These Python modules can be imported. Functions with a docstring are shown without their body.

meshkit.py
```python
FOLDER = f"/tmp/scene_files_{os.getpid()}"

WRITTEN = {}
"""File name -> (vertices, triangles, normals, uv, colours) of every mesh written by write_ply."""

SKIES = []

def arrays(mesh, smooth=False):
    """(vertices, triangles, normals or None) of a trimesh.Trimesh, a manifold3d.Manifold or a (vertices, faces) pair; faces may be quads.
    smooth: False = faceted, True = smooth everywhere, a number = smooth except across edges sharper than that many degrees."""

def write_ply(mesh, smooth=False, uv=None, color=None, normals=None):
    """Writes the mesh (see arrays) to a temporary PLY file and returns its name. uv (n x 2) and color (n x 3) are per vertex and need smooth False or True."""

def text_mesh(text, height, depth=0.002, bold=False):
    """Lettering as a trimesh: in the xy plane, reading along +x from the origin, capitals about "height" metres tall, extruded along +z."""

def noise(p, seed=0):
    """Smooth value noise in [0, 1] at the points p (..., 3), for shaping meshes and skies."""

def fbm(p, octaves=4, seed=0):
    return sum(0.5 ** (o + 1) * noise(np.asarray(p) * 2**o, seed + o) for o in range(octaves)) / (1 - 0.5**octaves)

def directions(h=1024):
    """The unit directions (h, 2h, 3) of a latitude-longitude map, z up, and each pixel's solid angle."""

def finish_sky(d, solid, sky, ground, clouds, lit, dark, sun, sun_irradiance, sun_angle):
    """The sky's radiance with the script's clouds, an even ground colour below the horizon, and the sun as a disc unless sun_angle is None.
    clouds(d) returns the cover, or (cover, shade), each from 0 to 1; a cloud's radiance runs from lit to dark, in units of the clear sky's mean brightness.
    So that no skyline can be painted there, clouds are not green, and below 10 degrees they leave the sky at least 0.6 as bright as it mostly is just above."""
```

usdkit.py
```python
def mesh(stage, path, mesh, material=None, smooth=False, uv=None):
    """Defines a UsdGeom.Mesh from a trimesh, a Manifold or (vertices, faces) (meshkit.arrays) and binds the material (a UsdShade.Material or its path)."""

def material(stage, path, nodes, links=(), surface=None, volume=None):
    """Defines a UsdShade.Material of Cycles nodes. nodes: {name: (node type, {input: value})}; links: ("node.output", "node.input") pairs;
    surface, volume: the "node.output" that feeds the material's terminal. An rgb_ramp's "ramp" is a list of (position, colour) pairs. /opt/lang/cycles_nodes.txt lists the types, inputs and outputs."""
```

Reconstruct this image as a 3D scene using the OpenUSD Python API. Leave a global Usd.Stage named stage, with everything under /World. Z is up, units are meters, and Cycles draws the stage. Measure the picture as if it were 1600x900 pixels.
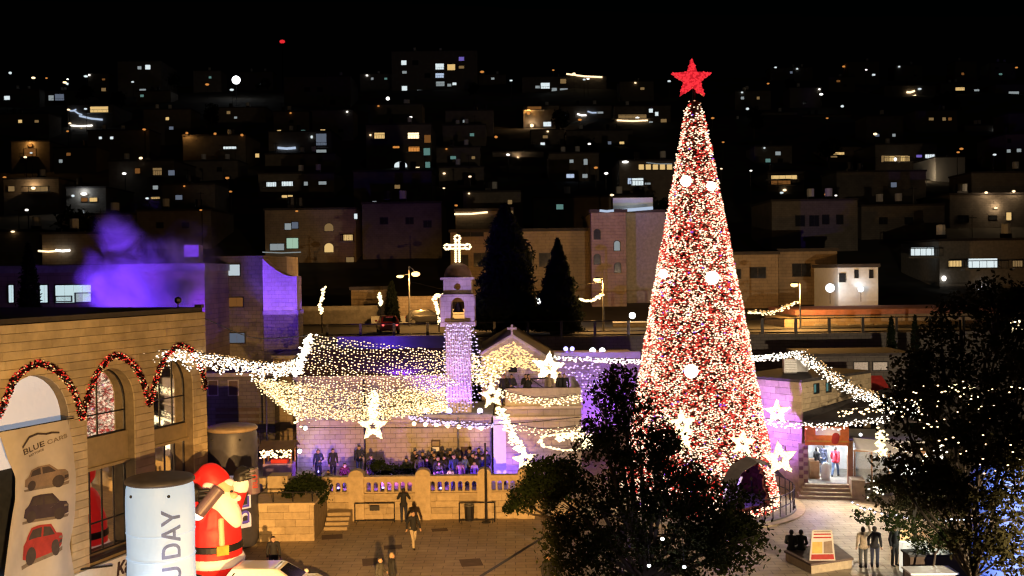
import math, numpy as np, trimesh, usdkit, meshkit
import manifold3d as m3
from manifold3d import Manifold
from shapely.geometry import Polygon, box as sbox, LineString
from pxr import Usd, UsdGeom, UsdLux, UsdShade, Gf

stage = Usd.Stage.CreateInMemory()
UsdGeom.SetStageUpAxis(stage, 'Z'); UsdGeom.SetStageMetersPerUnit(stage, 1.0)
UsdGeom.Xform.Define(stage, '/World'); UsdGeom.Scope.Define(stage, '/World/Looks')
# ------------------------------------------------------------------ camera
F, CH, PITCH, ROLL = 1600.0, 12.8, math.atan(25 / 1600), math.radians(0.75)
fw = np.array([0, math.cos(PITCH), -math.sin(PITCH)]); up = np.array([0, math.sin(PITCH), math.cos(PITCH)]); rt = np.array([1.0, 0, 0])
CR = math.cos(ROLL) * rt - math.sin(ROLL) * up; CU = math.sin(ROLL) * rt + math.cos(ROLL) * up
EYE = np.array([0, 0, CH])
cam = UsdGeom.Camera.Define(stage, '/World/camera')
cam.CreateHorizontalApertureAttr(36.0); cam.CreateFocalLengthAttr(36.0); cam.CreateClippingRangeAttr(Gf.Vec2f(0.1, 5000)); cam.CreateExposureAttr(0.0); cam.CreateFStopAttr(3.0); cam.CreateFocusDistanceAttr(12.0)
mm = Gf.Matrix4d(*CR, 0, *CU, 0, *(-fw), 0, *EYE, 1)
cam.AddTransformOp().Set(mm)
# ------------------------------------------------------------------ night sky and faint moonlight
SUNDIR = np.array([0.25, -0.75, 0.6]); SUNDIR /= np.linalg.norm(SUNDIR)
dome = UsdLux.DomeLight.Define(stage, '/World/sky'); dome.CreateIntensityAttr(1.0)
skym = usdkit.material(stage, '/World/Looks/night_sky', {
    's': ('sky_texture', {'sky_type': 'single_scattering', 'sun_disc': False, 'sun_elevation': math.asin(SUNDIR[2]), 'sun_rotation': math.atan2(SUNDIR[0], SUNDIR[1])}),
    'b': ('background_shader', {'strength': 0.00006})}, [('s.color', 'b.color')], surface='b.background')
UsdShade.MaterialBindingAPI.Apply(dome.GetPrim()).Bind(skym)
moon = UsdLux.DistantLight.Define(stage, '/World/moon'); moon.CreateIntensityAttr(0.0024); moon.CreateNormalizeAttr(True); moon.CreateAngleAttr(2.0); moon.CreateColorAttr(Gf.Vec3f(1, 0.86, 0.72))
mz = SUNDIR; mx = np.cross([0, 0, 1], mz); mx /= np.linalg.norm(mx); my = np.cross(mz, mx)
moon.AddTransformOp().Set(Gf.Matrix4d(*mx, 0, *my, 0, *mz, 0, 0, 0, 0, 1))

# ------------------------------------------------------------------ helpers
def ray(px, py): return (px - 800) / F * CR - (py - 450) / F * CU + fw
def P(px, py, Y): d = ray(px, py); return EYE + d * (Y / d[1])
def G(px, py, z=0.0): d = ray(px, py); return EYE + d * ((z - CH) / d[2])
rng = np.random.default_rng(7)
used, OFF = {}, {}
def numbered(path):
    n = used.get(path, 0); used[path] = n + 1
    return path if n == 0 else f'{path}_{n:03d}'
def tag(prim, label=None, cat=None, group=None, kind=None):
    for k, v in (('label', label), ('category', cat), ('group', group), ('kind', kind)):
        if v: prim.SetCustomDataByKey(k, v)
def thing(name, label, cat, loc, group=None):
    p = numbered('/World/' + name); x = UsdGeom.Xform.Define(stage, p)
    loc = np.asarray(loc, float); x.AddTranslateOp().Set(Gf.Vec3d(*loc)); OFF[p] = loc
    tag(x.GetPrim(), label, cat, group); return p
def part(parent, name, mesh, mat, label=None, smooth=False, kind=None):
    p = numbered(parent + '/' + name)
    if isinstance(mesh, MB): mesh = mesh.get()
    if hasattr(mesh, 'to_mesh'): q = mesh.to_mesh(); mesh = (np.array(q.vert_properties[:, :3]), np.array(q.tri_verts))
    if isinstance(mesh, trimesh.Trimesh): mesh = (np.array(mesh.vertices), np.array(mesh.faces))
    v, f = mesh
    usdkit.mesh(stage, p, (np.asarray(v, float) - OFF.get('/'.join(p.split('/')[:3]), np.zeros(3)), f), M[mat] if isinstance(mat, str) else mat, smooth=smooth)
    if label or kind: tag(stage.GetPrimAtPath(p), label=label, kind=kind)
    return p
def solo(name, mesh, mat, label=None, cat=None, group=None, kind=None, smooth=False):
    p = part('/World', name, mesh, mat, smooth=smooth); tag(stage.GetPrimAtPath(p), label, cat, group, kind); return p
class MB:
    def __init__(s): s.v, s.f, s.n = [], [], 0
    def add(s, v, f):
        v = np.asarray(v, float); f = np.asarray(f, int)
        if f.ndim == 2 and f.shape[1] == 4: f = np.vstack([f[:, [0, 1, 2]], f[:, [0, 2, 3]]])
        s.v.append(v); s.f.append(f + s.n); s.n += len(v); return s
    def tm(s, t): return s.add(t.vertices, t.faces)
    def box(s, x0, x1, y0, y1, z0, z1, fr=None):
        v = np.array([[x, y, z] for z in (z0, z1) for y in (y0, y1) for x in (x0, x1)], float)
        if fr is not None: v = fr(v)
        return s.add(v, [[0, 2, 3, 1], [4, 5, 7, 6], [0, 1, 5, 4], [2, 6, 7, 3], [0, 4, 6, 2], [1, 3, 7, 5]])
    def tube(s, pts, r, n=6):
        p = np.asarray(pts, float); r = np.broadcast_to(np.asarray(r, float), (len(p),))
        t = np.gradient(p, axis=0); t /= np.linalg.norm(t, axis=1, keepdims=True) + 1e-12
        a = np.cross(t, np.where(np.abs(t[:, 2:]) < 0.9, [0, 0, 1.0], [1.0, 0, 0])); a /= np.linalg.norm(a, axis=1, keepdims=True) + 1e-12
        b = np.cross(t, a); g = np.arange(n) * 2 * np.pi / n
        v = (p[:, None] + r[:, None, None] * (np.cos(g)[None, :, None] * a[:, None] + np.sin(g)[None, :, None] * b[:, None])).reshape(-1, 3)
        f = []
        for i in range(len(p) - 1):
            for j in range(n): k = (j + 1) % n; f.append([i * n + j, i * n + k, (i + 1) * n + k, (i + 1) * n + j])
        s.add(v, f)
        for e, o in ((0, 1), (len(p) - 1, -1)):
            s.add(np.vstack([v[e * n:(e + 1) * n], p[e]]), [[n, (j + 1) % n, j][::o] for j in range(n)])
        return s
    def lathe(s, prof, c=(0, 0, 0), n=24):
        prof = np.asarray(prof, float); g = np.arange(n) * 2 * np.pi / n
        v = np.stack([prof[:, None, 0] * np.cos(g), prof[:, None, 0] * np.sin(g), np.repeat(prof[:, 1:], n, 1)], -1).reshape(-1, 3) + np.asarray(c)
        f = [[i * n + j, i * n + (j + 1) % n, (i + 1) * n + (j + 1) % n, (i + 1) * n + j] for i in range(len(prof) - 1) for j in range(n)]
        return s.add(v, f)
    def sph(s, c, r, n=2, sc=(1, 1, 1)):
        t = trimesh.creation.icosphere(n, 1.0); return s.add(t.vertices * r * np.asarray(sc) + np.asarray(c), t.faces)
    def get(s): return np.vstack(s.v), np.vstack(s.f)
class Frame:
    """origin o, horizontal direction d along s; t points to the left-hand normal's opposite (towards n)."""
    def __init__(s, o, d, n): s.o = np.array([*o, 0.0]); s.d = np.array([*d, 0.0]); s.n = np.array([*n, 0.0])
    def __call__(s, v): v = np.asarray(v, float); return s.o + v[..., :1] * s.d + v[..., 1:2] * s.n + v[..., 2:] * np.array([0, 0, 1.0])
    def hit(s, px, py):
        d = ray(px, py); k = np.dot(s.o - EYE, s.n) / np.dot(d, s.n); p = EYE + d * k - s.o
        return np.dot(p, s.d), p[2]
def extr(poly, t0, t1, fr):
    """shapely polygon in (s, z) extruded between t0 and t1 of the frame"""
    mb = MB()
    for g in getattr(poly, 'geoms', [poly]):
        if g.is_empty or g.geom_type != 'Polygon' or g.area < 1e-5: continue
        t = trimesh.creation.extrude_polygon(g, t1 - t0, engine='earcut'); v = np.array(t.vertices)
        mb.add(fr(np.stack([v[:, 0], v[:, 2] + t0, v[:, 1]], -1)), t.faces)
    return mb
def arch(s0, s1, z0, zspring, ztop, n=16):
    c, a = (s0 + s1) / 2, (s1 - s0) / 2; g = np.linspace(0, np.pi, n)
    return Polygon([(s0, z0), (s1, z0)] + [(c + a * math.cos(k), zspring + (ztop - zspring) * math.sin(k)) for k in g])
def octa(pts, sx, sy, sz):
    """small faceted bulbs at all points, as one mesh"""
    pts = np.asarray(pts, float); n = len(pts)
    u = np.array([[1, 0, 0], [-1, 0, 0], [0, 1, 0], [0, -1, 0], [0, 0, 1], [0, 0, -1]], float)
    k = np.broadcast_to(np.stack(np.broadcast_arrays(sx, sy, sz), -1), (n, 3))
    v = pts[:, None] + u[None] * k[:, None]
    f = np.array([[0, 2, 4], [2, 1, 4], [1, 3, 4], [3, 0, 4], [2, 0, 5], [1, 2, 5], [3, 1, 5], [0, 3, 5]])
    return v.reshape(-1, 3), (f[None] + 6 * np.arange(n)[:, None, None]).reshape(-1, 3)
def leaves(pts, size, r=rng, asp=0.55):
    """folded four-sided leaves, one pair of triangles each"""
    pts = np.asarray(pts, float); n = len(pts); a = r.normal(size=(n, 3)); a /= np.linalg.norm(a, axis=1, keepdims=True)
    b = np.cross(a, r.normal(size=(n, 3))); b /= np.linalg.norm(b, axis=1, keepdims=True); c = np.cross(a, b)
    s = (size * r.uniform(0.6, 1.25, n))[:, None]
    v = np.stack([pts - a * s, pts + b * s * asp + c * s * .15, pts + a * s, pts - b * s * asp + c * s * .15], 1).reshape(-1, 3)
    return v, (np.array([[0, 1, 2], [0, 2, 3]])[None] + 4 * np.arange(n)[:, None, None]).reshape(-1, 3)
def catmull(pts, n=12):
    p = np.asarray(pts, float); p = np.vstack([2 * p[0] - p[1], p, 2 * p[-1] - p[-2]]); out = []
    for i in range(1, len(p) - 2):
        t = np.linspace(0, 1, n, endpoint=False)[:, None]
        out.append(0.5 * (2 * p[i] + (p[i + 1] - p[i - 1]) * t + (2 * p[i - 1] - 5 * p[i] + 4 * p[i + 1] - p[i + 2]) * t ** 2 + (3 * p[i] - p[i - 1] - 3 * p[i + 1] + p[i + 2]) * t ** 3))
    return np.vstack(out + [p[-2:-1]])
def along(pts, step):
    p = catmull(pts); d = np.r_[0, np.cumsum(np.linalg.norm(np.diff(p, axis=0), axis=1))]
    k = np.arange(0, d[-1], step); return np.stack([np.interp(k, d, p[:, i]) for i in range(3)], -1)
def mat_rot(z): c, s = math.cos(z), math.sin(z); return np.array([[c, -s, 0], [s, c, 0], [0, 0, 1.0]])

# ------------------------------------------------------------------ materials
M = {}
def mat(name, nodes, links=(), surface='p.BSDF', volume=None):
    M[name] = usdkit.material(stage, '/World/Looks/' + name, nodes, links, surface=surface, volume=volume); return M[name]
def plain(name, col, rough=.6, metal=0., var=.25, scale=3., coat=0.):
    a, b = [tuple(max(0, c * (1 + k * var)) for c in col) for k in (-1, 1)]
    return mat(name, {'g': ('geometry', {}), 'n': ('noise_texture', {'scale': scale, 'detail': 5.0, 'roughness': .65}), 'r': ('rgb_ramp', {'ramp': [(.3, a), (.7, b)]}),
        'bp': ('bump', {'strength': .15, 'distance': .02}), 'p': ('principled_bsdf', {'roughness': rough, 'metallic': metal, 'coat_weight': coat})},
        [('g.position', 'n.vector'), ('n.fac', 'r.fac'), ('r.color', 'p.base_color'), ('n.fac', 'bp.height'), ('bp.normal', 'p.normal')])
def masonry(name, c1, c2, mortar, bw=.7, rh=.3, ms=.015, rough=.85, flat=False):
    """courses of stone for surfaces too far away to part their stones; flat = paving"""
    vec = [('x.x', 'cb.x'), ('x.y', 'cb.y')] if flat else [('x.x', 'ad.value1'), ('x.y', 'ad.value2'), ('ad.value', 'cb.x'), ('x.z', 'cb.y')]
    return mat(name, {'g': ('geometry', {}), 'x': ('separate_xyz', {}), 'ad': ('math', {'math_type': 'add'}), 'cb': ('combine_xyz', {}),
        'b': ('brick_texture', {'color1': c1, 'color2': c2, 'mortar': mortar, 'scale': 1.0, 'mortar_size': ms, 'mortar_smooth': .3, 'brick_width': bw, 'row_height': rh}),
        'n': ('noise_texture', {'scale': .8, 'detail': 6.0, 'roughness': .7}), 'r': ('rgb_ramp', {'ramp': [(.3, (.62,) * 3), (.7, (1.15,) * 3)]}),
        'mx': ('mix', {'mix_type': 'multiply', 'fac': .8}), 'bp': ('bump', {'strength': .5, 'distance': .02, 'invert': True}), 'p': ('principled_bsdf', {'roughness': rough})},
        [('g.position', 'x.vector')] + vec + [('cb.vector', 'b.vector'), ('g.position', 'n.vector'), ('n.fac', 'r.fac'), ('b.color', 'mx.color1'), ('r.color', 'mx.color2'),
        ('mx.color', 'p.base_color'), ('b.fac', 'bp.height'), ('bp.normal', 'p.normal')])
def emit(name, col, k): return mat(name, {'e': ('emission', {'color': col, 'strength': k})}, surface='e.emission')
def glow(name, col, k, base=None):
    """a diffuse skin with added emission: lit fabric, and surfaces given a glow"""
    return mat(name, {'p': ('principled_bsdf', {'base_color': base or col, 'roughness': .55, 'emission_color': col, 'emission_strength': k}), 'g': ('geometry', {}), 'n': ('noise_texture', {'scale': 2.2, 'detail': 3.0}), 'b': ('bump', {'strength': .35, 'distance': .08})}, [('g.position', 'n.vector'), ('n.fac', 'b.height'), ('b.normal', 'p.normal')])
def leafmat(name, c1, c2):
    return mat(name, {'g': ('geometry', {}), 'r': ('rgb_ramp', {'ramp': [(0, c1), (1, c2)]}), 'd': ('diffuse_bsdf', {}), 't': ('translucent_bsdf', {}), 'm': ('mix_closure', {'fac': .3})},
        [('g.random_per_island', 'r.fac'), ('r.color', 'd.color'), ('r.color', 't.color'), ('d.BSDF', 'm.closure1'), ('t.BSDF', 'm.closure2')], surface='m.closure')
masonry('paving', (.40, .32, .22), (.33, .26, .175), (.16, .125, .085), .9, .45, .02, .6, True)
masonry('church_stone', (.46, .38, .30), (.40, .33, .26), (.26, .21, .16), .62, .28, .02)
masonry('tower_stone', (.52, .45, .38), (.47, .40, .34), (.36, .30, .25), .5, .3, .012)
masonry('hill_stone', (.22, .19, .16), (.19, .165, .135), (.13, .115, .1), .6, .3, .02)
masonry('warm_block', (.34, .26, .175), (.31, .24, .16), (.21, .16, .11), .9, .35, .02)
masonry('dark_block', (.13, .115, .105), (.11, .10, .09), (.07, .06, .06), .6, .25, .02)
masonry('roof_tiles', (.13, .055, .035), (.10, .045, .03), (.05, .02, .015), .3, .35, .03)
for i, k in enumerate((1.0, .88, 1.12)):
    plain(f'facade_stone_{"abc"[i]}', (.46 * k, .365 * k, .225 * k), .8, var=.22, scale=1.1)
    plain(f'wall_stone_{"abc"[i]}', (.42 * k, .33 * k, .21 * k), .85, var=.18, scale=4)
plain('joint', (.20, .15, .085), .9); plain('spandrel', (.30, .225, .12), .8, var=.12)
plain('concrete', (.30, .28, .25), .85); plain('white_paint', (.72, .74, .75), .6, var=.08); plain('dark_metal', (.035, .033, .035), .45, .6)
plain('grey_metal', (.22, .22, .22), .4, .7); plain('black', (.012, .012, .013), .6); plain('dark_wood', (.07, .045, .03), .7)
plain('earth', (.055, .048, .036), .95, var=.5, scale=.15); plain('asphalt', (.05, .05, .05), .9); plain('bark', (.06, .045, .032), .9)
plain('roof_dark', (.05, .042, .04), .9); plain('dome_red', (.27, .11, .08), .8); plain('dome_pink', (.46, .30, .25), .8); plain('red_cloth', (.55, .03, .025), .7)
plain('slab_dark', (.11, .075, .06), .8); plain('purple_cloth', (.33, .22, .45), .8); plain('wood', (.35, .18, .08), .6)
plain('white_car', (.7, .7, .68), .25, coat=1.0, var=.03); plain('red_car', (.25, .02, .02), .3, coat=1.0, var=.05); plain('dark_car', (.03, .03, .035), .3, coat=1.0)
plain('car_glass', (.012, .013, .016), .08); plain('tyre', (.02, .02, .02), .85); plain('pane_dark', (.03, .032, .038), .12)
plain('banner', (.52, .45, .36), .75, var=.10, scale=1.2); plain('ink_dark', (.06, .04, .03), .8); plain('ink_tan', (.24, .16, .10), .8); plain('ink_plum', (.05, .03, .035), .8)
plain('ink_red', (.35, .03, .02), .8); plain('ink_grey', (.20, .15, .10), .8); plain('fabric_white', (.78, .76, .74), .8, var=.06)
plain('skin', (.42, .26, .18), .6); plain('hair', (.02, .016, .013), .7); plain('hair_light', (.3, .22, .13), .7)
for n, c in dict(cloth_black=(.014, .014, .016), cloth_navy=(.02, .024, .05), cloth_grey=(.06, .058, .055), cloth_tan=(.32, .25, .17), cloth_white=(.7, .68, .7), cloth_red=(.5, .03, .06), cloth_jeans=(.09, .13, .24), cloth_cream=(.42, .35, .25), cloth_blue=(.02, .03, .13), cloth_pink=(.2, .11, .13)).items(): plain(n, c, .85, scale=12)
leafmat('leaf_plane', (.036, .042, .015), (.11, .10, .036)); leafmat('leaf_olive', (.04, .036, .015), (.115, .09, .035)); leafmat('leaf_pine', (.016, .022, .016), (.045, .055, .035)); leafmat('leaf_cypress', (.012, .018, .010), (.03, .042, .022)); leafmat('leaf_garland', (.03, .006, .004), (.34, .014, .01)); leafmat('tinsel', (.04, .012, .01), (.42, .03, .025)); leafmat('leaf_bush', (.02, .03, .01), (.08, .09, .035))
WARM = (1.0, .70, .36)
emit('bulb_warm', WARM, 4.2); emit('bulb_warm_dim', (1., .58, .22), 1.3); emit('bulb_gold', (1., .78, .40), 3.0); emit('bulb_red', (1., .05, .03), 1.1); emit('bulb_white', (1., .90, .74), 3.8)
emit('bulb_violet', (.35, .10, 1.), 1.0); emit('bulb_cool', (.72, .76, 1.), 2.6); emit('star_red', (1., .035, .05), 1.0); emit('star_light', (1., .80, .44), 2.6); emit('ball_light', (1., .9, .74), 4.0); emit('bulb_blue', (.05, .2, 1.), 1.2)
emit('lens_violet', (.62, .5, 1.), 4.); emit('lens_white', (.95, .97, 1.), 4.); emit('lens_blue', (.45, .4, 1.), 3.); emit('lens_sodium', (1., .62, .22), 4.); emit('tail_red', (1., .12, .10), 1.6)
for n, c, k in (('w', (.85, .97, 1.), .85), ('x', (.85, .97, 1.), .28), ('y', (1., .66, .25), .75), ('z', (1., .62, .25), .2), ('o', (1., .38, .08), .65), ('p', (1., .40, .10), .16), ('g', (.66, 1., .75), .5), ('v', (.35, .25, 1.), .4), ('b', (.62, .76, 1.), .7), ('q', (.62, .74, 1.), .16), ('t', (.45, .95, .85), .2), ('r', (1., .03, .04), .8), ('s', (1., .97, .9), 2.5), ('k', (1., .72, .4), 2.2)):
    emit('lit_' + n, c, k)
emit('office_lit', (.72, .95, 1.), .75); emit('room_lit', (.80, .93, 1.), .6)
GLASS = mat('window_glass', {'t': ('transparent_bsdf', {'color': (.55, .55, .55)}), 'g': ('glossy_bsdf', {'roughness': .03, 'color': (.9, .9, .9)}), 'fr': ('fresnel', {'IOR': 1.9}), 'm': ('mix_closure', {})},
    [('fr.fac', 'm.fac'), ('t.BSDF', 'm.closure1'), ('g.BSDF', 'm.closure2')], surface='m.closure')

def lamp_light(parent, pos, r, col, I, aim=None, cone=None, soft=.6):
    p = numbered(parent + '/light'); l = UsdLux.SphereLight.Define(stage, p); l.CreateRadiusAttr(r); l.CreateIntensityAttr(float(I)); l.CreateNormalizeAttr(True); l.CreateColorAttr(Gf.Vec3f(*col))
    pos = np.asarray(pos, float) - OFF.get('/'.join(p.split('/')[:3]), np.zeros(3))
    if aim is None: l.AddTranslateOp().Set(Gf.Vec3d(*pos)); return
    aim = np.asarray(aim, float) - OFF.get('/'.join(p.split('/')[:3]), np.zeros(3))
    z = pos - aim; z /= np.linalg.norm(z); x = np.cross([0, 0, 1.], z); x /= np.linalg.norm(x); y = np.cross(z, x)
    l.AddTransformOp().Set(Gf.Matrix4d(*x, 0, *y, 0, *z, 0, *pos, 1))
    s = UsdLux.ShapingAPI.Apply(l.GetPrim()); s.CreateShapingConeAngleAttr(float(cone)); s.CreateShapingConeSoftnessAttr(float(soft))
FRONT = (1., .60, .23)
SODIUM, VIOLET, COOL = (1., .48, .12), (.13, .035, 1.), (.85, .94, 1.)
def floodlight(label, pos, aim, col, I, lens, cone=60, r=.14, name='floodlight', group=None, stand=.5):
    pos = np.asarray(pos, float); d = np.asarray(aim, float) - pos; d /= np.linalg.norm(d)
    t = thing(name, label, 'floodlight', pos - [0, 0, stand], group)
    part(t, 'stand', MB().tube([pos - [0, 0, stand], pos - [0, 0, .02]], .03), 'dark_metal')
    part(t, 'housing', MB().tube([pos - d * .22, pos - d * .02], [r * .5, r * .75], 10), 'dark_metal')
    part(t, 'lens', MB().sph(pos, r, 2), lens, smooth=True)
    if I: lamp_light(t, pos + d * (r + .05), .08, col, I, pos + d * 10, cone)
    return t
def street_lamp(label, base, h, arm, col, I, lens='lens_sodium', r=.16, group=None, aim=None, cone=None):
    base = np.asarray(base, float); arm = np.asarray(arm, float); t = thing('street_lamp', label, 'street lamp', base, group)
    top = base + [0, 0, h]; head = top + arm
    part(t, 'pole', MB().tube([base, base + [0, 0, h * .5], top], [.09, .075, .055], 8), 'grey_metal')
    part(t, 'arm', MB().tube(catmull([top, top + arm * .5 + [0, 0, .12], head + [0, 0, .1]], 5), .035), 'grey_metal')
    part(t, 'hood', MB().tube([head + [0, 0, .2], head + [0, 0, .06]], [.05, r * 1.05], 10), 'grey_metal')
    part(t, 'lamp', MB().sph(head - [0, 0, .05], r, 2, (1.2, 1, .7)), lens, smooth=True)
    if I: lamp_light(t, head - [0, 0, .22 + r], .1, col, I, aim, cone)
    return t

# ================================================================== THE GROUND
def hz(Y):
    return np.interp(Y, [-60, 74, 79.6, 80.2, 106, 112, 150, 250, 440, 620, 900], [-.08, -.08, .4, 7.4, 7.6, 8.5, 15, 36, 92, 125, 150])
ys = np.r_[-60, 20, 60, 74, 79.6, 80.2, 93, 106, 112, np.arange(120, 300, 12), np.arange(300, 901, 30)]; xs = np.arange(-420, 421, 14.)
gx, gy = np.meshgrid(xs, ys); gz = hz(gy) + np.where(gy > 112, (meshkit.fbm(np.stack([gx / 60, gy / 60, gx * 0], -1), 3, 3) - .5) * np.clip((gy - 112) / 12, 0, 9), 0)
k = np.arange(len(xs) * len(ys)).reshape(len(ys), len(xs)); q = np.stack([k[:-1, :-1], k[:-1, 1:], k[1:, 1:], k[1:, :-1]], -1).reshape(-1, 4)
solo('hillside', (np.stack([gx, gy, gz], -1).reshape(-1, 3), np.vstack([q[:, [0, 1, 2]], q[:, [0, 2, 3]]])), 'earth', kind='structure')
def ground_z(X, Y): return float(hz(Y))
plaza = solo('plaza', MB().box(-45, 62, 4, 73, -.2, 0), 'paving', kind='structure')
solo('street', MB().box(-70, 70, 82, 105, 7.3, 7.72), 'asphalt', kind='structure')
for px, py, w, d in ((519, 839, 1.0, .9), (583, 878, .95, 1.15), (614, 855, .85, .7), (736, 879, .95, 1.15), (687, 828, .8, .6), (871, 883, .85, .7)):
    c = G(px, py); fr = Frame(c[:2], (.985, .17), (-.17, .985)); part(plaza, 'dark_slab', MB().box(-w / 2, w / 2, -d / 2, d / 2, -.01, .006, fr), 'slab_dark')
a, b = G(856, 835), G(755, 898); d = (b - a)[:2]; L = np.linalg.norm(d); d /= L; fr = Frame(a[:2], d, (-d[1], d[0]))
part(plaza, 'drain_channel', MB().box(0, L * 1.2, -.09, .09, -.01, .005, fr), 'dark_metal')

# ================================================================== ARCHED BUILDING ON THE LEFT
C0 = P(322, 600, 47.5)[:2]; fd = np.array([-.316, -.949]); fn = np.array([.949, -.316]); FB = Frame(C0, fd, fn)
ab = thing('arched_building', 'warm stone building with three tall arched bays hung with red garlands', 'building', [*C0, 0])
ZR = FB.hit(160, 498)[1]; S_END = FB.hit(-45, 600)[0]
OPEN = []
for xl, xr, (ax, ay) in ((302, 240, (275, 556)), (210, 135, (175, 575)), (108, -8, (55, 586))):
    s0, s1 = FB.hit(xl, 640)[0], FB.hit(xr, 640)[0]; zt = FB.hit(ax, ay)[1]
    OPEN.append((s0, s1, zt, zt - (s1 - s0) / 2 * 1.05))
holes = [arch(s0, s1, -1, zs, zt) for s0, s1, zt, zs in OPEN]
face = sbox(0, 0, S_END, ZR)
for h in holes: face = face.difference(h)
part(ab, 'wall', extr(face, -.75, -.03, FB), 'joint')
part(ab, 'side_wall', MB().box(-.0, .3, -14, -.76, 0, ZR, FB), 'warm_block'); part(ab, 'back_wall', MB().box(.31, S_END, -4.5, -4.3, 0, ZR - .2, FB), 'dark_block')
part(ab, 'roof', MB().box(.05, S_END, -14, -.1, ZR, ZR + .22, FB), 'roof_dark'); part(ab, 'floor', MB().box(.3, S_END, -4.2, -.8, 5.3, 5.6, FB), 'dark_block')
ch = ZR / 35; off = 0; big, small = [], MB()
for r in range(35):
    s = -((r * 0.61) % 1.25)
    while s < S_END:
        w = 1.05 + .5 * rng.random(); g = sbox(max(s, 0) + .004, r * ch + .009, min(s + w, S_END) - .004, (r + 1) * ch - .009).intersection(face); s += w
        for p in getattr(g, 'geoms', [g]):
            if p.geom_type == 'Polygon' and p.area > .01: big.append((p.area, p))
big.sort(key=lambda x: -x[0])
for i, (a, p) in enumerate(big):
    m = extr(p, -.03, .012 + .02 * rng.random(), FB)
    if i < 290: part(ab, 'stone', m, 'facade_stone_' + 'aabc'[rng.integers(4)])
    else: small.add(*m.get())
if small.n: part(ab, 'small_stones', small, 'facade_stone_a', kind='stuff')
def window(s0, s1, z0, z1, top, t, cols, rows, panes, barw=.06, clip=None):
    w = part(ab, 'window', extr(clip or sbox(s0, z0, s1, z1), t - .30, t - .28, FB) if False else extr((clip or sbox(s0, z0, s1, z1)).boundary.buffer(barw).intersection(clip or sbox(s0, z0, s1, z1)), t - .04, t + .04, FB), 'dark_metal')
    bars = MB()
    for c in cols: bars.box(c - barw / 2, c + barw / 2, t - .03, t + .03, z0 + barw, z1 - barw, FB)
    for r in rows: bars.box(s0 + barw, s1 - barw, t - .025, t + .025, r - barw / 2, r + barw / 2, FB)
    part(w, 'mullions', bars, 'dark_metal')
    cs, rs = [s0] + list(cols) + [s1], [z0] + list(rows) + [z1]; i = 0
    for a in range(len(cs) - 1):
        for b in range(len(rs) - 1):
            g = sbox(cs[a] + barw / 2, rs[b] + barw / 2, cs[a + 1] - barw / 2, rs[b + 1] - barw / 2)
            if clip is not None: g = g.intersection(clip.buffer(-barw))
            part(w, 'pane', extr(g, t - .012, t + .0 + .001 * (i % 3), FB), panes[i % len(panes)]); i += 1
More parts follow.
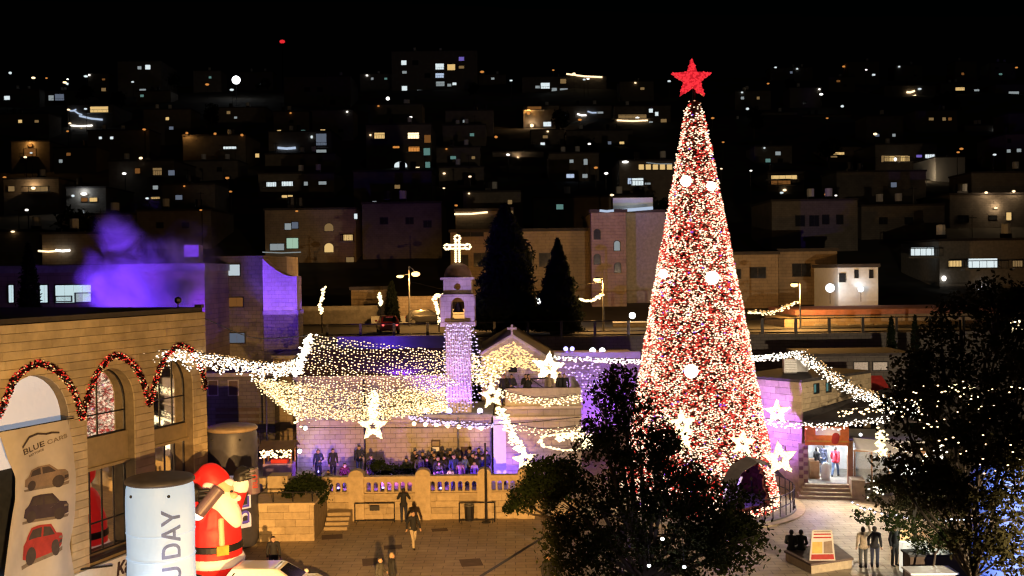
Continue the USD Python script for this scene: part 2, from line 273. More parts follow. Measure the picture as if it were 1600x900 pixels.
for j, (s0, s1, zt, zs) in enumerate(OPEN):
    A = arch(s0, s1, -1, zs, zt)
    if j == 2:
        lun = arch(s0 + .02, s1 - .02, FB.hit(50, 676)[1] - 1.2, zs, zt - .02); part(ab, 'white_panel', extr(lun, -.45, -.38, FB), glow('panel_added_glow', (.62, .76, 1.), .28, (.7, .72, .74)))  # cool self-glow added to the panel in place of light falling on it
        part(ab, 'door_frame', extr(sbox(s0 + .02, .1, s0 + .5, lun.bounds[1]), -.45, -.38, FB), 'white_paint')
        fb = MB()
        for z in np.linspace(.6, lun.bounds[1] - .2, 7): fb.box(s0 + .1, s0 + .45, -.37, -.33, z, z + .05, FB)
        fb.box(s0 + .12, s0 + .17, -.36, -.32, .2, lun.bounds[1], FB); fb.box(s0 + .38, s0 + .43, -.36, -.32, .2, lun.bounds[1], FB); part(ab, 'door_rail', fb, 'dark_metal')
        part(ab, 'dark_doorway', extr(sbox(s0 + .5, .1, s1, lun.bounds[1]), -.6, -.5, FB), 'pane_dark')
        continue
    zb = FB.hit(*((150, 686), (270, 668))[1 - j if False else (0 if j == 1 else 1)])[1]; zl = FB.hit(*((170, 728) if j == 1 else (270, 692)))[1]; z1 = 1.7
    top = A.intersection(sbox(s0, zb, s1, zt + 1)); sm = FB.hit(167 if j == 1 else 264, 640)[0]
    zr = FB.hit(*((167, 648) if j == 1 else (264, 625)))[1]
    window(s0, s1, zb, zt, zt, -.5, [sm] if j == 1 else [sm, (s0 + sm) / 2], [zr], [GLASS], clip=top)
    part(ab, 'room_wall', extr(sbox(s0 - .3, zb - .1, s1 + .3, zt + .3), -3.4, -3.3, FB), 'spandrel')
    part(ab, 'blind', extr(sbox(sm + .05, zb + .1, s1 - .1, zr - .05) if j == 1 else sbox(sm + .05, zr - .1, s1 - .1, zr + .5), -.62, -.60, FB), 'ink_tan' if j == 1 else 'fabric_white')
    part(ab, 'spandrel', extr(sbox(s0, zl, s1, zb), -.74, -.36, FB), 'spandrel'); part(ab, 'sill', extr(sbox(s0, zl - .1, s1, zl + .02), -.36, -.26, FB), 'spandrel')
    window(s0, s1, z1, zl - .1, zl, -.55, list(np.linspace(s0, s1, 5)[1:-1]), [z1 + 1.2], [GLASS])
    cu = MB(); n = 40; sv = np.linspace(s0, s1, n)
    for a in range(n - 1): cu.add(FB(np.array([[sv[a], -.85 + .05 * math.sin(a * 2.1), z1], [sv[a + 1], -.85 + .05 * math.sin(a * 2.1 + 2.1), z1], [sv[a + 1], -.85 + .05 * math.sin(a * 2.1 + 2.1), zl], [sv[a], -.85 + .05 * math.sin(a * 2.1), zl]])), [[0, 1, 2, 3]])
    part(ab, 'curtain', cu, 'white_paint'); part(ab, 'base_wall', extr(sbox(s0, 0, s1, z1), -.74, -.3, FB), 'spandrel'); part(ab, 'ledge', extr(sbox(s0 - .05, z1 - .16, s1 + .05, z1), -.3, -.02, FB), 'dark_metal')
# roof lamp box and fixings at the corner
part(ab, 'parapet_bracket', MB().box(.15, .35, -.3, .06, ZR + .2, ZR + .35, FB), 'dark_metal')
# shop sign with lettering below the windows
sg = FB.hit(205, 845); s1 = FB.hit(88, 890)[0]
sgn = thing('shop_sign', 'long white sign board with dark curly lettering below the arched windows', 'sign', FB(np.array([[sg[0], .3, 0]]))[0])
part(sgn, 'board', extr(sbox(sg[0] - 1.5, .55, s1, 1.42), .06, .2, FB), 'white_paint')
def lettering(txt, h, sright, z, t, fr, bold=True, depth=.04, slant=0.0):
    tm = meshkit.text_mesh(txt, h, depth, bold); v = np.array(tm.vertices); w = v[:, 0].max()
    return fr(np.stack([sright + (w - v[:, 0]) - slant * v[:, 1], t + v[:, 2], z + v[:, 1]], -1)), np.array(tm.faces)
v, f = lettering('Katia', .52, sg[0] - .45, .72, .2, FB, slant=.15); part(sgn, 'lettering', (v, f[:, ::-1]), 'ink_plum')
v, f = lettering('shop', .18, s1 - 1.2, .95, .2, FB); part(sgn, 'small_lettering', (v, f[:, ::-1]), 'ink_plum')
part(sgn, 'bracket', MB().tube(FB(np.array([[FB.hit(125, 878)[0], .0, 1.48], [FB.hit(150, 880)[0], .8, 1.45]])), .04), 'dark_metal')
# garlands on the arches
def garland(name, label, pts, group, r=.14, nb=330, nl=1500, colors=(('bulb_red', .66, 'red_bulbs'), ('bulb_warm_dim', .34, 'warm_bulbs')), leaf='leaf_garland', cat='garland', bs=.027):
    p = catmull(pts, 10); d = np.r_[0, np.cumsum(np.linalg.norm(np.diff(p, axis=0), axis=1))]
    def scat(n, rr):
        k = rng.uniform(0, d[-1], n); c = np.stack([np.interp(k, d, p[:, i]) for i in range(3)], -1); o = rng.normal(size=(n, 3)); o /= np.linalg.norm(o, axis=1, keepdims=True); return c + o * rr * rng.uniform(.4, 1, n)[:, None] ** .5
    t = thing(name, label, cat, pts[0], group); part(t, 'rope', MB().tube(p, .05, 5), 'black'); part(t, 'tinsel', leaves(scat(nl, r), .06), leaf, kind='stuff')
    for m, fr, nm in colors: n = int(nb * fr); part(t, nm, octa(scat(n, r * 1.1), bs * 1.5, bs * 1.5, bs), m, kind='stuff')
    return t
def fpts(l, t=.12): return [FB(np.array([[FB.hit(x, y)[0], t, FB.hit(x, y)[1]]]))[0] for x, y in l]
for lb, pts in (('red garland with lights over the white-panelled left arch', [(-30, 700), (-12, 660), (5, 625), (18, 595), (40, 574), (65, 569), (95, 588), (114, 618), (124, 652)]),
                ('red garland with lights over the middle arched window', [(124, 655), (133, 622), (146, 588), (165, 562), (182, 556), (205, 570), (221, 600), (230, 632)]),
                ('red garland with lights over the arched window at the building corner', [(231, 630), (239, 598), (250, 566), (268, 545), (284, 541), (302, 556), (313, 582), (317, 607)])):
    garland('arch_garland', lb, fpts(lb and pts), 'garlands on the arches')
# banner with three printed cars
bn = thing('car_banner', 'tall beige banner printed with three cars hanging across the left arch', 'banner', FB(np.array([[FB.hit(50, 760)[0], .5, 0]]))[0])
LE = [(-14, 675), (-4, 720), (6, 745), (6, 780), (-6, 830), (-22, 905)]; RE = [(93, 655), (103, 690), (106, 740), (101, 800), (92, 850), (104, 905)]
le, re = np.array([FB.hit(*p) for p in LE]), np.array([FB.hit(*p) for p in RE])
def bmap(u, v):
    k = np.linspace(0, 1, 6); a = np.stack([np.interp(v, k, le[:, i]) for i in (0, 1)], -1); b = np.stack([np.interp(v, k, re[:, i]) for i in (0, 1)], -1)
    sz = a + (b - a) * u[..., None]; t = .35 + .10 * np.sin(u * 9 + v * 2) * (.4 + v) + .08 * np.sin(v * 7 + u * 3) + .25 * v
    return sz, t
def bsheet(u, v, o): sz, t = bmap(u, v); return FB(np.stack([sz[..., 0], t + o, sz[..., 1]], -1))
nu, nv = 24, 40; U, V = np.meshgrid(np.linspace(0, 1, nu), np.linspace(0, 1, nv)); k = np.arange(nu * nv).reshape(nv, nu)
q = np.stack([k[:-1, :-1], k[:-1, 1:], k[1:, 1:], k[1:, :-1]], -1).reshape(-1, 4)
part(bn, 'cloth', MB().add(bsheet(U, V, 0).reshape(-1, 3), q).add(bsheet(U, V, -.012).reshape(-1, 3), q[:, ::-1]), 'banner', smooth=True)
part(bn, 'top_pole', MB().tube([bsheet(np.array(-.05), np.array(0.), .02), bsheet(np.array(1.12), np.array(0.), .02)], .03), 'dark_metal')
def bprint(name, poly, m, o):
    mb = MB()
    for g in getattr(poly, 'geoms', [poly]):
        v, f = trimesh.creation.triangulate_polygon(g, engine='earcut'); v3, f3 = trimesh.remesh.subdivide_to_size(np.c_[v, np.zeros(len(v))], f, .06, max_iter=12); mb.add(bsheet(v3[:, 0], v3[:, 1], o), f3)
    return part(bn, name, mb, m)
def carprint(cx, cy, w, h, body, tilt, suv):
    def tr(l): return Polygon([(cx + x * w, cy + (y - tilt * x) * h) for x, y in l])
    roof = -.5; pts = [(-.5, .3), (-.5, -.02), (-.42, -.12), (-.30, -.46 if not suv else -.48), (-.1, roof), (.14, -.46), (.28, -.14), (.44, -.08), (.5, .05), (.5, .3), (.3, .38), (-.3, .42)]
    nm = bprint('car_print', tr(pts), body, .015)
    def sub(n, l, m, o): # sub-parts of the print
        g = tr(l); v, f = trimesh.creation.triangulate_polygon(g, engine='earcut'); v3, f3 = trimesh.remesh.subdivide_to_size(np.c_[v, np.zeros(len(v))], f, .06, max_iter=12); part(nm, n, (bsheet(v3[:, 0], v3[:, 1], o), f3), m)
    sub('print_window', [(-.36, -.1), (-.27, -.38), (-.06, -.42), (-.06, -.1)], 'ink_dark', .022); sub('print_window', [(-.02, -.1), (-.02, -.42), (.12, -.38), (.24, -.1)], 'ink_dark', .022)
    for x in (-.3, .27): sub('print_wheel', [(x + .12 * math.cos(a), .3 + .22 * math.sin(a)) for a in np.linspace(0, 6.28, 14)[:-1]], 'ink_dark', .024)
    sub('print_lamp', [(.38, .0), (.47, .02), (.47, .09), (.36, .07)], 'ink_grey', .024); sub('print_grille', [(.40, .14), (.49, .14), (.49, .24), (.38, .26)], 'ink_dark', .024)
    sub('print_shadow', [(-.52, .44), (.52, .36), (.5, .46), (-.5, .54)], 'ink_grey', .010)
carprint(.50, .40, .70, .17, 'ink_tan', .35, False); carprint(.52, .60, .64, .17, 'ink_plum', .55, True); carprint(.52, .80, .52, .19, 'ink_red', .55, False)
def btext(name, txt, u0, v0, h, m, slope):
    tm = meshkit.text_mesh(txt, h, .002, True); v, f = np.array(tm.vertices), np.array(tm.faces); keep = np.all(v[f][:, :, 2] < .001, axis=1); v, f = trimesh.remesh.subdivide_to_size(v, f[keep], .05, max_iter=10)
    u = u0 + v[:, 0] * 1.25; part(bn, name, (bsheet(u, v0 - v[:, 1] * .45 - slope * (u - u0), .018), f), m)
btext('logo_lettering', 'BLUE', .20, .187, .085, 'ink_dark', .06); btext('logo_lettering', 'CARS', .60, .163, .070, 'ink_grey', .06); btext('logo_small_print', 'MOTORS', .28, .215, .035, 'ink_dark', .06)
ln = LineString([(.22, .13), (.36, .072), (.5, .062), (.62, .078), (.7, .076), (.80, .088)]).buffer(.008); bprint('logo_line', ln, 'ink_dark', .018)

# ================================================================== INFLATABLES AND CAR AT THE FRONT LEFT
def can(label, px, Y, r, ztop, body, lid, seam=True):
    X = P(px, 700, Y)[0]; t = thing('inflatable_can', label, 'inflatable', (X, Y, 0)); z = ztop
    prof = [(r * .9, 0), (r, .25)] + [(r * (1 + .012 * math.sin(k * 9)), .25 + (z - 1.0) * k) for k in np.linspace(.05, 1, 24)] + [(r * .99, z - .45), (r * .95, z - .3)]
    part(t, 'body', MB().lathe(prof, (X, Y, 0), 48), body, smooth=True)
    part(t, 'lid', MB().lathe([(r * .95, z - .3), (r * 1.02, z - .26), (r * 1.03, z - .18), (r * .97, z - .1), (r * .8, z - .05), (r * .4, z), (0.01, z + .02)], (X, Y, 0), 48), lid, smooth=True)
    sm = MB()
    for zz in (z * .45, z * .62): sm.lathe([(r * 1.005, zz - .02), (r * 1.02, zz), (r * 1.005, zz + .02)], (X, Y, 0), 48)
    part(t, 'seam', sm, body)
    for a in (1.3, 2.6): part(t, 'guy_rope', MB().tube([(X + r * 1.03 * math.cos(a), Y + r * 1.03 * math.sin(a), z * .75), (X + r * 1.9 * math.cos(a), Y + r * 1.9 * math.sin(a), .02)], .015, 4), 'black')
    for a in (-2.2, -1.0): part(t, 'valve', MB().sph((X + r * math.cos(a), Y + r * math.sin(a), z - .62), .06, 1), 'dark_metal')
    return t, X
def canwrap(t, name, txt, X, Y, r, h, zc, ang, m, depth=.004, bold=True, outline=0, step=.05):
    """lettering that runs up the can: baseline vertical, rotated a quarter turn, wrapped on the cylinder"""
    tm = meshkit.text_mesh(txt, h, depth, bold); v, f = np.array(tm.vertices), np.array(tm.faces)
    v, f = trimesh.remesh.subdivide_to_size(v, f, h * .12, max_iter=12); rr = r + v[:, 2] + .012 + outline
    a = ang - (v[:, 1] - h / 2) / r; z = zc + v[:, 0] - v[:, 0].max() / 2
    part(t, name, (np.stack([X + rr * np.cos(a) * 1.015, Y + rr * np.sin(a) * 1.015, z], -1), f), m)
def gradient_skin(name, c, k, z0, z1): return glow(name, c, k)
glow('can_light_skin', (.46, .72, 1.), .50, (.36, .46, .58)); plain('can_dark_skin', (.05, .05, .07), .5); plain('lid_grey', (.085, .08, .10), .5); plain('lid_tan', (.30, .22, .14), .5); plain('letter_blue', (.13, .2, .55), .6); glow('letter_dark_blue', (.10, .07, .55), .25, (.1, .08, .5)); glow('letter_white', (.7, .68, .85), .22, (.7, .68, .8))
c1, X1 = can('glowing pale blue inflatable can with a dark lid and lettering', 249, 38, 1.22, 5.45, 'can_light_skin', 'lid_grey')
canwrap(c1, 'lettering', 'DAY', X1, 38, 1.22, .64, 3.42, -math.pi / 2 + .62, 'letter_blue'); canwrap(c1, 'lettering', 'BLU', X1, 38, 1.22, .64, 1.42, -math.pi / 2 + .62, 'letter_blue')
lamp_light(c1, (X1 + .3, 38 - 2.2, .5), .3, (.6, .8, 1.), 60)
c2, X2 = can('dark inflatable can with big violet letters behind the red-suited figure', 363, 48.6, 1.16, 5.75, 'can_dark_skin', 'lid_tan')
canwrap(c2, 'letter_outline', 'BLU', X2, 48.6, 1.16, 1.0, 2.2, -math.pi / 2 + .55, 'letter_white', outline=-.004); canwrap(c2, 'lettering', 'BLU', X2, 48.6, 1.16, .84, 2.2, -math.pi / 2 + .55, 'letter_dark_blue', outline=.01, bold=False)
# the inflatable bearded figure
SY = 43.0; SX = P(334, 800, SY)[0]
sa = thing('inflatable_figure', 'giant inflatable bearded figure in red suit and hat raising a can', 'inflatable', (SX, SY, 0)); UsdGeom.Xformable(stage.GetPrimAtPath(sa)).AddScaleOp().Set(Gf.Vec3f(1.13, 1.13, 1.03))
def blob(parts, rl=.12, it=14):
    hs = []
    for a, b, ra, rb in parts:
        hs.append(Manifold.batch_hull([Manifold.sphere(ra, 20).translate(list(map(float, a))), Manifold.sphere(rb, 20).translate(list(map(float, b)))]))
    u = Manifold.batch_boolean(hs, m3.OpType.Add).refine_to_length(rl).to_mesh(); t = trimesh.Trimesh(u.vert_properties[:, :3], u.tri_verts, process=True)
    return trimesh.smoothing.filter_taubin(t, .5, .53, it)
SR = mat_rot(math.radians(32))
def sv(x, y, z): return np.array([SX, SY, z]) + SR @ np.array([x, y, 0.])
glow('suit_red', (1., .02, .02), .16, (.75, .02, .02)); glow('fur_white', (1., .62, .55), .16, (.8, .75, .72)); glow('figure_skin', (1., .5, .22), .22, (.75, .42, .24)); plain('glove_black', (.012, .012, .014), .5); plain('gold', (.55, .33, .05), .4); glow('can_base_glow', (.95, .95, 1.), .9); plain('can_print', (.13, .09, .12), .4)
part(sa, 'body', blob([(sv(0, 0, .9), sv(0, 0, 1.9), 1.02, 1.0), (sv(0, 0, 1.9), sv(.05, 0, 2.75), .98, .78), (sv(-.55, -.1, 2.8), sv(-.95, -.55, 3.3), .42, .32), (sv(.6, 0, 2.7), sv(1.02, .05, 3.6), .4, .30)]), 'suit_red', smooth=True)
part(sa, 'boot', blob([(sv(-.45, -.2, .2), sv(-.45, -.3, .35), .32, .4)]), 'glove_black'); part(sa, 'boot', blob([(sv(.45, -.2, .2), sv(.45, -.3, .35), .32, .4)]), 'glove_black')
part(sa, 'coat_trim', MB().lathe([(.92, .62), (1.08, .7), (1.12, .86), (1.06, 1.02), (.98, 1.06)], sv(0, 0, 0), 40), 'fur_white', smooth=True)
part(sa, 'belt', MB().lathe([(1.0, 1.3), (1.055, 1.34), (1.055, 1.56), (1.0, 1.6)], sv(0, 0, 0), 40), 'glove_black'); part(sa, 'buckle', MB().box(-.22, .22, -1.12, -1.02, 1.26, 1.64, lambda v: np.array([sv(*q) for q in v])), 'gold'); part(sa, 'coat_front', blob([(sv(0, -.98, 1.7), sv(.02, -.84, 2.6), .11, .1)]), 'figure_skin', smooth=True)
part(sa, 'head', blob([(sv(.12, -.12, 3.35), sv(.15, -.15, 3.75), .58, .55), (sv(.5, -.62, 3.52), sv(.56, -.7, 3.5), .12, .13)]), 'figure_skin', smooth=True)
part(sa, 'beard', blob([(sv(.12, -.3, 3.35), sv(.45, -.52, 2.75), .54, .42), (sv(.45, -.52, 2.75), sv(.62, -.62, 2.42), .42, .26), (sv(.2, -.55, 3.38), sv(.72, -.58, 3.36), .16, .14)]), 'fur_white', smooth=True)
part(sa, 'hat', blob([(sv(.0, .0, 4.02), sv(-.1, .0, 4.3), .62, .5), (sv(-.2, 0, 4.35), sv(-.75, .1, 4.05), .36, .22)]), 'suit_red', smooth=True); part(sa, 'hat_trim', blob([(sv(-.35, -.45, 3.95), sv(.48, -.42, 3.98), .17, .17), (sv(.48, -.42, 3.98), sv(.66, .2, 3.95), .17, .16)]), 'fur_white', smooth=True)
for x, y in ((.16, -.70), (.5, -.62)): part(sa, 'eye', MB().sph(sv(x, y, 3.66), .06, 1), 'black')
part(sa, 'cuff', blob([(sv(1.0, .02, 3.68), sv(1.06, .02, 3.82), .36, .34)]), 'fur_white', smooth=True); part(sa, 'glove', blob([(sv(1.05, .0, 4.0), sv(1.1, 0, 4.25), .3, .28), (sv(1.2, -.2, 4.05), sv(1.42, -.3, 4.1), .1, .08), (sv(1.2, -.2, 4.22), sv(1.44, -.3, 4.26), .1, .08), (sv(1.2, -.2, 4.38), sv(1.42, -.28, 4.42), .09, .08), (sv(.95, -.2, 4.25), sv(1.2, -.38, 4.4), .1, .08)]), 'glove_black', smooth=True)
part(sa, 'glove', blob([(sv(-.92, -.5, 3.55), sv(-.86, -.55, 3.85), .32, .3), (sv(-.7, -.8, 3.5), sv(-.45, -.95, 3.55), .1, .08), (sv(-.7, -.8, 3.7), sv(-.43, -.95, 3.72), .1, .08), (sv(-.7, -.8, 3.88), sv(-.45, -.92, 3.9), .09, .08)]), 'glove_black', smooth=True)
def handcan(name, a, b, r, txt):
    a, b = np.array(a), np.array(b); t = part(sa, name, MB().tube([a, a + (b - a) * .04, a + (b - a) * .96, b], [r * .85, r, r, r * .85], 20), 'can_print')
    return t
h1 = handcan('held_can', sv(-.85, -1.0, 3.0), sv(-.05, -1.0, 3.95), .24, ''); part(h1, 'can_end', MB().sph(sv(-.85, -1.0, 3.0), .23, 2, (1, .8, 1)), 'can_base_glow', smooth=True)
h2 = handcan('held_can', sv(1.5, -.12, 3.35), sv(1.42, -.12, 4.42), .24, ''); tm = meshkit.text_mesh('BLU', .22, .01, True); v = np.array(tm.vertices); part(h2, 'can_lettering', (np.array([sv(1.55 - q[1] * .8, -.37 - q[2], 3.6 + q[0]) for q in v]), np.array(tm.faces)), 'letter_red' if 'letter_red' in M else 'ink_red')

# ---- cars
def car(label, X, Y, Z, head, paint, L=4.3, W=1.76, H=1.5, lit=False, group=None, dirt=None):
    t = thing('parked_car' if not lit else 'braking_car', label, 'car', (X, Y, Z), group); R = mat_rot(head)
    def w(v): return np.asarray(v, float) @ R.T + [X, Y, Z]
    def hullsec(secs):
        pts = np.array([[x, y * s, z] for x, y, z in secs for s in (-1, 1)]); return Manifold.hull_points(pts.tolist())
    lo = Manifold.batch_hull([Manifold.sphere(.12, 12).translate([x, y * s, z]) for x, y, z in ((-L / 2 + .12, W / 2 - .22, .42), (L / 2 - .12, W / 2 - .25, .42), (-L / 2 + .3, W / 2 - .13, .38), (L / 2 - .4, W / 2 - .13, .38), (-L / 2 + .16, W / 2 - .2, .86), (L / 2 - .75, W / 2 - .16, .86), (L / 2 - .2, W / 2 - .3, .68)) for s in (-1, 1)])
    ca = Manifold.batch_hull([Manifold.sphere(.10, 12).translate([x, y * s, z]) for x, y, z in ((-L / 2 + .22, W / 2 - .2, .9), (L / 2 - 1.15, W / 2 - .2, .9), (-L / 2 + .62, W / 2 - .34, H - .1), (L / 2 - 1.95, W / 2 - .34, H - .1), (0, W / 2 - .3, H - .08)) for s in (-1, 1)])
    b = lo + ca
    for x in (-L / 2 + .78, L / 2 - .82): b = b - Manifold.cylinder(W + 1, .36, .36, 20, True).rotate([90, 0, 0]).translate([x, 0, .33])
    q = b.to_mesh(); part(t, 'body', (w(q.vert_properties[:, :3]), q.tri_verts), paint, smooth=35)
    for x in (-L / 2 + .78, L / 2 - .82):
        for s in (-1, 1):
            y = s * (W / 2 - .13); wl = part(t, 'wheel', MB().tube(w([[x, y - .1, .32], [x, y + .1, .32]]), .32, 16), 'tyre'); part(wl, 'rim', MB().tube(w([[x, y + s * .09, .32], [x, y + s * .115, .32]]), .2, 12), 'grey_metal')
    x0, x1, x2, x3 = -L / 2 + .22, -L / 2 + .62, L / 2 - 1.95, L / 2 - 1.15
    def side(s, pl, nm):
        o = [(x, s * (W / 2 - .2 - .14 * (z - .9) / (H - 1.0) + .107), z) for x, z in pl]; i = [(x, y - s * .03, z) for x, y, z in o]; n = len(pl); f = [[0, k, k + 1] for k in range(1, n - 1)] + [[n, n + k + 1, n + k] for k in range(1, n - 1)] + [[k, n + k, n + (k + 1) % n] for k in range(n)] + [[k, n + (k + 1) % n, (k + 1) % n] for k in range(n)]
        part(t, nm, (w(o + i), f), 'car_glass')
    for s in (-1, 1):
        side(s, [(x0 + .2, .95), (-.05, .95), (-.05, H - .16), (x1 + .05, H - .16)], 'side_window'); side(s, [(.02, .95), (x3 - .25, .95), (x2 - .02, H - .16), (.02, H - .16)], 'side_window')
    def quad(a, b, wd0, wd1, nm, m, o=.012):
        a, b = np.array(a, float), np.array(b, float); d = b - a; n = np.array([-d[1], d[0]]); n /= np.linalg.norm(n); n = n if n[1] > 0 else -n
        lo_, hi_ = .085, .1 + o; v = [(p[0] + n[0] * h, s * y, p[1] + n[1] * h) for h in (lo_, hi_) for p, y in ((a, wd0), (b, wd1)) for s in (-1, 1)]
        part(t, nm, (w(v), trimesh.convex.convex_hull(np.array(v)).faces if False else [[0, 1, 3], [0, 3, 2], [4, 7, 5], [4, 6, 7], [0, 5, 1], [0, 4, 5], [2, 3, 7], [2, 7, 6], [0, 2, 6], [0, 6, 4], [1, 5, 7], [1, 7, 3]]), m)
    quad((x3 - .06, .96), (x2 + .05, H - .14), W / 2 - .28, W / 2 - .38, 'windscreen', 'car_glass'); quad((x0 + .06, .98), (x1 - .04, H - .14), W / 2 - .28, W / 2 - .38, 'rear_window', 'car_glass')
    quad((.05, H - .084), (x2 - .1, H - .092), .42, .42, 'sunroof', 'car_glass')
    for s in (-1, 1):
        part(t, 'headlight', MB().sph(w([[L / 2 - .28, s * (W / 2 - .38), .66]])[0], .11, 1, (1.2, 1.2, .8)), 'white_paint'); part(t, 'tail_light', MB().sph(w([[-L / 2 + .08, s * (W / 2 - .3), .78]])[0], .12, 1, (1, 1, 1.1)), 'tail_red' if lit else 'red_cloth')
        part(t, 'mirror', MB().sph(w([[L / 2 - 1.25, s * (W / 2 + .05), 1.0]])[0], .1, 1), paint)
    if lit: part(t, 'brake_light', MB().box(-.28, .28, -.03, .03, -.03, .03, lambda v: w(np.asarray(v)[:, [1, 0, 2]] + [-L / 2 + .5, 0, H - .12])), 'tail_red')
    return t
g = G(436, 884, 1.46); car('white parked hatchback with dark sunroof below the red-suited inflatable', g[0] - .1, g[1], 0, -.10, 'white_car')

# ================================================================== TERRACE AND ITS BALUSTRADE WALL
TY, TZ = 53.0, 0.9
def xz(px, py, Y=TY): p = P(px, py, Y); return p[0], p[2]
XL, XR = xz(345, 790)[0], xz(832, 790)[0]; TOPZ = xz(640, 744)[1]
tw = thing('terrace_wall', 'long cream stone terrace wall with pierced balustrade and round-topped piers', 'wall', ((XL + XR) / 2, TY, 0))
FT = Frame((0, TY), (1, 0), (0, -1))
part(tw, 'core', MB().box(XL, XR, TY + .05, TY + .4, 0, TOPZ - 1.0), 'joint')
for r in range(4):
    h = (TOPZ - 1.0) / 4; s = XL - (r % 2) * .5
    while s < XR:
        w = .85 + .45 * rng.random(); a, b = max(s, XL), min(s + w, XR); s += w
        if b - a > .1: part(tw, 'stone', extr(sbox(a + .008, r * h + .008, b - .008, (r + 1) * h - .008), -.06, .0 + .025 * rng.random(), FT), 'wall_stone_' + 'aabc'[rng.integers(4)])
part(tw, 'ledge', MB().box(XL, XR, TY - .07, TY + .45, TOPZ - 1.0, TOPZ - .88), 'wall_stone_a')
piers = [(557, 24), (661, 24), (757, 22), (822, 26)]; pe = []
for px, w in piers:
    x = xz(px, 770)[0]; hw = w / 2 * TY / F; pe.append((x - hw, x + hw)); p = part(tw, 'pier', MB().box(x - hw, x + hw, TY - .14, TY + .5, 0, TOPZ + .02), 'wall_stone_c')
    part(p, 'pier_cap', extr(arch(x - hw * .98, x + hw * .98, TOPZ + .02, TOPZ + .06, TOPZ + .36), -.48, .12, FT), 'wall_stone_a')
groups = [(345, [352, 363, 374, 385, 396, 407, 418], 0), (440, [452, 463, 474, 485, 496, 506, 517, 528, 538], 0), (570, [576, 587, 597, 608, 619, 629, 640], 0), (673, [676, 687, 698, 708, 719, 730, 741], 0), (768, [771, 781, 791, 801], 0)]
lims = [(XL, xz(437, 770)[0]), (xz(437, 770)[0] + .01, pe[0][0]), (pe[0][1], pe[1][0]), (pe[1][1], pe[2][0]), (pe[2][1], pe[3][0])]
for (px0, hs, _), (a, b) in zip(groups, lims):
    pl = sbox(a, TOPZ - .87, b, TOPZ - .12)
    for h in hs: x = xz(h, 765)[0]; pl = pl.difference(arch(x - .115, x + .115, TOPZ - .80, TOPZ - .42, TOPZ - .30))
    part(tw, 'balustrade', extr(pl, -.32, -.02, FT), 'wall_stone_a'); part(tw, 'handrail', MB().box(a, b, TY - .06, TY + .38, TOPZ - .12, TOPZ), 'wall_stone_c')
solo('terrace', MB().box(XL - 1.5, XR + 9, TY + .42, 79, -.1, TZ), 'paving', kind='structure')
# raised planter wall and steps left of it
px0, px1 = xz(392, 820, 49)[0], xz(491, 820, 49)[0]; PT = xz(440, 789, 49)[1]; FP = Frame((0, 49), (1, 0), (0, -1))
pw = thing('planter_wall', 'low stone planter wall with metal rail in front of the terrace', 'wall', ((px0 + px1) / 2, 49, 0)); part(pw, 'core', MB().box(px0, px1, 49.03, 52.4, 0, PT), 'joint')
for r in range(5):
    h = PT / 5; s = px0 - (r % 2) * .5
    while s < px1:
        w = .8 + .5 * rng.random(); a, b = max(s, px0), min(s + w, px1); s += w
        if b - a > .1: part(pw, 'stone', extr(sbox(a + .008, r * h + .008, b - .008, (r + 1) * h - .008), -.06, .02 * rng.random(), FP), 'wall_stone_' + 'aabc'[rng.integers(4)])
part(pw, 'coping', MB().box(px0 - .06, px1 + .06, 48.92, 52.5, PT, PT + .1), 'wall_stone_c')
rl = MB().tube([(px0, 49.2, PT + .55), (px1, 49.2, PT + .55)], .03)
for x in np.linspace(px0 + .1, px1 - .1, 4): rl.tube([(x, 49.2, PT + .1), (x, 49.2, PT + .55)], .03)
part(pw, 'rail', rl, 'dark_metal')
part(pw, 'utility_box', MB().box(px0 + .3, px0 + 1.3, 51.2, 52.2, PT + .1, PT + .95), 'wall_stone_b')
st = thing('stone_steps', 'short flight of stone steps between planter wall and terrace wall', 'steps', (px1 + .6, 51.5, 0))
for i in range(4): part(st, 'step', MB().box(px1 + .08, px1 + 1.25, 51.0 + i * .35, 52.8, i * .16 + .002, (i + 1) * .16), 'wall_stone_b')
def foliage_blobs(blobs, n, size, r, gap=.56):
    w = np.array([b[1] ** 2.2 for b in blobs]); c = r.choice(len(blobs), n, p=w / w.sum()); d = r.normal(size=(n, 3)); d /= np.linalg.norm(d, axis=1, keepdims=True)
    ctr = np.array([b[0] for b in blobs]); rad = np.array([b[1] for b in blobs]); k = np.where(r.random(n) < .14, r.uniform(.9, 1.32, n), r.uniform(.15, 1, n) ** .5)
    p = ctr[c] + d * (rad[c] * k)[:, None] * np.array([1, 1, .85])
    keep = meshkit.noise(p * 1.6, 5) + .35 * meshkit.noise(p * 4.2, 9) > gap
    return p[keep]
bs = thing('shrub', 'round dark shrub in front of the terrace balustrade', 'shrub', (P(478, 775, 50.6)[0], 50.6, PT))
part(bs, 'stem', MB().tube([(P(478, 775, 50.6)[0], 50.6, PT + .1), (P(478, 775, 50.6)[0], 50.6, PT + 1.0)], .06), 'bark')
part(bs, 'foliage', leaves(foliage_blobs([(P(478, 765, 50.6), .95), (P(466, 775, 50.6), .8), (P(492, 770, 50.7), .75)], 4200, .10, rng), .09), 'leaf_bush', kind='stuff')
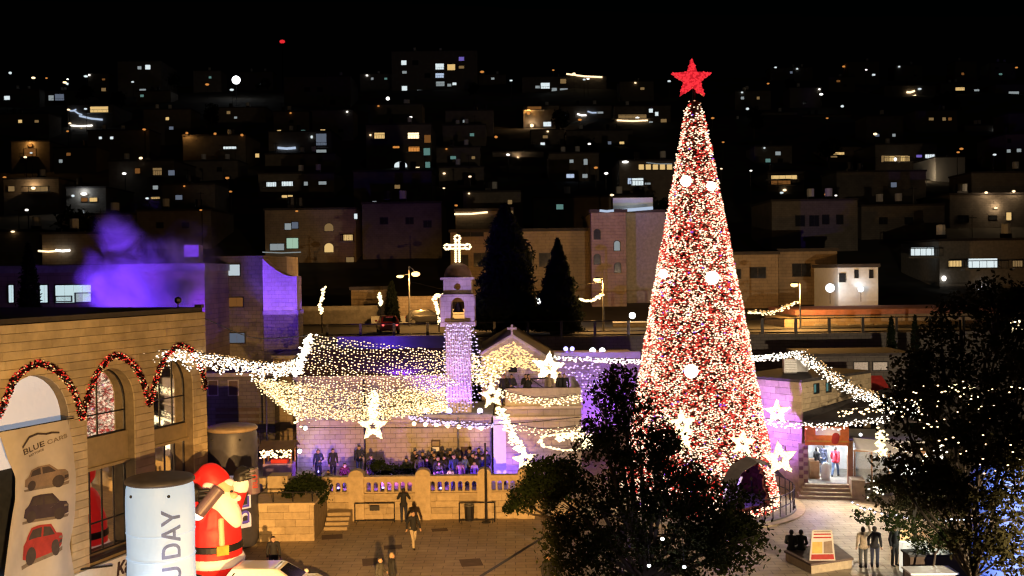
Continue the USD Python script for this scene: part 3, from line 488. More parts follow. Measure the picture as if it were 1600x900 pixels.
# barriers, bin and lamp pole along the foot of the wall
def barrier(label, xa, xb, ya, Y, sign):
    a, b = G(xa, ya)[0], G(xb, ya)[0]; t = thing('crowd_barrier', label, 'barrier', ((a + b) / 2, Y, 0), None); h = 1.0
    part(t, 'frame', MB().tube([(a, Y, .0), (a, Y, h)], .03).tube([(b, Y, 0), (b, Y, h)], .03).tube([(a, Y, h), (b, Y, h)], .03).tube([(a, Y, .12), (b, Y, .12)], .03), 'dark_metal')
    if sign: part(t, 'plate', MB().box((a + b) / 2 - .25, (a + b) / 2 + .25, Y - .03, Y - .005, h - .38, h - .12), 'black')
    for s in (a + .1, b - .1): part(t, 'foot', MB().tube([(s, Y - .3, .02), (s, Y + .3, .02)], .025), 'dark_metal')
barrier('open steel barrier with small black plate at the wall foot', 556, 617, 815, 52.5, True); barrier('open steel barrier around the litter bin at the wall foot', 718, 773, 815, 52.3, False)
bx = P(733, 800, 52.6)[0]; bi = thing('litter_bin', 'dark litter bin standing behind the right barrier', 'bin', (bx, 52.65, 0)); part(bi, 'body', MB().lathe([(.01, 0), (.22, .0), (.26, .75), (.24, .78), (.0, .78)], (bx, 52.7, 0), 16), 'dark_metal'); part(bi, 'rim', MB().lathe([(.27, .76), (.28, .82), (.24, .83), (.24, .77)], (bx, 52.7, 0), 16), 'grey_metal')
bx = G(760, 812)[0]; t = thing('lamp_pole', 'unlit dark pole rising in front of the balustrade', 'pole', (bx, 52.2, 0)); part(t, 'pole', MB().tube([(bx, 52.2, .0), (bx, 52.2, P(760, 692, 52.2)[2])], [.07, .05], 8), 'dark_metal'); part(t, 'base_plate', MB().lathe([(.0, 0), (.24, 0), (.24, .05), (.1, .09), (0, .09)], (bx, 52.2, 0), 12), 'dark_metal')

# ================================================================== CHURCH
CY = 62.0
nl, nr = P(463, 650, CY)[0], P(705, 650, CY)[0]; NE = P(580, 592, CY)[2]; RIDGE = P(600, 545, 67)[2]
ch_ = thing('church', 'stone church nave with pitched roof and wall washed in purple light', 'church', ((nl + nr) / 2, CY, TZ))
FC = Frame((0, CY), (1, 0), (0, -1))
part(ch_, 'nave_wall', MB().box(nl, nr + 1, CY, CY + .5, TZ - .1, NE), 'church_stone'); part(ch_, 'west_wall', MB().box(nl, nl + .5, CY + .51, 72, TZ - .1, NE), 'church_stone')
part(ch_, 'cornice', MB().box(nl - .15, nr + 1.1, CY - .18, CY + .55, NE + .002, NE + .22), 'tower_stone')
rf = MB(); rf.add([[nl - .2, CY - .1, NE + .23], [nr + 1.2, CY - .1, NE + .23], [nr + 1.2, 67, RIDGE], [nl - .2, 67, RIDGE], [nr + 1.2, 73, NE + .3], [nl - .2, 73, NE + .3]], [[0, 1, 2, 3], [3, 2, 4, 5]]); rf.add([[nl - .2, CY - .1, NE + .23], [nl - .2, 67, RIDGE], [nl - .2, 73, NE + .3]], [[0, 1, 2]])
part(ch_, 'roof', rf, 'roof_tiles')
for px, py in ((548, 655), (650, 655)): pass
pxw = P(570, 690, CY - .1)[0]; part(ch_, 'downpipe', MB().tube([(pxw, CY - .1, TZ), (pxw, CY - .1, NE)], .06), 'dark_metal')
# porch block: lower, further forward, with the tower rising behind
PYF = 60.3; pl_, pr_ = P(600, 690, PYF)[0], P(768, 690, PYF)[0]; PH = P(700, 652, PYF)[2]
pb = thing('church_porch', 'lower flat-roofed church porch with framed notice and dark doorway', 'building', ((pl_ + pr_) / 2, PYF, TZ))
dx0, dx1 = P(720, 720, PYF)[0], P(737, 720, PYF)[0]; dz = P(728, 698, PYF)[2]; FPp = Frame((0, PYF), (1, 0), (0, -1))
part(pb, 'wall', extr(sbox(pl_, TZ - .1, pr_, PH).difference(sbox(dx0, TZ - .2, dx1, dz)), -1.6, 0, FPp), 'church_stone'); part(pb, 'door', MB().box(dx0, dx1, PYF + .5, PYF + .58, TZ, dz), 'dark_wood')
part(pb, 'roof', MB().box(pl_ - .1, pr_ + .1, PYF - .12, 66.5, PH + .002, PH + .16), 'concrete')
nx, nz = P(681, 697, PYF)[0], P(681, 697, PYF)[2]; nb_ = part(pb, 'notice_board', MB().box(nx - .27, nx + .27, PYF - .06, PYF - .004, nz - .38, nz + .38), 'dark_wood'); part(nb_, 'paper', MB().box(nx - .2, nx + .2, PYF - .072, PYF - .061, nz - .3, nz - .05), 'fabric_white'); part(nb_, 'paper', MB().box(nx - .2, nx + .2, PYF - .072, PYF - .061, nz + .03, nz + .28), 'spandrel')
px_ = P(716, 690, PYF - .1)[0]; part(pb, 'downpipe', MB().tube([(px_, PYF - .1, TZ), (px_, PYF - .1, PH)], .07), 'grey_metal')
# bell tower
BY = 60.9; bxc = P(716, 560, BY)[0]; W2 = 46 / 2 * BY / F; z = lambda py: P(716, py, BY)[2]
bt = thing('bell_tower', 'slim square stone bell tower with open belfry, red dome and glowing cross', 'bell tower', (bxc, BY, PH + .16)); B0 = BY + W2
FBt = Frame((0, B0 - W2), (1, 0), (0, -1))
part(bt, 'shaft', MB().box(bxc - W2 * .85, bxc + W2 * .85, B0 - W2 * .85, B0 + W2 * .85, PH + .17, z(510)), 'tower_stone')
part(bt, 'lower_cornice', MB().box(bxc - W2 * 1.18, bxc + W2 * 1.18, B0 - W2 * 1.18, B0 + W2 * 1.18, z(510) + .002, z(503)), 'tower_stone')
zb0, zb1, zt1 = z(503) + .002, z(464), z(437); bf = Manifold.cube([W2 * 2, W2 * 2, zb1 - zb0], True).translate([bxc, B0, (zb0 + zb1) / 2])
oh, ow = (zb1 - zb0) * .62, W2 * .46
for ang in (0, 90): bf = bf - (Manifold.cube([ow * 2, W2 * 3, oh], True) + Manifold.cylinder(W2 * 3, ow, ow, 20, True).rotate([90, 0, 0]).translate([0, 0, oh / 2])).rotate([0, 0, ang]).translate([bxc, B0, zb0 + oh / 2 + .12])
part(bt, 'belfry', bf, 'tower_stone')
for sx in (-1, 1):
    for sy in (-1, 1): part(bt, 'pilaster', MB().box(bxc + sx * W2 * 1.02 - .12, bxc + sx * W2 * 1.02 + .12, B0 + sy * W2 * 1.02 - .12, B0 + sy * W2 * 1.02 + .12, zb0 + .003, zb1 - .003), 'tower_stone')
part(bt, 'bell', MB().lathe([(.34, 0), (.3, .1), (.2, .35), (.16, .5), (.05, .58), (0, .6)], (bxc, B0, zb0 + .55), 18), 'dark_metal', smooth=True)
part(bt, 'middle_cornice', MB().box(bxc - W2 * 1.12, bxc + W2 * 1.12, B0 - W2 * 1.12, B0 + W2 * 1.12, zb1 + .002, zb1 + .16), 'tower_stone')
up_ = Manifold.cube([W2 * 1.9, W2 * 1.9, zt1 - zb1 - .18], True).translate([bxc, B0, (zb1 + zt1) / 2 + .08]) - Manifold.cylinder(W2 * 3, .2, .2, 16, True).rotate([90, 0, 0]).translate([bxc, B0, (zb1 + zt1) / 2 + .1]); part(bt, 'drum', up_, 'tower_stone')
part(bt, 'upper_cornice', MB().box(bxc - W2 * 1.14, bxc + W2 * 1.14, B0 - W2 * 1.14, B0 + W2 * 1.14, zt1 + .002, zt1 + .14), 'tower_stone')
zd = z(411) - zt1 - .15; part(bt, 'dome', MB().lathe([(W2 * .95 * math.cos(a) ** .8 + .001, zt1 + .15 + zd * math.sin(a)) for a in np.linspace(0, 1.56, 14)], (bxc, B0, 0), 28), 'dome_pink', smooth=True)
zc0, zc1 = z(411), z(371); zcm = z(385); cw = .62
def crossmesh(x, y, z0, z1, zm, hw, r): return MB().box(x - r, x + r, y - r, y + r, z0, z1).box(x - hw, x - r - .001, y - r, y + r, zm - r, zm + r).box(x + r + .001, x + hw, y - r, y + r, zm - r, zm + r)
cx = part(bt, 'cross', crossmesh(bxc, B0, zc0 - .1, zc1, zcm, cw, .07), 'dome_red')
cb = [(bxc + sx * .11, B0 - .08, k) for k in np.arange(zc0 + .1, zc1, .11) for sx in (-1, 1)] + [(bxc + k, B0 - .08, zcm + sz * .11) for k in np.arange(-cw, cw + .01, .1) for sz in (-1, 1)] + [(bxc + cc[0] + .16 * math.cos(a), B0 - .08, cc[1] + .16 * math.sin(a)) for cc in ((-cw, zcm), (cw, zcm), (0, zc1)) for a in np.linspace(0, 6, 8)]
part(cx, 'warm_bulbs', octa(cb, .10, .06, .07), 'star_light', kind='stuff')
# gabled front, balcony wing and rear hall
GY = 66.0; gx0, gx1, gxa = P(752, 560, GY)[0], P(872, 575, GY)[0], P(800, 527, GY)[0]; gz0, gza = P(752, 556, GY)[2], P(800, 527, GY)[2]; gz1 = P(872, 572, GY)[2]
gb = thing('gabled_chapel', 'gabled stone chapel front with small window and a cross on its apex', 'church', (gxa, GY, TZ)); FG = Frame((0, GY), (1, 0), (0, -1))
gp = Polygon([(gx0, TZ), (gx1, TZ), (gx1, gz1), (gxa, gza), (gx0, gz0)]); wx, wz = P(801, 572, GY)[0], P(801, 580, GY)[2]; wn = arch(wx - .28, wx + .28, wz - .1, wz + .55, wz + .85)
part(gb, 'wall', extr(gp.difference(wn), -.6, 0, FG), 'church_stone'); part(gb, 'window', extr(wn, -.4, -.35, FG), 'pane_dark')
rv = np.array([[gx0 - .2, gz0 - .02], [gxa, gza + .12], [gx1 + .2, gz1 - .02]]); rm = MB()
for a, b in ((0, 1), (1, 2)): rm.add([[rv[a][0], GY + .05, rv[a][1] + .02], [rv[b][0], GY + .05, rv[b][1] + .02], [rv[b][0], 78, rv[b][1] + .02], [rv[a][0], 78, rv[a][1] + .02], [rv[a][0], GY + .05, rv[a][1] + .12], [rv[b][0], GY + .05, rv[b][1] + .12], [rv[b][0], 78, rv[b][1] + .12], [rv[a][0], 78, rv[a][1] + .12]], [[4, 5, 6, 7], [0, 3, 2, 1], [0, 1, 5, 4], [3, 7, 6, 2], [0, 4, 7, 3], [1, 2, 6, 5]])
part(gb, 'roof', rm, 'roof_dark'); part(gb, 'raking_cornice', MB().tube([(gx0 - .1, GY - .06, gz0 + .06), (gxa, GY - .06, gza + .12)], .11, 6).tube([(gxa, GY - .06, gza + .12), (gx1 + .1, GY - .06, gz1 + .06)], .11, 6), 'tower_stone'); part(gb, 'cross', crossmesh(gxa, GY - .1, gza + .15, P(803, 507, GY)[2], P(803, 513, GY)[2], .3, .07), 'church_stone')
AY = 58.6; ax0, ax1 = P(790, 650, AY)[0], P(908, 650, AY)[0]; AT = P(850, 606, AY)[2]
aw = thing('balcony_wing', 'cream stone wing with a solid balcony parapet below the gable', 'building', ((ax0 + ax1) / 2, AY, 0)); part(aw, 'wall', MB().box(ax0, ax1, AY, 65.3, 0, AT - 1.0), 'warm_block'); part(aw, 'parapet', MB().box(ax0, ax1, AY - .12, AY + .15, AT - 1.0, AT), 'wall_stone_a'); part(aw, 'moulding', MB().box(ax0 - .08, ax1 + .08, AY - .2, AY - .01, AT - 1.16, AT - 1.02), 'wall_stone_c'); part(aw, 'side_parapet', MB().box(ax1 - .25, ax1, AY + .16, 65, AT - 1.0, AT), 'wall_stone_a')
BALZ = AT - 1.0; part(aw, 'string_course', MB().box(ax0 - .05, ax1 + .05, AY - .08, AY - .005, P(850, 655, AY)[2], P(850, 651, AY)[2]), 'wall_stone_c')
HY = 66.2; hx0, hx1 = P(866, 580, HY)[0], P(1000, 580, HY)[0]; HT = P(905, 560, HY)[2]
rh = thing('rear_hall', 'flat-roofed hall with violet-lit wall right of the gable', 'building', ((hx0 + hx1) / 2, HY, 0)); part(rh, 'wall', MB().box(hx0, hx1, HY, 73, 0, HT), 'tower_stone'); part(rh, 'cornice', MB().box(hx0 + .02, hx1, HY - .3, HY + .4, HT + .002, HT + .4), 'white_paint')
# smooth violet panel wall between porch and wing
vx0, vx1 = P(771, 690, 60)[0], P(806, 690, 60)[0]; vw = thing('violet_wall', 'smooth narrow wall panel lit bright violet beside the porch', 'wall', ((vx0 + vx1) / 2, 60, TZ)); part(vw, 'panel', MB().box(vx0, vx1, 60, 60.4, 0, P(788, 650, 60)[2]), 'white_paint'); part(vw, 'column', MB().tube([(P(808, 690, 59.7)[0], 59.7, 0), (P(808, 690, 59.7)[0], 59.7, P(808, 650, 59.7)[2])], .14, 12), 'white_paint')
# floodlights
for px, lb in ((665, 'violet floodlight on the porch roof left of the bell tower'), (702, 'violet floodlight at the foot of the bell tower'), (750, 'violet floodlight on the porch roof right of the bell tower')):
    p = P(px, 642, 60.38); floodlight(lb, p, (bxc + (px - 716) * .01, BY + (.1 if px == 702 else .5), 9 if px != 702 else 10.5), (.24, .085, 1.), 130, 'lens_violet', 70, .17, stand=p[2] - PH - .16)
for px, py, lb in ((884, 545, 'left of two small violet floodlights on the hall roof'), (894, 545, 'right of two small violet floodlights on the hall roof')): p = P(px, py, 67.5); floodlight(lb, p, p + [0, -3, -1.2], VIOLET, 25, 'lens_blue', 75, .15, stand=p[2] - HT)
for px, lb in ((926, 'left of two white floodlights on posts on the hall roof'), (941, 'right of two white floodlights on posts on the hall roof')): p = P(px, 548, 67.5); floodlight(lb, p, p + [0, -5, -3], COOL, 40, 'lens_white', 60, .2, stand=p[2] - HT)
vr = thing('violet_spot', 'violet spot lamp on a stand behind the balcony parapet', 'spot lamp', (P(900, 600, 61)[0], 61, BALZ)); part(vr, 'can', MB().tube([(P(900, 600, 61)[0], 61, BALZ), (P(900, 600, 61)[0], 61, BALZ + .35)], .12, 10), 'dark_metal'); lamp_light(vr, (P(900, 600, 61)[0], 61.2, BALZ + .9), .1, (.30, .10, 1.), 330, (P(905, 580, HY)[0], HY, HT - 1), 80)
for X_, Y_, aim, I, lb, cone in ((P(498, 717, 60.5)[0], 60.3, (P(500, 690, CY)[0], CY, 4.), 90, 'small violet spot on the terrace by the left end of the church wall', 80), (P(600, 735, 56)[0], 55.5, (P(600, 680, CY)[0], CY, 4), 170, 'violet spot behind the terrace balustrade facing the church wall', 70), (P(690, 735, 56)[0], 55.2, (P(690, 690, CY)[0], PYF, 3.5), 130, 'violet spot behind the terrace balustrade facing the porch wall', 70), (P(530, 735, 56)[0], 55.6, (P(530, 690, CY)[0], CY, 4), 150, 'violet spot behind the left balustrade facing the church wall', 70), (P(788, 730, 57)[0], 57.2, (P(788, 690, 60)[0], 60, 3.), 170, 'violet spot on the terrace facing the smooth panel wall', 78), (P(775, 770, 54.2)[0], 54.4, (P(775, 750, 56)[0], 58, .8), 70, 'violet spot on the terrace floor behind the right balustrade', 85), (P(700, 770, 54.2)[0], 54.3, (P(700, 750, 58)[0], 60, .8), 45, 'violet spot on the terrace floor behind the middle balustrade', 85)):
    t = thing('violet_spot', lb, 'spot lamp', (X_, Y_, TZ)); part(t, 'can', MB().tube([(X_, Y_, TZ), (X_, Y_, TZ + .22)], .1, 10), 'dark_metal'); part(t, 'lens', MB().sph((X_, Y_, TZ + .26), .07, 1), 'lens_blue'); lamp_light(t, (X_, Y_ + .05, TZ + .42), .08, (.34, .12, 1.) if Y_ < 60 and cone == 70 else (.18, .08, 1.), I, aim, cone)
q = P(625, 592, 61.4); t = thing('violet_spot', 'added violet spot on the church eave washing the nave roof', 'spot lamp', (q[0], 61.6, NE + .23)); part(t, 'can', MB().tube([(q[0], 61.6, NE + .23), (q[0], 61.6, NE + .45)], .1, 8), 'dark_metal'); lamp_light(t, (q[0], 61.6, NE + .75), .08, VIOLET, 420, (q[0], 65, NE + 1.6), 80)  # extra spot added to lift the violet on the nave roof
q = np.array([P(724, 700, 55)[0], 55.0, TZ]); t = thing('violet_spot', 'violet spot on the terrace aimed up at the bell tower', 'spot lamp', q); part(t, 'can', MB().tube([q, q + [0, 0, .3]], .12, 8), 'dark_metal'); lamp_light(t, q + [0, 0, .5], .08, (.50, .33, .95), 3000, (bxc, BY, 9.6), 15)
q = np.array([P(930, 600, 63.6)[0], 63.6, 0]); t = thing('violet_spot', 'violet spot on a post facing the rear hall wall', 'spot lamp', q); part(t, 'post', MB().tube([q, q + [0, 0, 3.2]], .05, 8), 'dark_metal'); lamp_light(t, q + [0, 0, 3.5], .08, (.30, .10, 1.), 300, (P(915, 580, HY)[0], HY, HT - 1.4), 75)
q = np.array([P(842, 605, 62)[0], 62, BALZ]); t = thing('violet_spot', 'violet spot on the balcony floor facing the chapel gable', 'spot lamp', q); part(t, 'can', MB().tube([q, q + [0, 0, .2]], .09, 8), 'dark_metal'); lamp_light(t, q + [0, 0, .4], .08, (.40, .22, 1.), 90, (P(825, 590, GY)[0], GY, BALZ + 1), 75)
# stall with lights at the left end of the terrace
sx_ = P(437, 720, 57)[0]; sl = thing('market_stall', 'small stall with violet cloth counter and string-lit roof on the terrace', 'stall', (sx_, 57, TZ)); ps = MB()
for a in (-.75, .75):
    for b in (-.5, .5): part(sl, 'post', MB().tube([(sx_ + a, 57 + b, TZ), (sx_ + a, 57 + b, P(437, 700, 57)[2])], .04), 'wood')
ps = None; zr_ = P(437, 695, 57)[2]; part(sl, 'counter', MB().box(sx_ - .8, sx_ + .8, 56.4, 57.4, TZ, P(437, 722, 57)[2]), 'purple_cloth'); part(sl, 'goods', MB().box(sx_ - .4, sx_ + .5, 56.6, 57.1, P(437, 722, 57)[2] + .002, P(437, 716, 57)[2]), 'red_cloth'); part(sl, 'roof', MB().add([[sx_ - 1, 56.2, zr_ - .15], [sx_ + 1, 56.2, zr_ - .15], [sx_ + 1, 57, zr_ + .25], [sx_ - 1, 57, zr_ + .25], [sx_ + 1, 57.8, zr_ - .15], [sx_ - 1, 57.8, zr_ - .15]], [[0, 1, 2, 3], [3, 2, 4, 5]]), 'dark_wood')
part(sl, 'warm_bulbs', octa(np.stack([rng.uniform(sx_ - .85, sx_ + .85, 70), np.full(70, 56.1), zr_ - .15 - rng.uniform(0, .42, 70)], -1), .07, .05, .045), 'bulb_warm', kind='stuff')

# ================================================================== BUILDINGS BEHIND ON THE LEFT
def pbox(x0, x1, yt, yb, Y): return P(x0, (yt + yb) / 2, Y)[0], P(x1, (yt + yb) / 2, Y)[0], P((x0 + x1) / 2, yb, Y)[2], P((x0 + x1) / 2, yt, Y)[2]
def pwin(t, Y, px, py, w, h, lit, frame='dark_metal', n=1, archtop=False, fz=.06):
    """a framed window on a wall facing the viewer at distance Y"""
    x0, x1, z0, z1 = pbox(px - w / 2, px + w / 2, py - h / 2, py + h / 2, Y); b = min(.07, (x1 - x0) * .16); fr = Frame((0, Y), (1, 0), (0, -1))
    sh = arch(x0, x1, z0, max(z1 - (x1 - x0) * .45, z0 + (z1 - z0) * .3), z1) if archtop else sbox(x0, z0, x1, z1)
    f = part(t, 'window', extr(sh.buffer(b, join_style=2).difference(sh), -.02, fz + .03, fr), frame)
    if archtop: part(f, 'pane', extr(sh, -.01, .02, fr), lit)
    else:
        for i in range(n): part(f, 'pane', extr(sbox(x0 + (x1 - x0) * i / n + (.02 if i else 0), z0, x0 + (x1 - x0) * (i + 1) / n, z1), -.01, .02, fr), lit)
    return f
LY = 70.0
a, b, z0, z1 = pbox(-60, 320, 414, 520, LY); lb = thing('long_low_building', 'long pale building with lit office windows behind the arched building roof', 'building', ((a + b) / 2, LY, 0))
part(lb, 'wall', MB().box(a, b, LY, LY + 9, 0, z1 - .5), 'warm_block'); part(lb, 'cornice', MB().box(a - .1, b + .1, LY - .2, LY + 9.1, z1 - .498, z1), 'concrete'); part(lb, 'roof', MB().box(a + .3, b - .3, LY + .3, LY + 8.8, z1 + .002, z1 + .05), 'roof_dark')
for px, w, n in ((69, 12, 1), (115, 56, 2), (18, 8, 1)):
    f = pwin(lb, LY, px, 459, w, 27, 'office_lit', n=n * 2); 
pwin(lb, LY, 100, 467, 24, 7, 'pane_dark', fz=.1); pwin(lb, LY, 131, 465, 24, 13, 'lit_x', fz=.1)
part(lb, 'roof_edge_box', MB().box(P(292, 405, LY)[0] - .5, P(292, 405, LY)[0] + .5, LY + 1, LY + 2, z1 + .06, z1 + 1.3), 'concrete')
# purple building in the gap
QY = 76.0
a, b, z0, z1 = pbox(322, 412, 400, 540, QY); vb = thing('violet_building', 'tall building washed violet with a curved parapet and lit stair windows', 'building', ((a + b) / 2, QY, 0))
part(vb, 'stair_wall', MB().box(a, b, QY, QY + 8, 0, z1), 'hill_stone')
for px, py, w, h, m in ((366, 422, 18, 17, 'room_lit'), (369, 472, 22, 14, 'lit_p'), (370, 528, 25, 15, 'lit_q')): pwin(vb, QY, px, py, w, h, m, n=2 if w > 20 else 1)
a2, b2, _, z2 = pbox(411, 464, 432, 485, QY - 1.5); fr = Frame((0, QY - 1.5), (1, 0), (0, -1)); zl_ = P(440, 485, QY - 1.5)[2]; zt_ = P(412, 404, QY - 1.5)[2]
cv = [(a2 + (b2 - a2) * k, z2 + (zt_ - z2) * max(0, 1 - k * 1.15) ** 1.7) for k in np.linspace(0, 1, 14)]
part(vb, 'curved_wall', extr(Polygon([(a2, zl_), (b2, zl_)] + cv[::-1]), -1.6, 0, fr), 'tower_stone'); part(vb, 'lower_wall', MB().box(a2, b2 + .05, QY - 1.45, QY + .3, 0, zl_ - .3), 'dark_block'); part(vb, 'ledge', MB().box(a2 - .02, b2 + .1, QY - 1.6, QY + .35, zl_ - .298, zl_ - .002), 'concrete')
a3, b3, zb3, z3 = pbox(388, 446, 401, 432, QY + 9); part(vb, 'upper_wall', MB().box(a3, b3, QY + 9, QY + 14, 0, z3), 'tower_stone')
# dark low house in the gap with shutters
a, b, z0, z1 = pbox(318, 430, 588, 720, 68.6); dh = thing('shuttered_house', 'dark low house with two shutters seen between arched building and church', 'building', ((a + b) / 2, 68.6, 0)); part(dh, 'wall', MB().box(a, b - .02, 68.6, 74, 0, z1), 'dark_block'); part(dh, 'roof', MB().box(a - .1, b, 68.4, 74, z1 + .002, z1 + .25), 'concrete')
for px in (333, 365): pwin(dh, 68.6, px, 606, 14, 22, 'dark_wood', 'concrete')
for i, py in enumerate(range(640, 700, 10)): q = P(370, py, 68.6); part(dh, 'shutter_slat', MB().box(P(338, py, 68.6)[0], P(405, py, 68.6)[0], 68.5, 68.59, q[2] - .12, q[2] + .12), 'dark_wood')
a, b, z0, z1 = pbox(428, 463, 560, 740, 70); sh_ = thing('narrow_house', 'narrow plain house wall just left of the church', 'building', ((a + b) / 2, 70, 0)); part(sh_, 'wall', MB().box(a, b, 70, 75, 0, z1), 'warm_block'); part(sh_, 'roof', MB().box(a - .1, b + .1, 69.9, 75, z1 + .002, z1 + .2), 'concrete')
# wall lamps beside the church corner
for px, py, lb_ in ((478, 669, 'small white wall lamp high beside the church corner'), (469, 705, 'round white lamp low beside the church corner')):
    p = P(px - 6, py, 61.2); t = thing('wall_lamp', lb_, 'lamp', p); part(t, 'bracket', MB().tube([p, p + [.12, .8, 0]], .03), 'dark_metal'); part(t, 'bulb', MB().sph(p + [.2, 0, 0], .13, 2), 'lens_white', smooth=True); lamp_light(t, p + [.3, -.35, -.1], .08, COOL, 5)
# violet smoke over the roof: real smoke lit by violet spots
mat('smoke_air', {'g': ('geometry', {}), 'mp': ('mapping', {'location': (21.6 - 4., -62.0 - 4., -11.9 - 4.), 'mapping_type': 'point'}), 'wn': ('noise_texture', {'scale': .22, 'detail': 2.0}), 'wa': ('vector_math', {'math_type': 'multiply_add', 'vector2': (8., 8., 8.)}), 'mp2': ('mapping', {'scale': (.24, .24, .20)}), 'gr': ('gradient_texture', {'gradient_type': 'quadratic_sphere'}), 'n': ('noise_texture', {'scale': .38, 'detail': 5.0, 'roughness': .62, 'distortion': 1.2}), 'nr': ('map_range', {'from_min': .40, 'from_max': .66, 'to_min': 0., 'to_max': 1., 'clamp': True}),
    'ml': ('math', {'math_type': 'multiply'}), 'm2': ('math', {'math_type': 'multiply', 'value2': 5.}), 'v': ('principled_volume', {'color': (.9, .9, .92), 'anisotropy': .2})},
    [('g.position', 'mp.vector'), ('g.position', 'wn.vector'), ('wn.color', 'wa.vector1'), ('mp.vector', 'wa.vector3'), ('wa.vector', 'mp2.vector'), ('mp2.vector', 'gr.vector'), ('g.position', 'n.vector'), ('n.fac', 'nr.value'), ('nr.result', 'ml.value1'), ('gr.fac', 'ml.value2'), ('ml.value', 'm2.value1'), ('m2.value', 'v.density')], surface=None, volume='v.volume')
solo('smoke', MB().box(-28.2, -17.6, 58.5, 67.5, ZR + .6 if False else 8.6, 19.5), 'smoke_air', 'drifting cloud of violet-lit smoke above the low roof', 'smoke', kind='stuff')
p = FB(np.array([[.35, -1.2, ZR + .55]]))[0]; floodlight('boxy floodlight on the roof corner of the arched building', p, P(215, 460, LY), VIOLET, 110, 'car_glass', 20, .16, stand=.35)
p = np.array([-27.6, 54.6, 7.4]); low = thing('smoke_spot', 'violet spot lamp behind the roof lighting the smoke', 'spot lamp', (p[0], p[1], 0)); part(low, 'post', MB().tube([[p[0], p[1], 0], p], .06), 'dark_metal'); lamp_light(low, p + [0, 0, .3], .1, (.17, .04, 1.), 17000, np.array([-22.6, 64, 12.6]), 27)
p = np.array([-15., 62, 6.8]); t = thing('wall_spot', 'violet spot lamp aimed at the curved parapet', 'spot lamp', (p[0], p[1], 0)); part(t, 'post', MB().tube([[p[0], p[1], 0], p], .05), 'dark_metal'); lamp_light(t, p + [0, .1, .25], .1, (.075, .03, 1.), 2600, P(444, 426, QY), 12)
p = np.array([-15.5, 66.5, 15.5]); lamp_light(t, P(385, 480, 71.0) + [0, 0, 0], .1, VIOLET, 3, P(350, 470, QY), 80)

# ================================================================== SHOP ON THE RIGHT
B0_ = P(1253, 640, 58)[:2]; d1 = np.array([.753, .658]); d2 = np.array([-.658, .753]); SHZ = P(1253, 598, 58)[2]
FL = Frame(B0_, d2, -d1); FR = Frame(B0_, d1, np.array([.658, -.753]))
sp = thing('stone_shop', 'stone corner shop with violet-lit side wall and open bright doorway', 'building', [*B0_, 0])
ll, lr = 4.6, 7.5
part(sp, 'side_wall', extr(sbox(0, 0, ll, SHZ), -.4, -.03, FL), 'joint'); zc_ = P(1300, 655, 59)[2]
wins = []
for px, py in ((1275, 607), (1294, 605)): s, z_ = FR.hit(px, py); wins.append(sbox(s - .25, z_ - .25, s + .25, z_ + .25))
ff = sbox(.0, 0, lr, SHZ)
for w in wins: ff = ff.difference(w)
part(sp, 'front_wall', extr(ff.difference(sbox(.35, -.1, lr - .2, zc_ - .75)), -.4, -.03, FR), 'joint')
for frm, ln, z00 in ((FL, ll, 0), (FR, lr, zc_ - .2)):
    n = 17 if z00 == 0 else 8; h = (SHZ - z00) / n
    for r in range(n):
        s = -(r % 2) * .35
        while s < ln:
            w = .75 + .4 * rng.random(); g = sbox(max(s, 0) + .008, z00 + r * h + .008, min(s + w, ln) - .008, z00 + (r + 1) * h - .008); s += w
            if frm is FR:
                for q in wins: g = g.difference(q.buffer(.06))
            if g.area > .02: part(sp, 'stone', extr(g, -.03, .015 + .02 * rng.random(), frm), 'wall_stone_' + 'abc'[rng.integers(3)])
for w in wins: f = part(sp, 'window', extr(w.buffer(.06, join_style=2).difference(w), -.2, .04, FR), 'dark_metal'); part(f, 'pane', extr(w, -.2, -.15, FR), 'lit_t')
rfv = FR(np.array([[0, 0, 0], [lr, 0, 0], [lr, -5, 0], [0, -ll, 0]], float)); part(sp, 'roof', MB().add(np.vstack([rfv + [0, 0, SHZ], rfv + [0, 0, SHZ + .16]]), [[4, 5, 6, 7], [0, 3, 2, 1], [0, 1, 5, 4], [1, 2, 6, 5], [2, 3, 7, 6], [3, 0, 4, 7]]), 'roof_dark')
# the canopy, its sign panel, doorway, steps
FS = Frame(B0_ + np.array([.15, -.05]), np.array([.985, -.17]), np.array([-.17, -.985])); h_ = lambda px, py: FS.hit(px, py)
d0, dd1 = h_(1266, 730)[0], h_(1324, 730)[0]; dz0, dz1 = h_(1290, 755)[1], h_(1290, 694)[1]
part(sp, 'canopy', MB().add(np.vstack([np.array([FS(np.array([[-.2, .9, zc_ + .05]]))[0], FS(np.array([[8.5, 1.0, zc_ + .25]]))[0], FR(np.array([[lr + 2, 0.05, zc_ + 1.05]]))[0], FR(np.array([[.05, .05, zc_ + .45]]))[0]]) + [0, 0, k] for k in (0, .12)]), [[4, 5, 6, 7], [0, 3, 2, 1], [0, 1, 5, 4], [1, 2, 6, 5], [2, 3, 7, 6], [3, 0, 4, 7]]), 'roof_dark')
sgp = part(sp, 'sign_panel', extr(sbox(h_(1256, 670)[0], dz1 + .03, h_(1324, 670)[0], h_(1290, 664)[1]), .45, .6, FS), 'sign_orange' if 'sign_orange' in M else plain('sign_orange', (.62, .17, .035), .6))
s0, s1, za, zb = h_(1258, 670)[0], h_(1322, 670)[0], dz1 + .1, h_(1290, 666)[1]
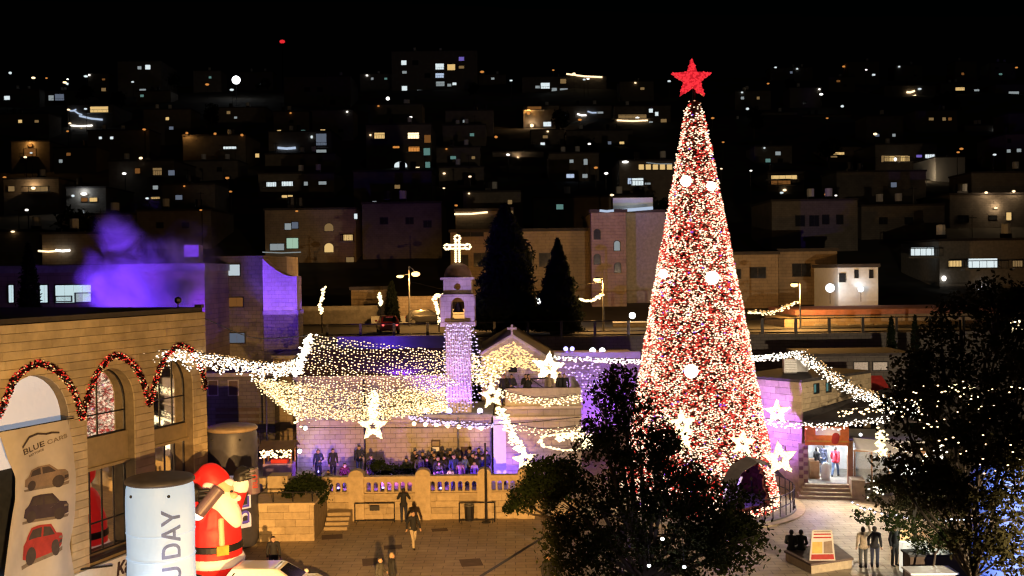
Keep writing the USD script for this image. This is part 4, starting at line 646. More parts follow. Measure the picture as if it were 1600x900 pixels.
part(sgp, 'print_cream', extr(sbox(s0 + .5, za + .5, s1 - .4, zb), .602, .61, FS), 'fabric_white'); part(sgp, 'print_figure', extr(LineString([(s0 + 1.55, za + .2), (s0 + 1.6, za + .45)]).buffer(.2), .602, .615, FS), 'ink_red'); part(sgp, 'print_stripe', extr(sbox(s0, za + .12, s1, za + .2), .602, .612, FS), 'gold')
part(sp, 'door_post', extr(sbox(d0 - .65, 0, d0 - .1, dz1), -.2, .0, FS), 'wall_stone_a'); part(sp, 'door_post', extr(sbox(dd1 + .02, 0, dd1 + .3, dz1 + .2), -.3, .1, FS), 'wood')
plain('quoin', (.2, .1, .1), .8)
for i in range(9):
    for j in range(2): part(sp, 'quoin', extr(sbox(d0 - .62 + j * .27, dz0 + i * .24 + .02, d0 - .40 + j * .27, dz0 + i * .24 + .21), .0, .06, FS), 'quoin' if (i + j) % 2 else 'wall_stone_c')
part(sp, 'shop_floor', extr(sbox(d0 - .1, 0, dd1 + 4.2, dz0), -4.5, -.0, FS), 'concrete'); part(sp, 'shop_back', extr(sbox(d0 - .5, dz0, dd1 + 4.2, dz1 + .1), -4.6, -4.5, FS), 'white_paint'); part(sp, 'shop_side', extr(sbox(d0 - .35, dz0, d0 - .1, dz1), -4.4, -.25, FS), 'white_paint'); part(sp, 'shop_ceiling', extr(sbox(d0 - .4, dz1 + .11, dd1 + 4.2, dz1 + .2), -4.6, -.2, FS), 'white_paint')
part(sp, 'counter', extr(sbox(d0 + .1, dz0 + .003, d0 + .65, dz0 + 1.0), -2.2, -1.2, FS), 'wood')
lt = part(sp, 'ceiling_lamp', extr(sbox(d0 + .5, dz1 - .02, dd1 - .2, dz1 + .05), -2.4, -1.9, FS), 'lens_white'); lamp_light(sp, FS(np.array([[(d0 + dd1) / 2, -1.6, dz1 - .35]]))[0], .12, (.93, .97, 1.), 110); lamp_light(sp, FS(np.array([[(d0 + dd1) / 2, 1.25, dz1 + .6]]))[0], .08, (1., .62, .3), 4); lamp_light(sp, FS(np.array([[dd1 + 1.8, -1.2, dz1 - .35]]))[0], .12, (.9, .96, 1.), 30)
stp = thing('shop_steps', 'four stone steps up to the open shop doorway', 'steps', FS(np.array([[(d0 + dd1) / 2, .8, 0]]))[0])
for i in range(4): hh = dz0 / 4; part(stp, 'step', extr(sbox(d0 - .35 - (3 - i) * .14, i * hh + .003, dd1 + .02, (i + 1) * hh), .06, .06 + (4 - i) * .34, FS), 'wood' if False else 'wall_stone_a')
part(stp, 'side_pier', extr(sbox(dd1 + .04, 0, dd1 + .75, dz0 + .45), .12, 1.3, FS), 'wall_stone_c')
gz = extr(sbox(dd1 + .35, dz0, dd1 + 4.2, dz0 + .06).union(sbox(dd1 + .35, dz1 - .4, dd1 + 4.2, dz1 - .3)), -.1, 0, FS)
gfr = part(sp, 'shop_front', gz, 'wood'); 
for k in np.linspace(dd1 + .4, dd1 + 4.1, 5): part(gfr, 'mullion', extr(sbox(k - .04, dz0 + .061, k + .04, dz1 - .401), -.09, -.01, FS), 'wood')
for k in range(4): a = dd1 + .45 + k * .925; part(gfr, 'pane', extr(sbox(a, dz0 + .07, a + .83, dz1 - .41), -.06, -.05, FS), GLASS)
part(sp, 'awning', MB().add(np.vstack([np.array([FS(np.array([[dd1 + .3, .05, dz1 + .35]]))[0], FS(np.array([[dd1 + 3.4, .05, dz1 + .1]]))[0], FS(np.array([[dd1 + 3.4, 1.3, dz1 - .45]]))[0], FS(np.array([[dd1 + .3, 1.1, dz1 - .1]]))[0]]) + [0, 0, k] for k in (0, .05)]), [[4, 5, 6, 7], [0, 3, 2, 1], [0, 1, 5, 4], [1, 2, 6, 5], [2, 3, 7, 6], [3, 0, 4, 7]]), 'fabric_white')
q = FS(np.array([[dd1 + .55, 1.15, dz1 + .75]]))[0]; floodlight('warm white floodlight under the shop canopy corner lighting the paving', q, (14.5, 49, 0), (1., .78, .52), 720, 'lens_white', 62, .09, stand=.02)
# things on the shop roof
p = P(1234, 580, 61.5); ac = thing('air_conditioner', 'white air conditioner unit on the shop roof', 'air conditioner', (p[0], 61.5, SHZ + .16)); part(ac, 'case', MB().box(p[0] - .38, p[0] + .38, 61.3, 61.7, SHZ + .26, SHZ + 1.05), 'white_paint'); part(ac, 'feet', MB().box(p[0] - .38, p[0] + .38, 61.32, 61.68, SHZ + .16, SHZ + .258), 'dark_metal'); gr = MB()
for k in range(7): gr.box(p[0] - .34, p[0] + .34, 61.27, 61.298, SHZ + .33 + k * .1, SHZ + .36 + k * .1)
part(ac, 'grille', gr, 'grey_metal', kind='stuff')
p = P(1250, 572, 62.5); ds = thing('satellite_dish', 'pale round satellite dish behind the roof air conditioner', 'satellite dish', (p[0], 62.5, SHZ + .16)); t_ = trimesh.creation.revolve([(r, r * r * .35) for r in np.linspace(.001, .55, 9)] + [(r, r * r * .35 + .03) for r in np.linspace(.55, .001, 9)], sections=28); t_.apply_transform(trimesh.transformations.rotation_matrix(math.radians(105), [1, 0, 0])); t_.apply_translation([p[0], 62.5, p[2]]); part(ds, 'dish', t_, 'white_paint', smooth=True); part(ds, 'mast', MB().tube([(p[0], 62.6, SHZ + .16), (p[0], 62.6, p[2])], .04), 'grey_metal')
p = P(1215, 800, 54)
vs = thing('violet_spot', 'violet spot on a thin post aimed at the shop side wall', 'spot lamp', FL(np.array([[1.6, 2.6, 0]]))[0]); q = FL(np.array([[1.6, 2.6, 3.7]]))[0]; part(vs, 'post', MB().tube([q - [0, 0, 3.54], q - [0, 0, .2]], .04, 6), 'dark_metal'); part(vs, 'can', MB().tube([q - [0, 0, .35], q - [0, 0, .12]], .1, 10), 'dark_metal'); lamp_light(vs, q, .08, (.36, .14, 1.), 620, FL(np.array([[2.2, 0, 4.4]]))[0], 75)
# dark kiosk roofs and red awning behind the shop
a, b, z0, z1 = pbox(1262, 1420, 556, 640, 68.5); kb = thing('dark_annex', 'dark flat-roofed annex with red awning behind the shop', 'building', ((a + b) / 2, 68.5, 0)); part(kb, 'wall', MB().box(a, b, 68.5, 73, 0, z1), 'dark_block'); part(kb, 'roof', MB().box(a - .2, b + .2, 68.2, 73, z1 + .002, z1 + .2), 'roof_dark'); xa, xb = P(1318, 600, 67)[0], P(1390, 600, 67)[0]; zq = P(1350, 592, 67)[2]; part(kb, 'awning', MB().add([[xa, 66, zq - 1.1], [xb, 66, zq - 1.1], [xb, 68.45, zq], [xa, 68.45, zq], [xa, 66, zq - 1.05], [xb, 66, zq - 1.05], [xb, 68.45, zq + .05], [xa, 68.45, zq + .05]], [[4, 5, 6, 7], [0, 3, 2, 1], [0, 1, 5, 4], [3, 7, 6, 2]]), 'red_cloth'); pwin(kb, 68.5, 1345, 572, 22, 12, 'cloth_white'); pwin(kb, 68.5, 1375, 572, 22, 12, 'cloth_white')

# ================================================================== CHRISTMAS TREE
TX, TYY, TH, TR = 9.98, 55.5, 22.2, 4.25
tc = thing('christmas_tree', 'towering cone-shaped tree covered in red and white lights with a red star', 'christmas tree', (TX, TYY, .15))
def cone_r(z): return .22 + (TR - .22) * np.clip(1 - z / TH, 0, 1) ** .97
door_c, door_w, door_h = -math.pi / 2 + .52, .50, 3.0   # walk-through opening facing the viewer
def in_door(a, z): d = (a - door_c + math.pi) % (2 * math.pi) - math.pi; return (np.abs(d) * cone_r(z) < 1.55) & (z < door_h - .9 * (np.abs(d) * cone_r(z) / 1.55) ** 2) & (z > .55)
na, nz = 120, 90; A_, Z_ = np.meshgrid(np.linspace(0, 2 * np.pi, na + 1), np.linspace(.15, TH - .3, nz)); rr = cone_r(Z_) * (.95 + .02 * np.sin(Z_ * 9 + A_ * 3) + .015 * np.sin(A_ * 23 + Z_ * 4))
cv = np.stack([TX + rr * np.cos(A_), TYY + rr * np.sin(A_), Z_], -1).reshape(-1, 3); k = np.arange((na + 1) * nz).reshape(nz, na + 1); q = np.stack([k[:-1, :-1], k[:-1, 1:], k[1:, 1:], k[1:, :-1]], -1)
Am, Zm = (A_[:-1, :-1] + A_[1:, 1:]) / 2, (Z_[:-1, :-1] + Z_[1:, 1:]) / 2; q = q[~in_door(Am, Zm)]
plain('tree_skin', (.14, .03, .022), .8, var=.5, scale=6)
part(tc, 'cone', (cv, np.vstack([q[:, [0, 1, 2]], q[:, [0, 2, 3]]])), 'tree_skin')
def cone_pts(n, off=0.0, r=rng, flip=0):
    n = int(n); u = r.random(n * 4); z = TH * (1 - np.sqrt(u)) * .985 + .2; a = r.uniform(0, 2 * np.pi, n * 4); q_ = np.stack([np.cos(a) * 5, np.sin(a) * 5, z * 1.5], -1); w_ = meshkit.fbm(q_, 3, 8); w_ = np.clip((w_ - .5) * 1.5 * (1 if flip == 1 else -1 if flip == 2 else 0) + .55, .12, 1); ok = ~in_door(a, z) & (r.random(len(z)) < w_); z, a = z[ok][:n], a[ok][:n]; R = cone_r(z) + off + r.uniform(-.07, .09, len(z)) + .16 * (meshkit.noise(np.stack([np.cos(a) * 7, np.sin(a) * 7, z * 1.3], -1), 2) - .5); return np.stack([TX + R * np.cos(a), TYY + R * np.sin(a), z], -1)
part(tc, 'tinsel', leaves(cone_pts(26000, -.06), .13), 'tinsel', kind='stuff')
def bulbset(parent, name, pts, m, s, kx=1.7): s = s * rng.uniform(.75, 1.25, len(pts)); part(parent, name, octa(pts, s * kx, s, s), m, kind='stuff')
bulbset(tc, 'white_bulbs', cone_pts(24000, .05, flip=1), emit('tree_white', (1., .75, .50), 2.5), .031)
bulbset(tc, 'red_bulbs', cone_pts(17000, .04, flip=2), emit('tree_red', (1., .07, .05), .95), .038); bulbset(tc, 'amber_bulbs', cone_pts(8000, .03), emit('tree_amber', (1., .46, .26), .9), .033); bulbset(tc, 'violet_bulbs', cone_pts(240, .04), 'bulb_violet', .05)
for px, py, r in ((1072, 283, .30), (1111, 291, .26), (1037, 428, .27), (1113, 434, .36), (1080, 580, .36)):
    p = P(px, py, 54.5); d = np.array([p[0] - TX, 0]); R = cone_r(p[2]); x = np.clip(p[0] - TX, -R * .95, R * .95); y = TYY - math.sqrt(max(R * R - x * x, 0)) - .1; p = P(px, py, y); part(tc, 'light_ball', MB().sph(p, r, 2), 'ball_light', smooth=True)
def star_poly(R, r=.40, rot=math.pi / 2): return Polygon([((R if i % 2 == 0 else R * r) * math.cos(rot + i * math.pi / 5), (R if i % 2 == 0 else R * r) * math.sin(rot + i * math.pi / 5)) for i in range(10)])
p = P(1081, 124, 55.5); fr = Frame((p[0], 55.5), (1, 0), (0, -1)); sp_ = star_poly(1.12, .42)
stv = part(tc, 'star', extr(Polygon([(x, y + p[2]) for x, y in sp_.exterior.coords]), -.14, .14, fr), glow('star_frame', (1., .025, .045), .5, (.4, .02, .02))); sbp = []
while len(sbp) < 420:
    x, y = rng.uniform(-1.2, 1.2, 2)
    if sp_.contains(LineString([(x, y), (x + .001, y)])): sbp.append((p[0] + x, 55.5 - .17, p[2] + y)); sbp.append((p[0] + x, 55.5 + .17, p[2] + y))
bulbset(stv, 'red_bulbs', np.array(sbp), 'star_red', .05, 1.3)
part(tc, 'star_mast', MB().tube([(TX, TYY, TH - .6), (TX, TYY, p[2] - .5)], .09), 'dark_metal')
da = np.array([math.cos(door_c), math.sin(door_c)]); dt = np.array([-da[1], da[0]]); rim = [np.array([*(np.array([TX, TYY]) + da * (cone_r(zz) + .12) + dt * ss), zz]) for ss, zz in ((-1.75, 2.2), (-1.1, 2.85), (0, 3.2), (1.1, 2.85), (1.75, 2.2))]
cn = MB()
for a, b in zip(rim[:-1], rim[1:]): o = np.array([da[0], da[1], -.25]) * .8; cn.add([a, b, b + o, a + o, a + [0, 0, .05], b + [0, 0, .05], b + o + [0, 0, .05], a + o + [0, 0, .05]], [[4, 5, 6, 7], [0, 3, 2, 1], [0, 1, 5, 4], [3, 7, 6, 2]])
part(tc, 'door_canopy', cn, 'roof_dark'); part(tc, 'inner_floor', MB().lathe([(0, .16), (3.9, .16), (3.9, .2), (0, .2)], (TX, TYY, 0), 40), 'concrete'); part(tc, 'inner_mast', MB().tube([(TX, TYY, .2), (TX, TYY, TH - .5)], .25, 10), 'grey_metal')
inn = MB()
for k in (-.9, .2, 1.0): c = np.array([TX, TYY]) + da * 1.6 + dt * k; inn.tube([(c[0], c[1], .3), (c[0] + .5, c[1], 1.7)], .07)
part(tc, 'inner_braces', inn, 'fabric_white', kind='stuff'); lamp_light(tc, (TX + da[0] * 2.2, TYY + da[1] * 2.2, 2.3), .1, (.32, .14, 1.), 55)
# round platform with steps and railing
pf = thing('round_platform', 'low round stone platform with a curved step under the lit tree', 'platform', (TX, TYY, 0)); part(pf, 'deck', MB().lathe([(0, .004), (5.15, .004), (5.15, .155), (0, .155)], (TX, TYY, 0), 72), 'concrete'); part(pf, 'step', MB().lathe([(5.16, .003), (5.6, .003), (5.6, .08), (5.16, .08)], (TX, TYY, 0), 72), 'wall_stone_c')
rl_ = thing('platform_railing', 'dark curved metal railing on the right edge of the tree platform', 'railing', (TX + 4.8, TYY - 1, .15)); an = np.linspace(-1.05, .55, 14)
for zz in (.5, 1.05): part(rl_, 'rail', MB().tube([(TX + 5.05 * math.cos(a), TYY + 5.05 * math.sin(a), .155 + zz) for a in an], .03), 'dark_metal')
for a in an: part(rl_, 'post', MB().tube([(TX + 5.05 * math.cos(a), TYY + 5.05 * math.sin(a), .156), (TX + 5.05 * math.cos(a), TYY + 5.05 * math.sin(a), 1.24)], .028), 'dark_metal')
pv = np.array([TX + 4.75, TYY - 1.7, .3]); t = thing('violet_spot', 'violet spot at the railing of the tree platform', 'spot lamp', (pv[0], pv[1], .155)); part(t, 'can', MB().tube([pv - [0, 0, .145], pv], .08, 8), 'dark_metal'); lamp_light(t, pv + [.9, -.6, .8], .08, (.3, .15, 1.), 14)

# ================================================================== NETS AND STRINGS OF FAIRY LIGHTS
def W(l): return np.array([P(*p) for p in l])
def string_lights(label, pts, step, drop, per, m, s=.055, group=None, extra=None, name='fairy_light_string', kx=1.7, thick=0.):
    c = along(W(pts), step); b = []
    for i, p in enumerate(c):
        L = drop * (.35 + .65 * meshkit.noise(np.array([i * .23, drop, 0]), 4)) if drop else 0
        for j in range(per): b.append(p + [rng.normal(0, .06 + thick), rng.normal(0, .08 + thick), -L * (j + rng.random()) / per + rng.normal(0, .03 + thick)])
    t = thing(name, label, 'fairy lights', c[0], group); part(t, 'wire', MB().tube(c, .018, 4), 'black'); bulbset(t, 'bulbs', np.array(b), m, s, kx)
    if extra: bulbset(t, 'dim_bulbs', np.array(b)[rng.random(len(b)) < .5] + rng.normal(0, .12, 3), extra, s * .9, kx)
    return t
def net(label, rows, nu, nv, m, s=.05, jit=.05, keep=1.0, extra=None, nextra=0, wires=True, kx=1.7):
    rows = [catmull(W(r), 8) for r in rows]; V_ = np.linspace(0, len(rows) - 1, nv); U_ = np.linspace(0, 1, nu)
    def at(u, v):
        i = np.minimum(v.astype(int), len(rows) - 2); f = v - i; out = np.zeros((len(u), 3))
        A = np.stack([np.stack([np.interp(u, np.linspace(0, 1, len(r)), r[:, k]) for k in range(3)], -1) for r in rows]); j = np.arange(len(u)); return A[i, j] * (1 - f)[:, None] + A[i + 1, j] * f[:, None]
    uu, vv = np.meshgrid(U_, V_); p = at(uu.ravel(), vv.ravel()); ok = rng.random(len(p)) < keep; b = p[ok] + rng.normal(0, jit, (ok.sum(), 3))
    t = thing('fairy_light_net', label, 'light net', rows[0][0], None)
    if wires:
        wm = MB(); g = p.reshape(nv, nu, 3)
        for r in range(0, nv): wm.tube(g[r, ::max(1, nu // 14)], .010, 3)
        for c in range(0, nu, 2): wm.tube(g[:, c], .008, 3)
        part(t, 'wires', wm, 'black', kind='stuff')
    bulbset(t, 'bulbs', b, m, s, kx)
    if nextra: bulbset(t, 'dim_bulbs', at(rng.random(nextra), rng.random(nextra) * (len(rows) - 1) * .999) + rng.normal(0, .05, (nextra, 3)), extra, s, kx)
    return t
ZA = [(222, 545, 43.6), (275, 548, 45.2), (340, 556, 48), (420, 568, 53), (462, 560, 57), (485, 524, 58)]
string_lights('thick curtain string of white lights from the arched building to the net', ZA, .10, 1.05, 5, 'bulb_white', .028, extra='bulb_warm_dim')
net('open net of rows of lights over the church roof', [[(487, 524, 58), (560, 534, 59.5), (640, 543, 61), (700, 551, 62), (745, 560, 63)], [(478, 560, 57.6), (560, 578, 59), (640, 580, 60.4), (700, 578, 61.2), (752, 578, 62)], [(470, 598, 57.2), (560, 612, 58.6), (640, 608, 60), (700, 602, 60.8), (756, 596, 61.6)]], 66, 19, 'bulb_warm', .028, .035, .96)
net('dense golden net of lights along the church wall', [[(398, 592, 54), (465, 600, 56.8), (560, 614, 58), (640, 610, 59.4), (696, 606, 60)], [(412, 612, 54.6), (466, 626, 56.8), (560, 640, 57.6), (640, 634, 58.8), (698, 628, 59.4)], [(440, 632, 55.4), (468, 650, 56.6), (560, 656, 57.2), (640, 648, 58.2), (698, 642, 59)]], 140, 21, 'bulb_gold', .026, .07, .95, 'bulb_warm_dim', 2000)
string_lights('bright bundle of lights where the curtain string rises to the net corner', [(461, 586, 57), (472, 560, 57.4), (485, 524, 58)], .05, .0, 3, 'bulb_white', .055, thick=.06)
string_lights('short hanging strand of golden lights at the left end of the church', [(466, 600, 56.6), (467, 630, 56.6), (465, 662, 56.6)], .11, 0, 2, 'bulb_gold', .05, thick=.10)
cas = thing('tower_light_cascade', 'strings of lights flaring down from the bell tower like a skirt', 'light strings', (bxc, B0 - W2, z(508))); cb_, wr = [], MB()
for i, k in enumerate(np.linspace(0, 1, 16)):
    a = P(697 + 42 * k, 509, B0 - W2 - .25); e = P(688 + 82 * k ** .9, 648 - 60 * k ** 3, 60.5 - .2 * k); c = catmull([a, (a + e) / 2 + [0, 0, -.35 - .25 * k], e], 14); wr.tube(c, .012, 3); s_ = along([a, (a + e) / 2 + [0, 0, -.35 - .25 * k], e], .24); cb_.append(s_ + rng.normal(0, .04, s_.shape))
part(cas, 'wires', wr, 'black', kind='stuff'); bulbset(cas, 'bulbs', np.vstack(cb_), emit('bulb_lilac', (.80, .62, 1.), 1.7), .038)
gl = []
while len(gl) < 760:
    x, y = rng.uniform(752, 876), rng.uniform(530, 602); top = np.interp(x, [752, 800, 876], [556, 530, 578]); bot = np.interp(x, [752, 775, 800, 825, 850, 876], [606, 590, 574, 576, 590, 604])
    if top + 3 < y < bot: gl.append(P(x, y, GY - .35))
t = thing('fairy_light_net', 'amber net of lights spread over the chapel gable', 'light net', (gxa, GY - .35, gza)); bulbset(t, 'bulbs', np.array(gl), emit('bulb_amber', (1., .66, .28), 1.7), .042, 1.9)
net('band of lights strung from the bell tower to the chapel gable', [[(738, 552, 62.5), (760, 562, 63.5), (790, 560, 65)], [(735, 575, 62), (760, 588, 63), (785, 580, 65)], [(745, 600, 61.5), (765, 606, 62.5), (780, 596, 64.5)]], 13, 9, 'bulb_warm', .048, .08)
string_lights('swag of golden lights hanging on the balcony parapet', [(778, 604, 57.6), (800, 614, 57.6), (850, 622, 57.6), (908, 616, 57.9)], .11, .75, 4, 'bulb_gold', .034)
string_lights('string of pale lights along the porch roof edge', [(640, 650, 59.6), (700, 658, 59.4), (772, 662, 59.2)], .12, .42, 3, 'bulb_lilac', .046)
p8 = W([(647 + k * 17.5, 662 + k * 1.2, 59.3) for k in range(7)]); t = thing('globe_light_string', 'row of round globe bulbs under the porch roof edge', 'globe lights', p8[0]); part(t, 'wire', MB().tube(catmull(p8, 4) + [0, 0, .12], .015, 4), 'black')
for p in p8: part(t, 'globe', MB().sph(p, .13, 1), 'bulb_warm', smooth=True)
string_lights('sparse swag of golden lights on the wall below the balcony', [(792, 660, 58.2), (850, 670, 58.2), (910, 664, 58.4)], .14, .62, 2, 'bulb_gold', .034)
string_lights('taut string of white lights from the hall roof to the lit tree', [(862, 556, 65), (930, 559, 62), (1012, 562, 55.5)], .15, .42, 2, 'bulb_white', .036)
net('thin curtain of lilac lights on the rear hall wall', [[(868, 572, 65.8), (940, 570, 65.8)], [(868, 616, 65.8), (940, 612, 65.8)]], 15, 8, 'bulb_lilac', .046, .12, .8)
string_lights('white lights running from the lit tree to the shop roof', [(1170, 556, 55.5), (1210, 553, 58), (1250, 549, 60)], .11, .5, 3, 'bulb_white', .034)
string_lights('thick rope of white lights sloping from shop roof down to the right tree', [(1250, 549, 60), (1285, 572, 58.5), (1330, 602, 57), (1385, 624, 54), (1452, 634, 48)], .085, .85, 5, 'bulb_white', .027, extra='bulb_warm_dim', thick=.07)
string_lights('string of white lights across the violet shop wall and sign', [(1182, 652, 55.8), (1250, 660, 55.8), (1320, 658, 55.6), (1392, 648, 54.5)], .13, .6, 3, 'bulb_white', .032)
string_lights('string of lights along the shop canopy edge', [(1312, 640, 56), (1370, 634, 55), (1440, 626, 52)], .16, .6, 2, 'bulb_warm', .044)
string_lights('string of white lights climbing the dark bush by the shop', [(1366, 768, 47), (1395, 745, 47), (1430, 728, 46), (1476, 702, 45)], .085, .3, 3, 'bulb_white', .044, thick=.1)
string_lights('low string of cool lights along the planting bed edge', [(1330, 784, 51), (1352, 795, 50), (1400, 805, 48.5), (1470, 812, 46), (1560, 806, 44)], .34, .08, 1, 'bulb_cool', .055)
string_lights('string of warm lights on the rear street beside the second lamp post', [(1170, 486, 84), (1205, 486, 85), (1248, 470, 86)], .22, .45, 2, 'bulb_gold', .06, extra='bulb_warm_dim')
string_lights('short swag of golden lights on the rear street lamp post', [(906, 466, 86), (922, 468, 86), (941, 458, 86)], .14, .35, 3, 'bulb_gold', .07)
def star(label, px, py, Rp, Y, tilt=0., tail=None, m='star_light', k=.44):
    c = P(px, py, Y); R = Rp * Y / F; fr = Frame((c[0], Y), (1, 0), (0, -1)); po = star_poly(R, k, math.pi / 2 + tilt).difference(star_poly(R * .30, .45, math.pi / 2 + tilt)); po = Polygon([(x, y + c[2]) for x, y in po.exterior.coords], [[(x, y + c[2]) for x, y in h.coords] for h in po.interiors])
    t = thing('light_star', label, 'light star', c); part(t, 'frame', extr(po, -.04, .04, fr), 'star_frame_gold' if 'star_frame_gold' in M else glow('star_frame_gold', (1., .72, .36), .9, (.8, .7, .5)))
    b = []
    while len(b) < 110 * (R / .8):
        x, y = rng.uniform(-R, R, 2)
        if po.contains(LineString([(x, y + c[2]), (x + .001, y + c[2])])): b.append((c[0] + x, Y - .07, c[2] + y))
    bulbset(t, 'bulbs', np.array(b), m, .055, 1.3)
    if tail: pts = along(W(tail), .05); part(t, 'tail_wire', MB().tube(pts, .02, 4), 'black'); bulbset(t, 'tail_bulbs', np.vstack([pts + rng.normal(0, .13, pts.shape) for _ in range(4)]), 'bulb_gold', .055)
    return t
star('large light star hanging in front of the left half of the church wall', 583, 666, 25, 57.4, tail=[(584, 615, 57.4), (583, 640, 57.4), (583, 652, 57.4)])
star('light star on the porch roof right of the bell tower', 769, 618, 22, 60.6, .1)
star('tilted comet star with a trailing tail in front of the violet panel', 820, 718, 20, 56.8, .12, tail=[(779, 640, 58), (792, 662, 57.6), (803, 686, 57.2), (815, 704, 57)])
star('very bright light star at the right foot of the chapel gable', 857, 574, 27, 64, -.1, m='ball_light')
star('light star mounted on the violet side wall of the shop', 1214, 644, 21, 57.9, .02)
star('biggest light star beside the right edge of the lit tree', 1218, 717, 29, 51.0, .1)
star('light star in front of the lit tree above the dark foliage', 1066, 662, 24, 50.6, .1, tail=[(1066, 672, 50.6), (1072, 690, 50.6), (1062, 700, 50.6)])
star('light star low on the right side of the lit tree', 1160, 692, 22, 50.6, -.1)
star('small light star seen among the leaves at the right frame edge', 1588, 506, 15, 40, .1)
star('light star seen edge-on with a ladder of bulbs above the shop terrace', 1377, 706, 11, 52, .2, tail=[(1375, 676, 52), (1377, 690, 52), (1377, 700, 52)])
el = thing('light_ornament', 'oval light ornament with a shooting star on the balcony wing wall', 'light ornament', P(885, 690, 57.6)); o1 = np.array([P(884 + 40 * math.cos(a), 690 + 13 * math.sin(a), 57.6) for a in np.linspace(0, 2 * np.pi, 70)]); part(el, 'frame', MB().tube(o1, .04, 5), 'star_frame_gold'); bulbset(el, 'bulbs', np.vstack([o1 + rng.normal(0, .05, o1.shape), W([(870 + 60 * k + rng.normal(0, 3), 686 - 6 * math.sin(k * 3) + rng.normal(0, 3), 57.5) for k in rng.random(110)]), W([(918 + rng.normal(0, 5), 694 + rng.normal(0, 5), 57.4) for _ in range(40)])]), 'star_light', .06)
# rear-street lamp post ornaments
def ornament(label, pts, Y, post_py, w=.16, n=55):
    c = along(np.array([P(x, y, Y) for x, y in pts]), .03 if n else .1); t = thing('post_ornament', label, 'light ornament', [c[-1][0], Y, ground_z(0, Y) + .3]); b = P(pts[-1][0], post_py, Y); part(t, 'post', MB().tube([(b[0], Y + .1, b[2]), (b[0], Y + .1, c[:, 2].max())], .06), 'dark_metal'); i = rng.integers(0, len(c), n); bulbset(t, 'bulbs', c[i] + rng.normal(0, w * .5, (n, 3)), 'bulb_gold', .09, 1.2)
ornament('wavy upright light ornament on the left rear-street post', [(506, 450), (504, 462), (500, 476), (503, 488)], 88, 520)
ornament('short oval light ornament on the middle rear-street post', [(593, 459), (594, 468), (595, 477)], 88, 520, .12, 40)
ornament('corner-shaped light ornament just left of the bell tower', [(692, 461), (679, 463), (681, 474), (685, 488), (686, 504)], 88, 520, .14, 70)
ornament('small round light ornament beside the violet building', [(463, 448), (467, 450), (464, 454)], 90, 520, .1, 24)
# strings scattered in the right tree
pts = []
for a, b in (((1400, 606), (1460, 660)), ((1400, 640), (1600, 595)), ((1440, 650), (1590, 690)), ((1380, 690), (1580, 720)), ((1440, 600), (1540, 640))):
    n = 24
    for k in np.linspace(0, 1, n): pts.append(P(a[0] + (b[0] - a[0]) * k + rng.normal(0, 7), a[1] + (b[1] - a[1]) * k + 14 * math.sin(k * 9) + rng.normal(0, 8), rng.uniform(26.8, 30.5)))
t = thing('fairy_light_string', 'loose strings of small lights wound through the right foreground tree', 'fairy lights', pts[0]); bulbset(t, 'bulbs', np.array(pts), 'bulb_warm', .019, 1.8); part(t, 'wire', MB().tube(np.array(pts)[:34:3], .006, 3), 'black')
pts = np.array([P(x, y, 29.5) for x, y in zip(rng.normal(1520, 16, 26), rng.normal(610, 6, 26))]); t = thing('fairy_light_string', 'bright knot of lights high in the right foreground tree', 'fairy lights', pts[0]); bulbset(t, 'bulbs', pts, 'bulb_gold', .03); part(t, 'wire', MB().tube(pts[:6], .006, 3), 'black')

# ================================================================== TREES
def limb(mb, a, b, r0, r1, r, n=7, wob=.12):
    a, b = np.asarray(a, float), np.asarray(b, float); k = np.linspace(0, 1, n)[:, None]; p = a + (b - a) * k; p[1:-1] += r.normal(0, wob, (n - 2, 3)) * np.linalg.norm(b - a) * .12; mb.tube(p, np.linspace(r0, r1, n), 7)
def plane_tree(label, base, blobs, n, size, m, seed, trunk_r=.22, gap=.56):
    r = np.random.default_rng(seed); ctr = np.array([b[0] for b in blobs]); t = thing('leafy_tree', label, 'tree', base); base = np.asarray(base, float); fork = np.array([base[0] * .6 + ctr[:, 0].mean() * .4, base[1] * .6 + ctr[:, 1].mean() * .4, ctr[:, 2].min() * .75]); tr = MB(); limb(tr, base, fork, trunk_r, trunk_r * .7, r); part(t, 'trunk', tr, 'bark')
    lm = MB()
    for c, rad in blobs:
        limb(lm, fork, c, trunk_r * .45, .035, r)
        for _ in range(4): d = r.normal(size=3); d /= np.linalg.norm(d); limb(lm, c - (c - fork) * .15, c + d * rad * .75, .035, .01, r, 5)
    part(t, 'limbs', lm, 'bark', kind='stuff'); part(t, 'crown', leaves(foliage_blobs(blobs, n, .1, r, gap), size, r), m, kind='stuff'); return t
r3 = np.random.default_rng(11)
def B(px, py, rp, Y): Y = Y + r3.uniform(-1, 1) * rp * Y / F * .6; return (P(px, py, Y), rp * Y / F)
plane_tree('big dark leafy tree in the foreground hiding the foot of the lit tree', (4.6, 35.6, 0), [B(*q, 36) for q in ((968, 596, 34), (945, 622, 30), (975, 640, 50), (940, 668, 34), (1000, 690, 62), (950, 720, 62), (905, 742, 34), (1045, 745, 66), (880, 782, 42), (915, 810, 70), (985, 800, 80), (1060, 822, 84), (1122, 800, 62), (1158, 800, 42), (1140, 850, 60), (1085, 870, 60), (900, 862, 56), (1170, 850, 32), (970, 875, 60), (826, 790, 18), (1035, 690, 34), (1080, 778, 46))], 52000, .085, 'leaf_plane', 21, .22, .655)
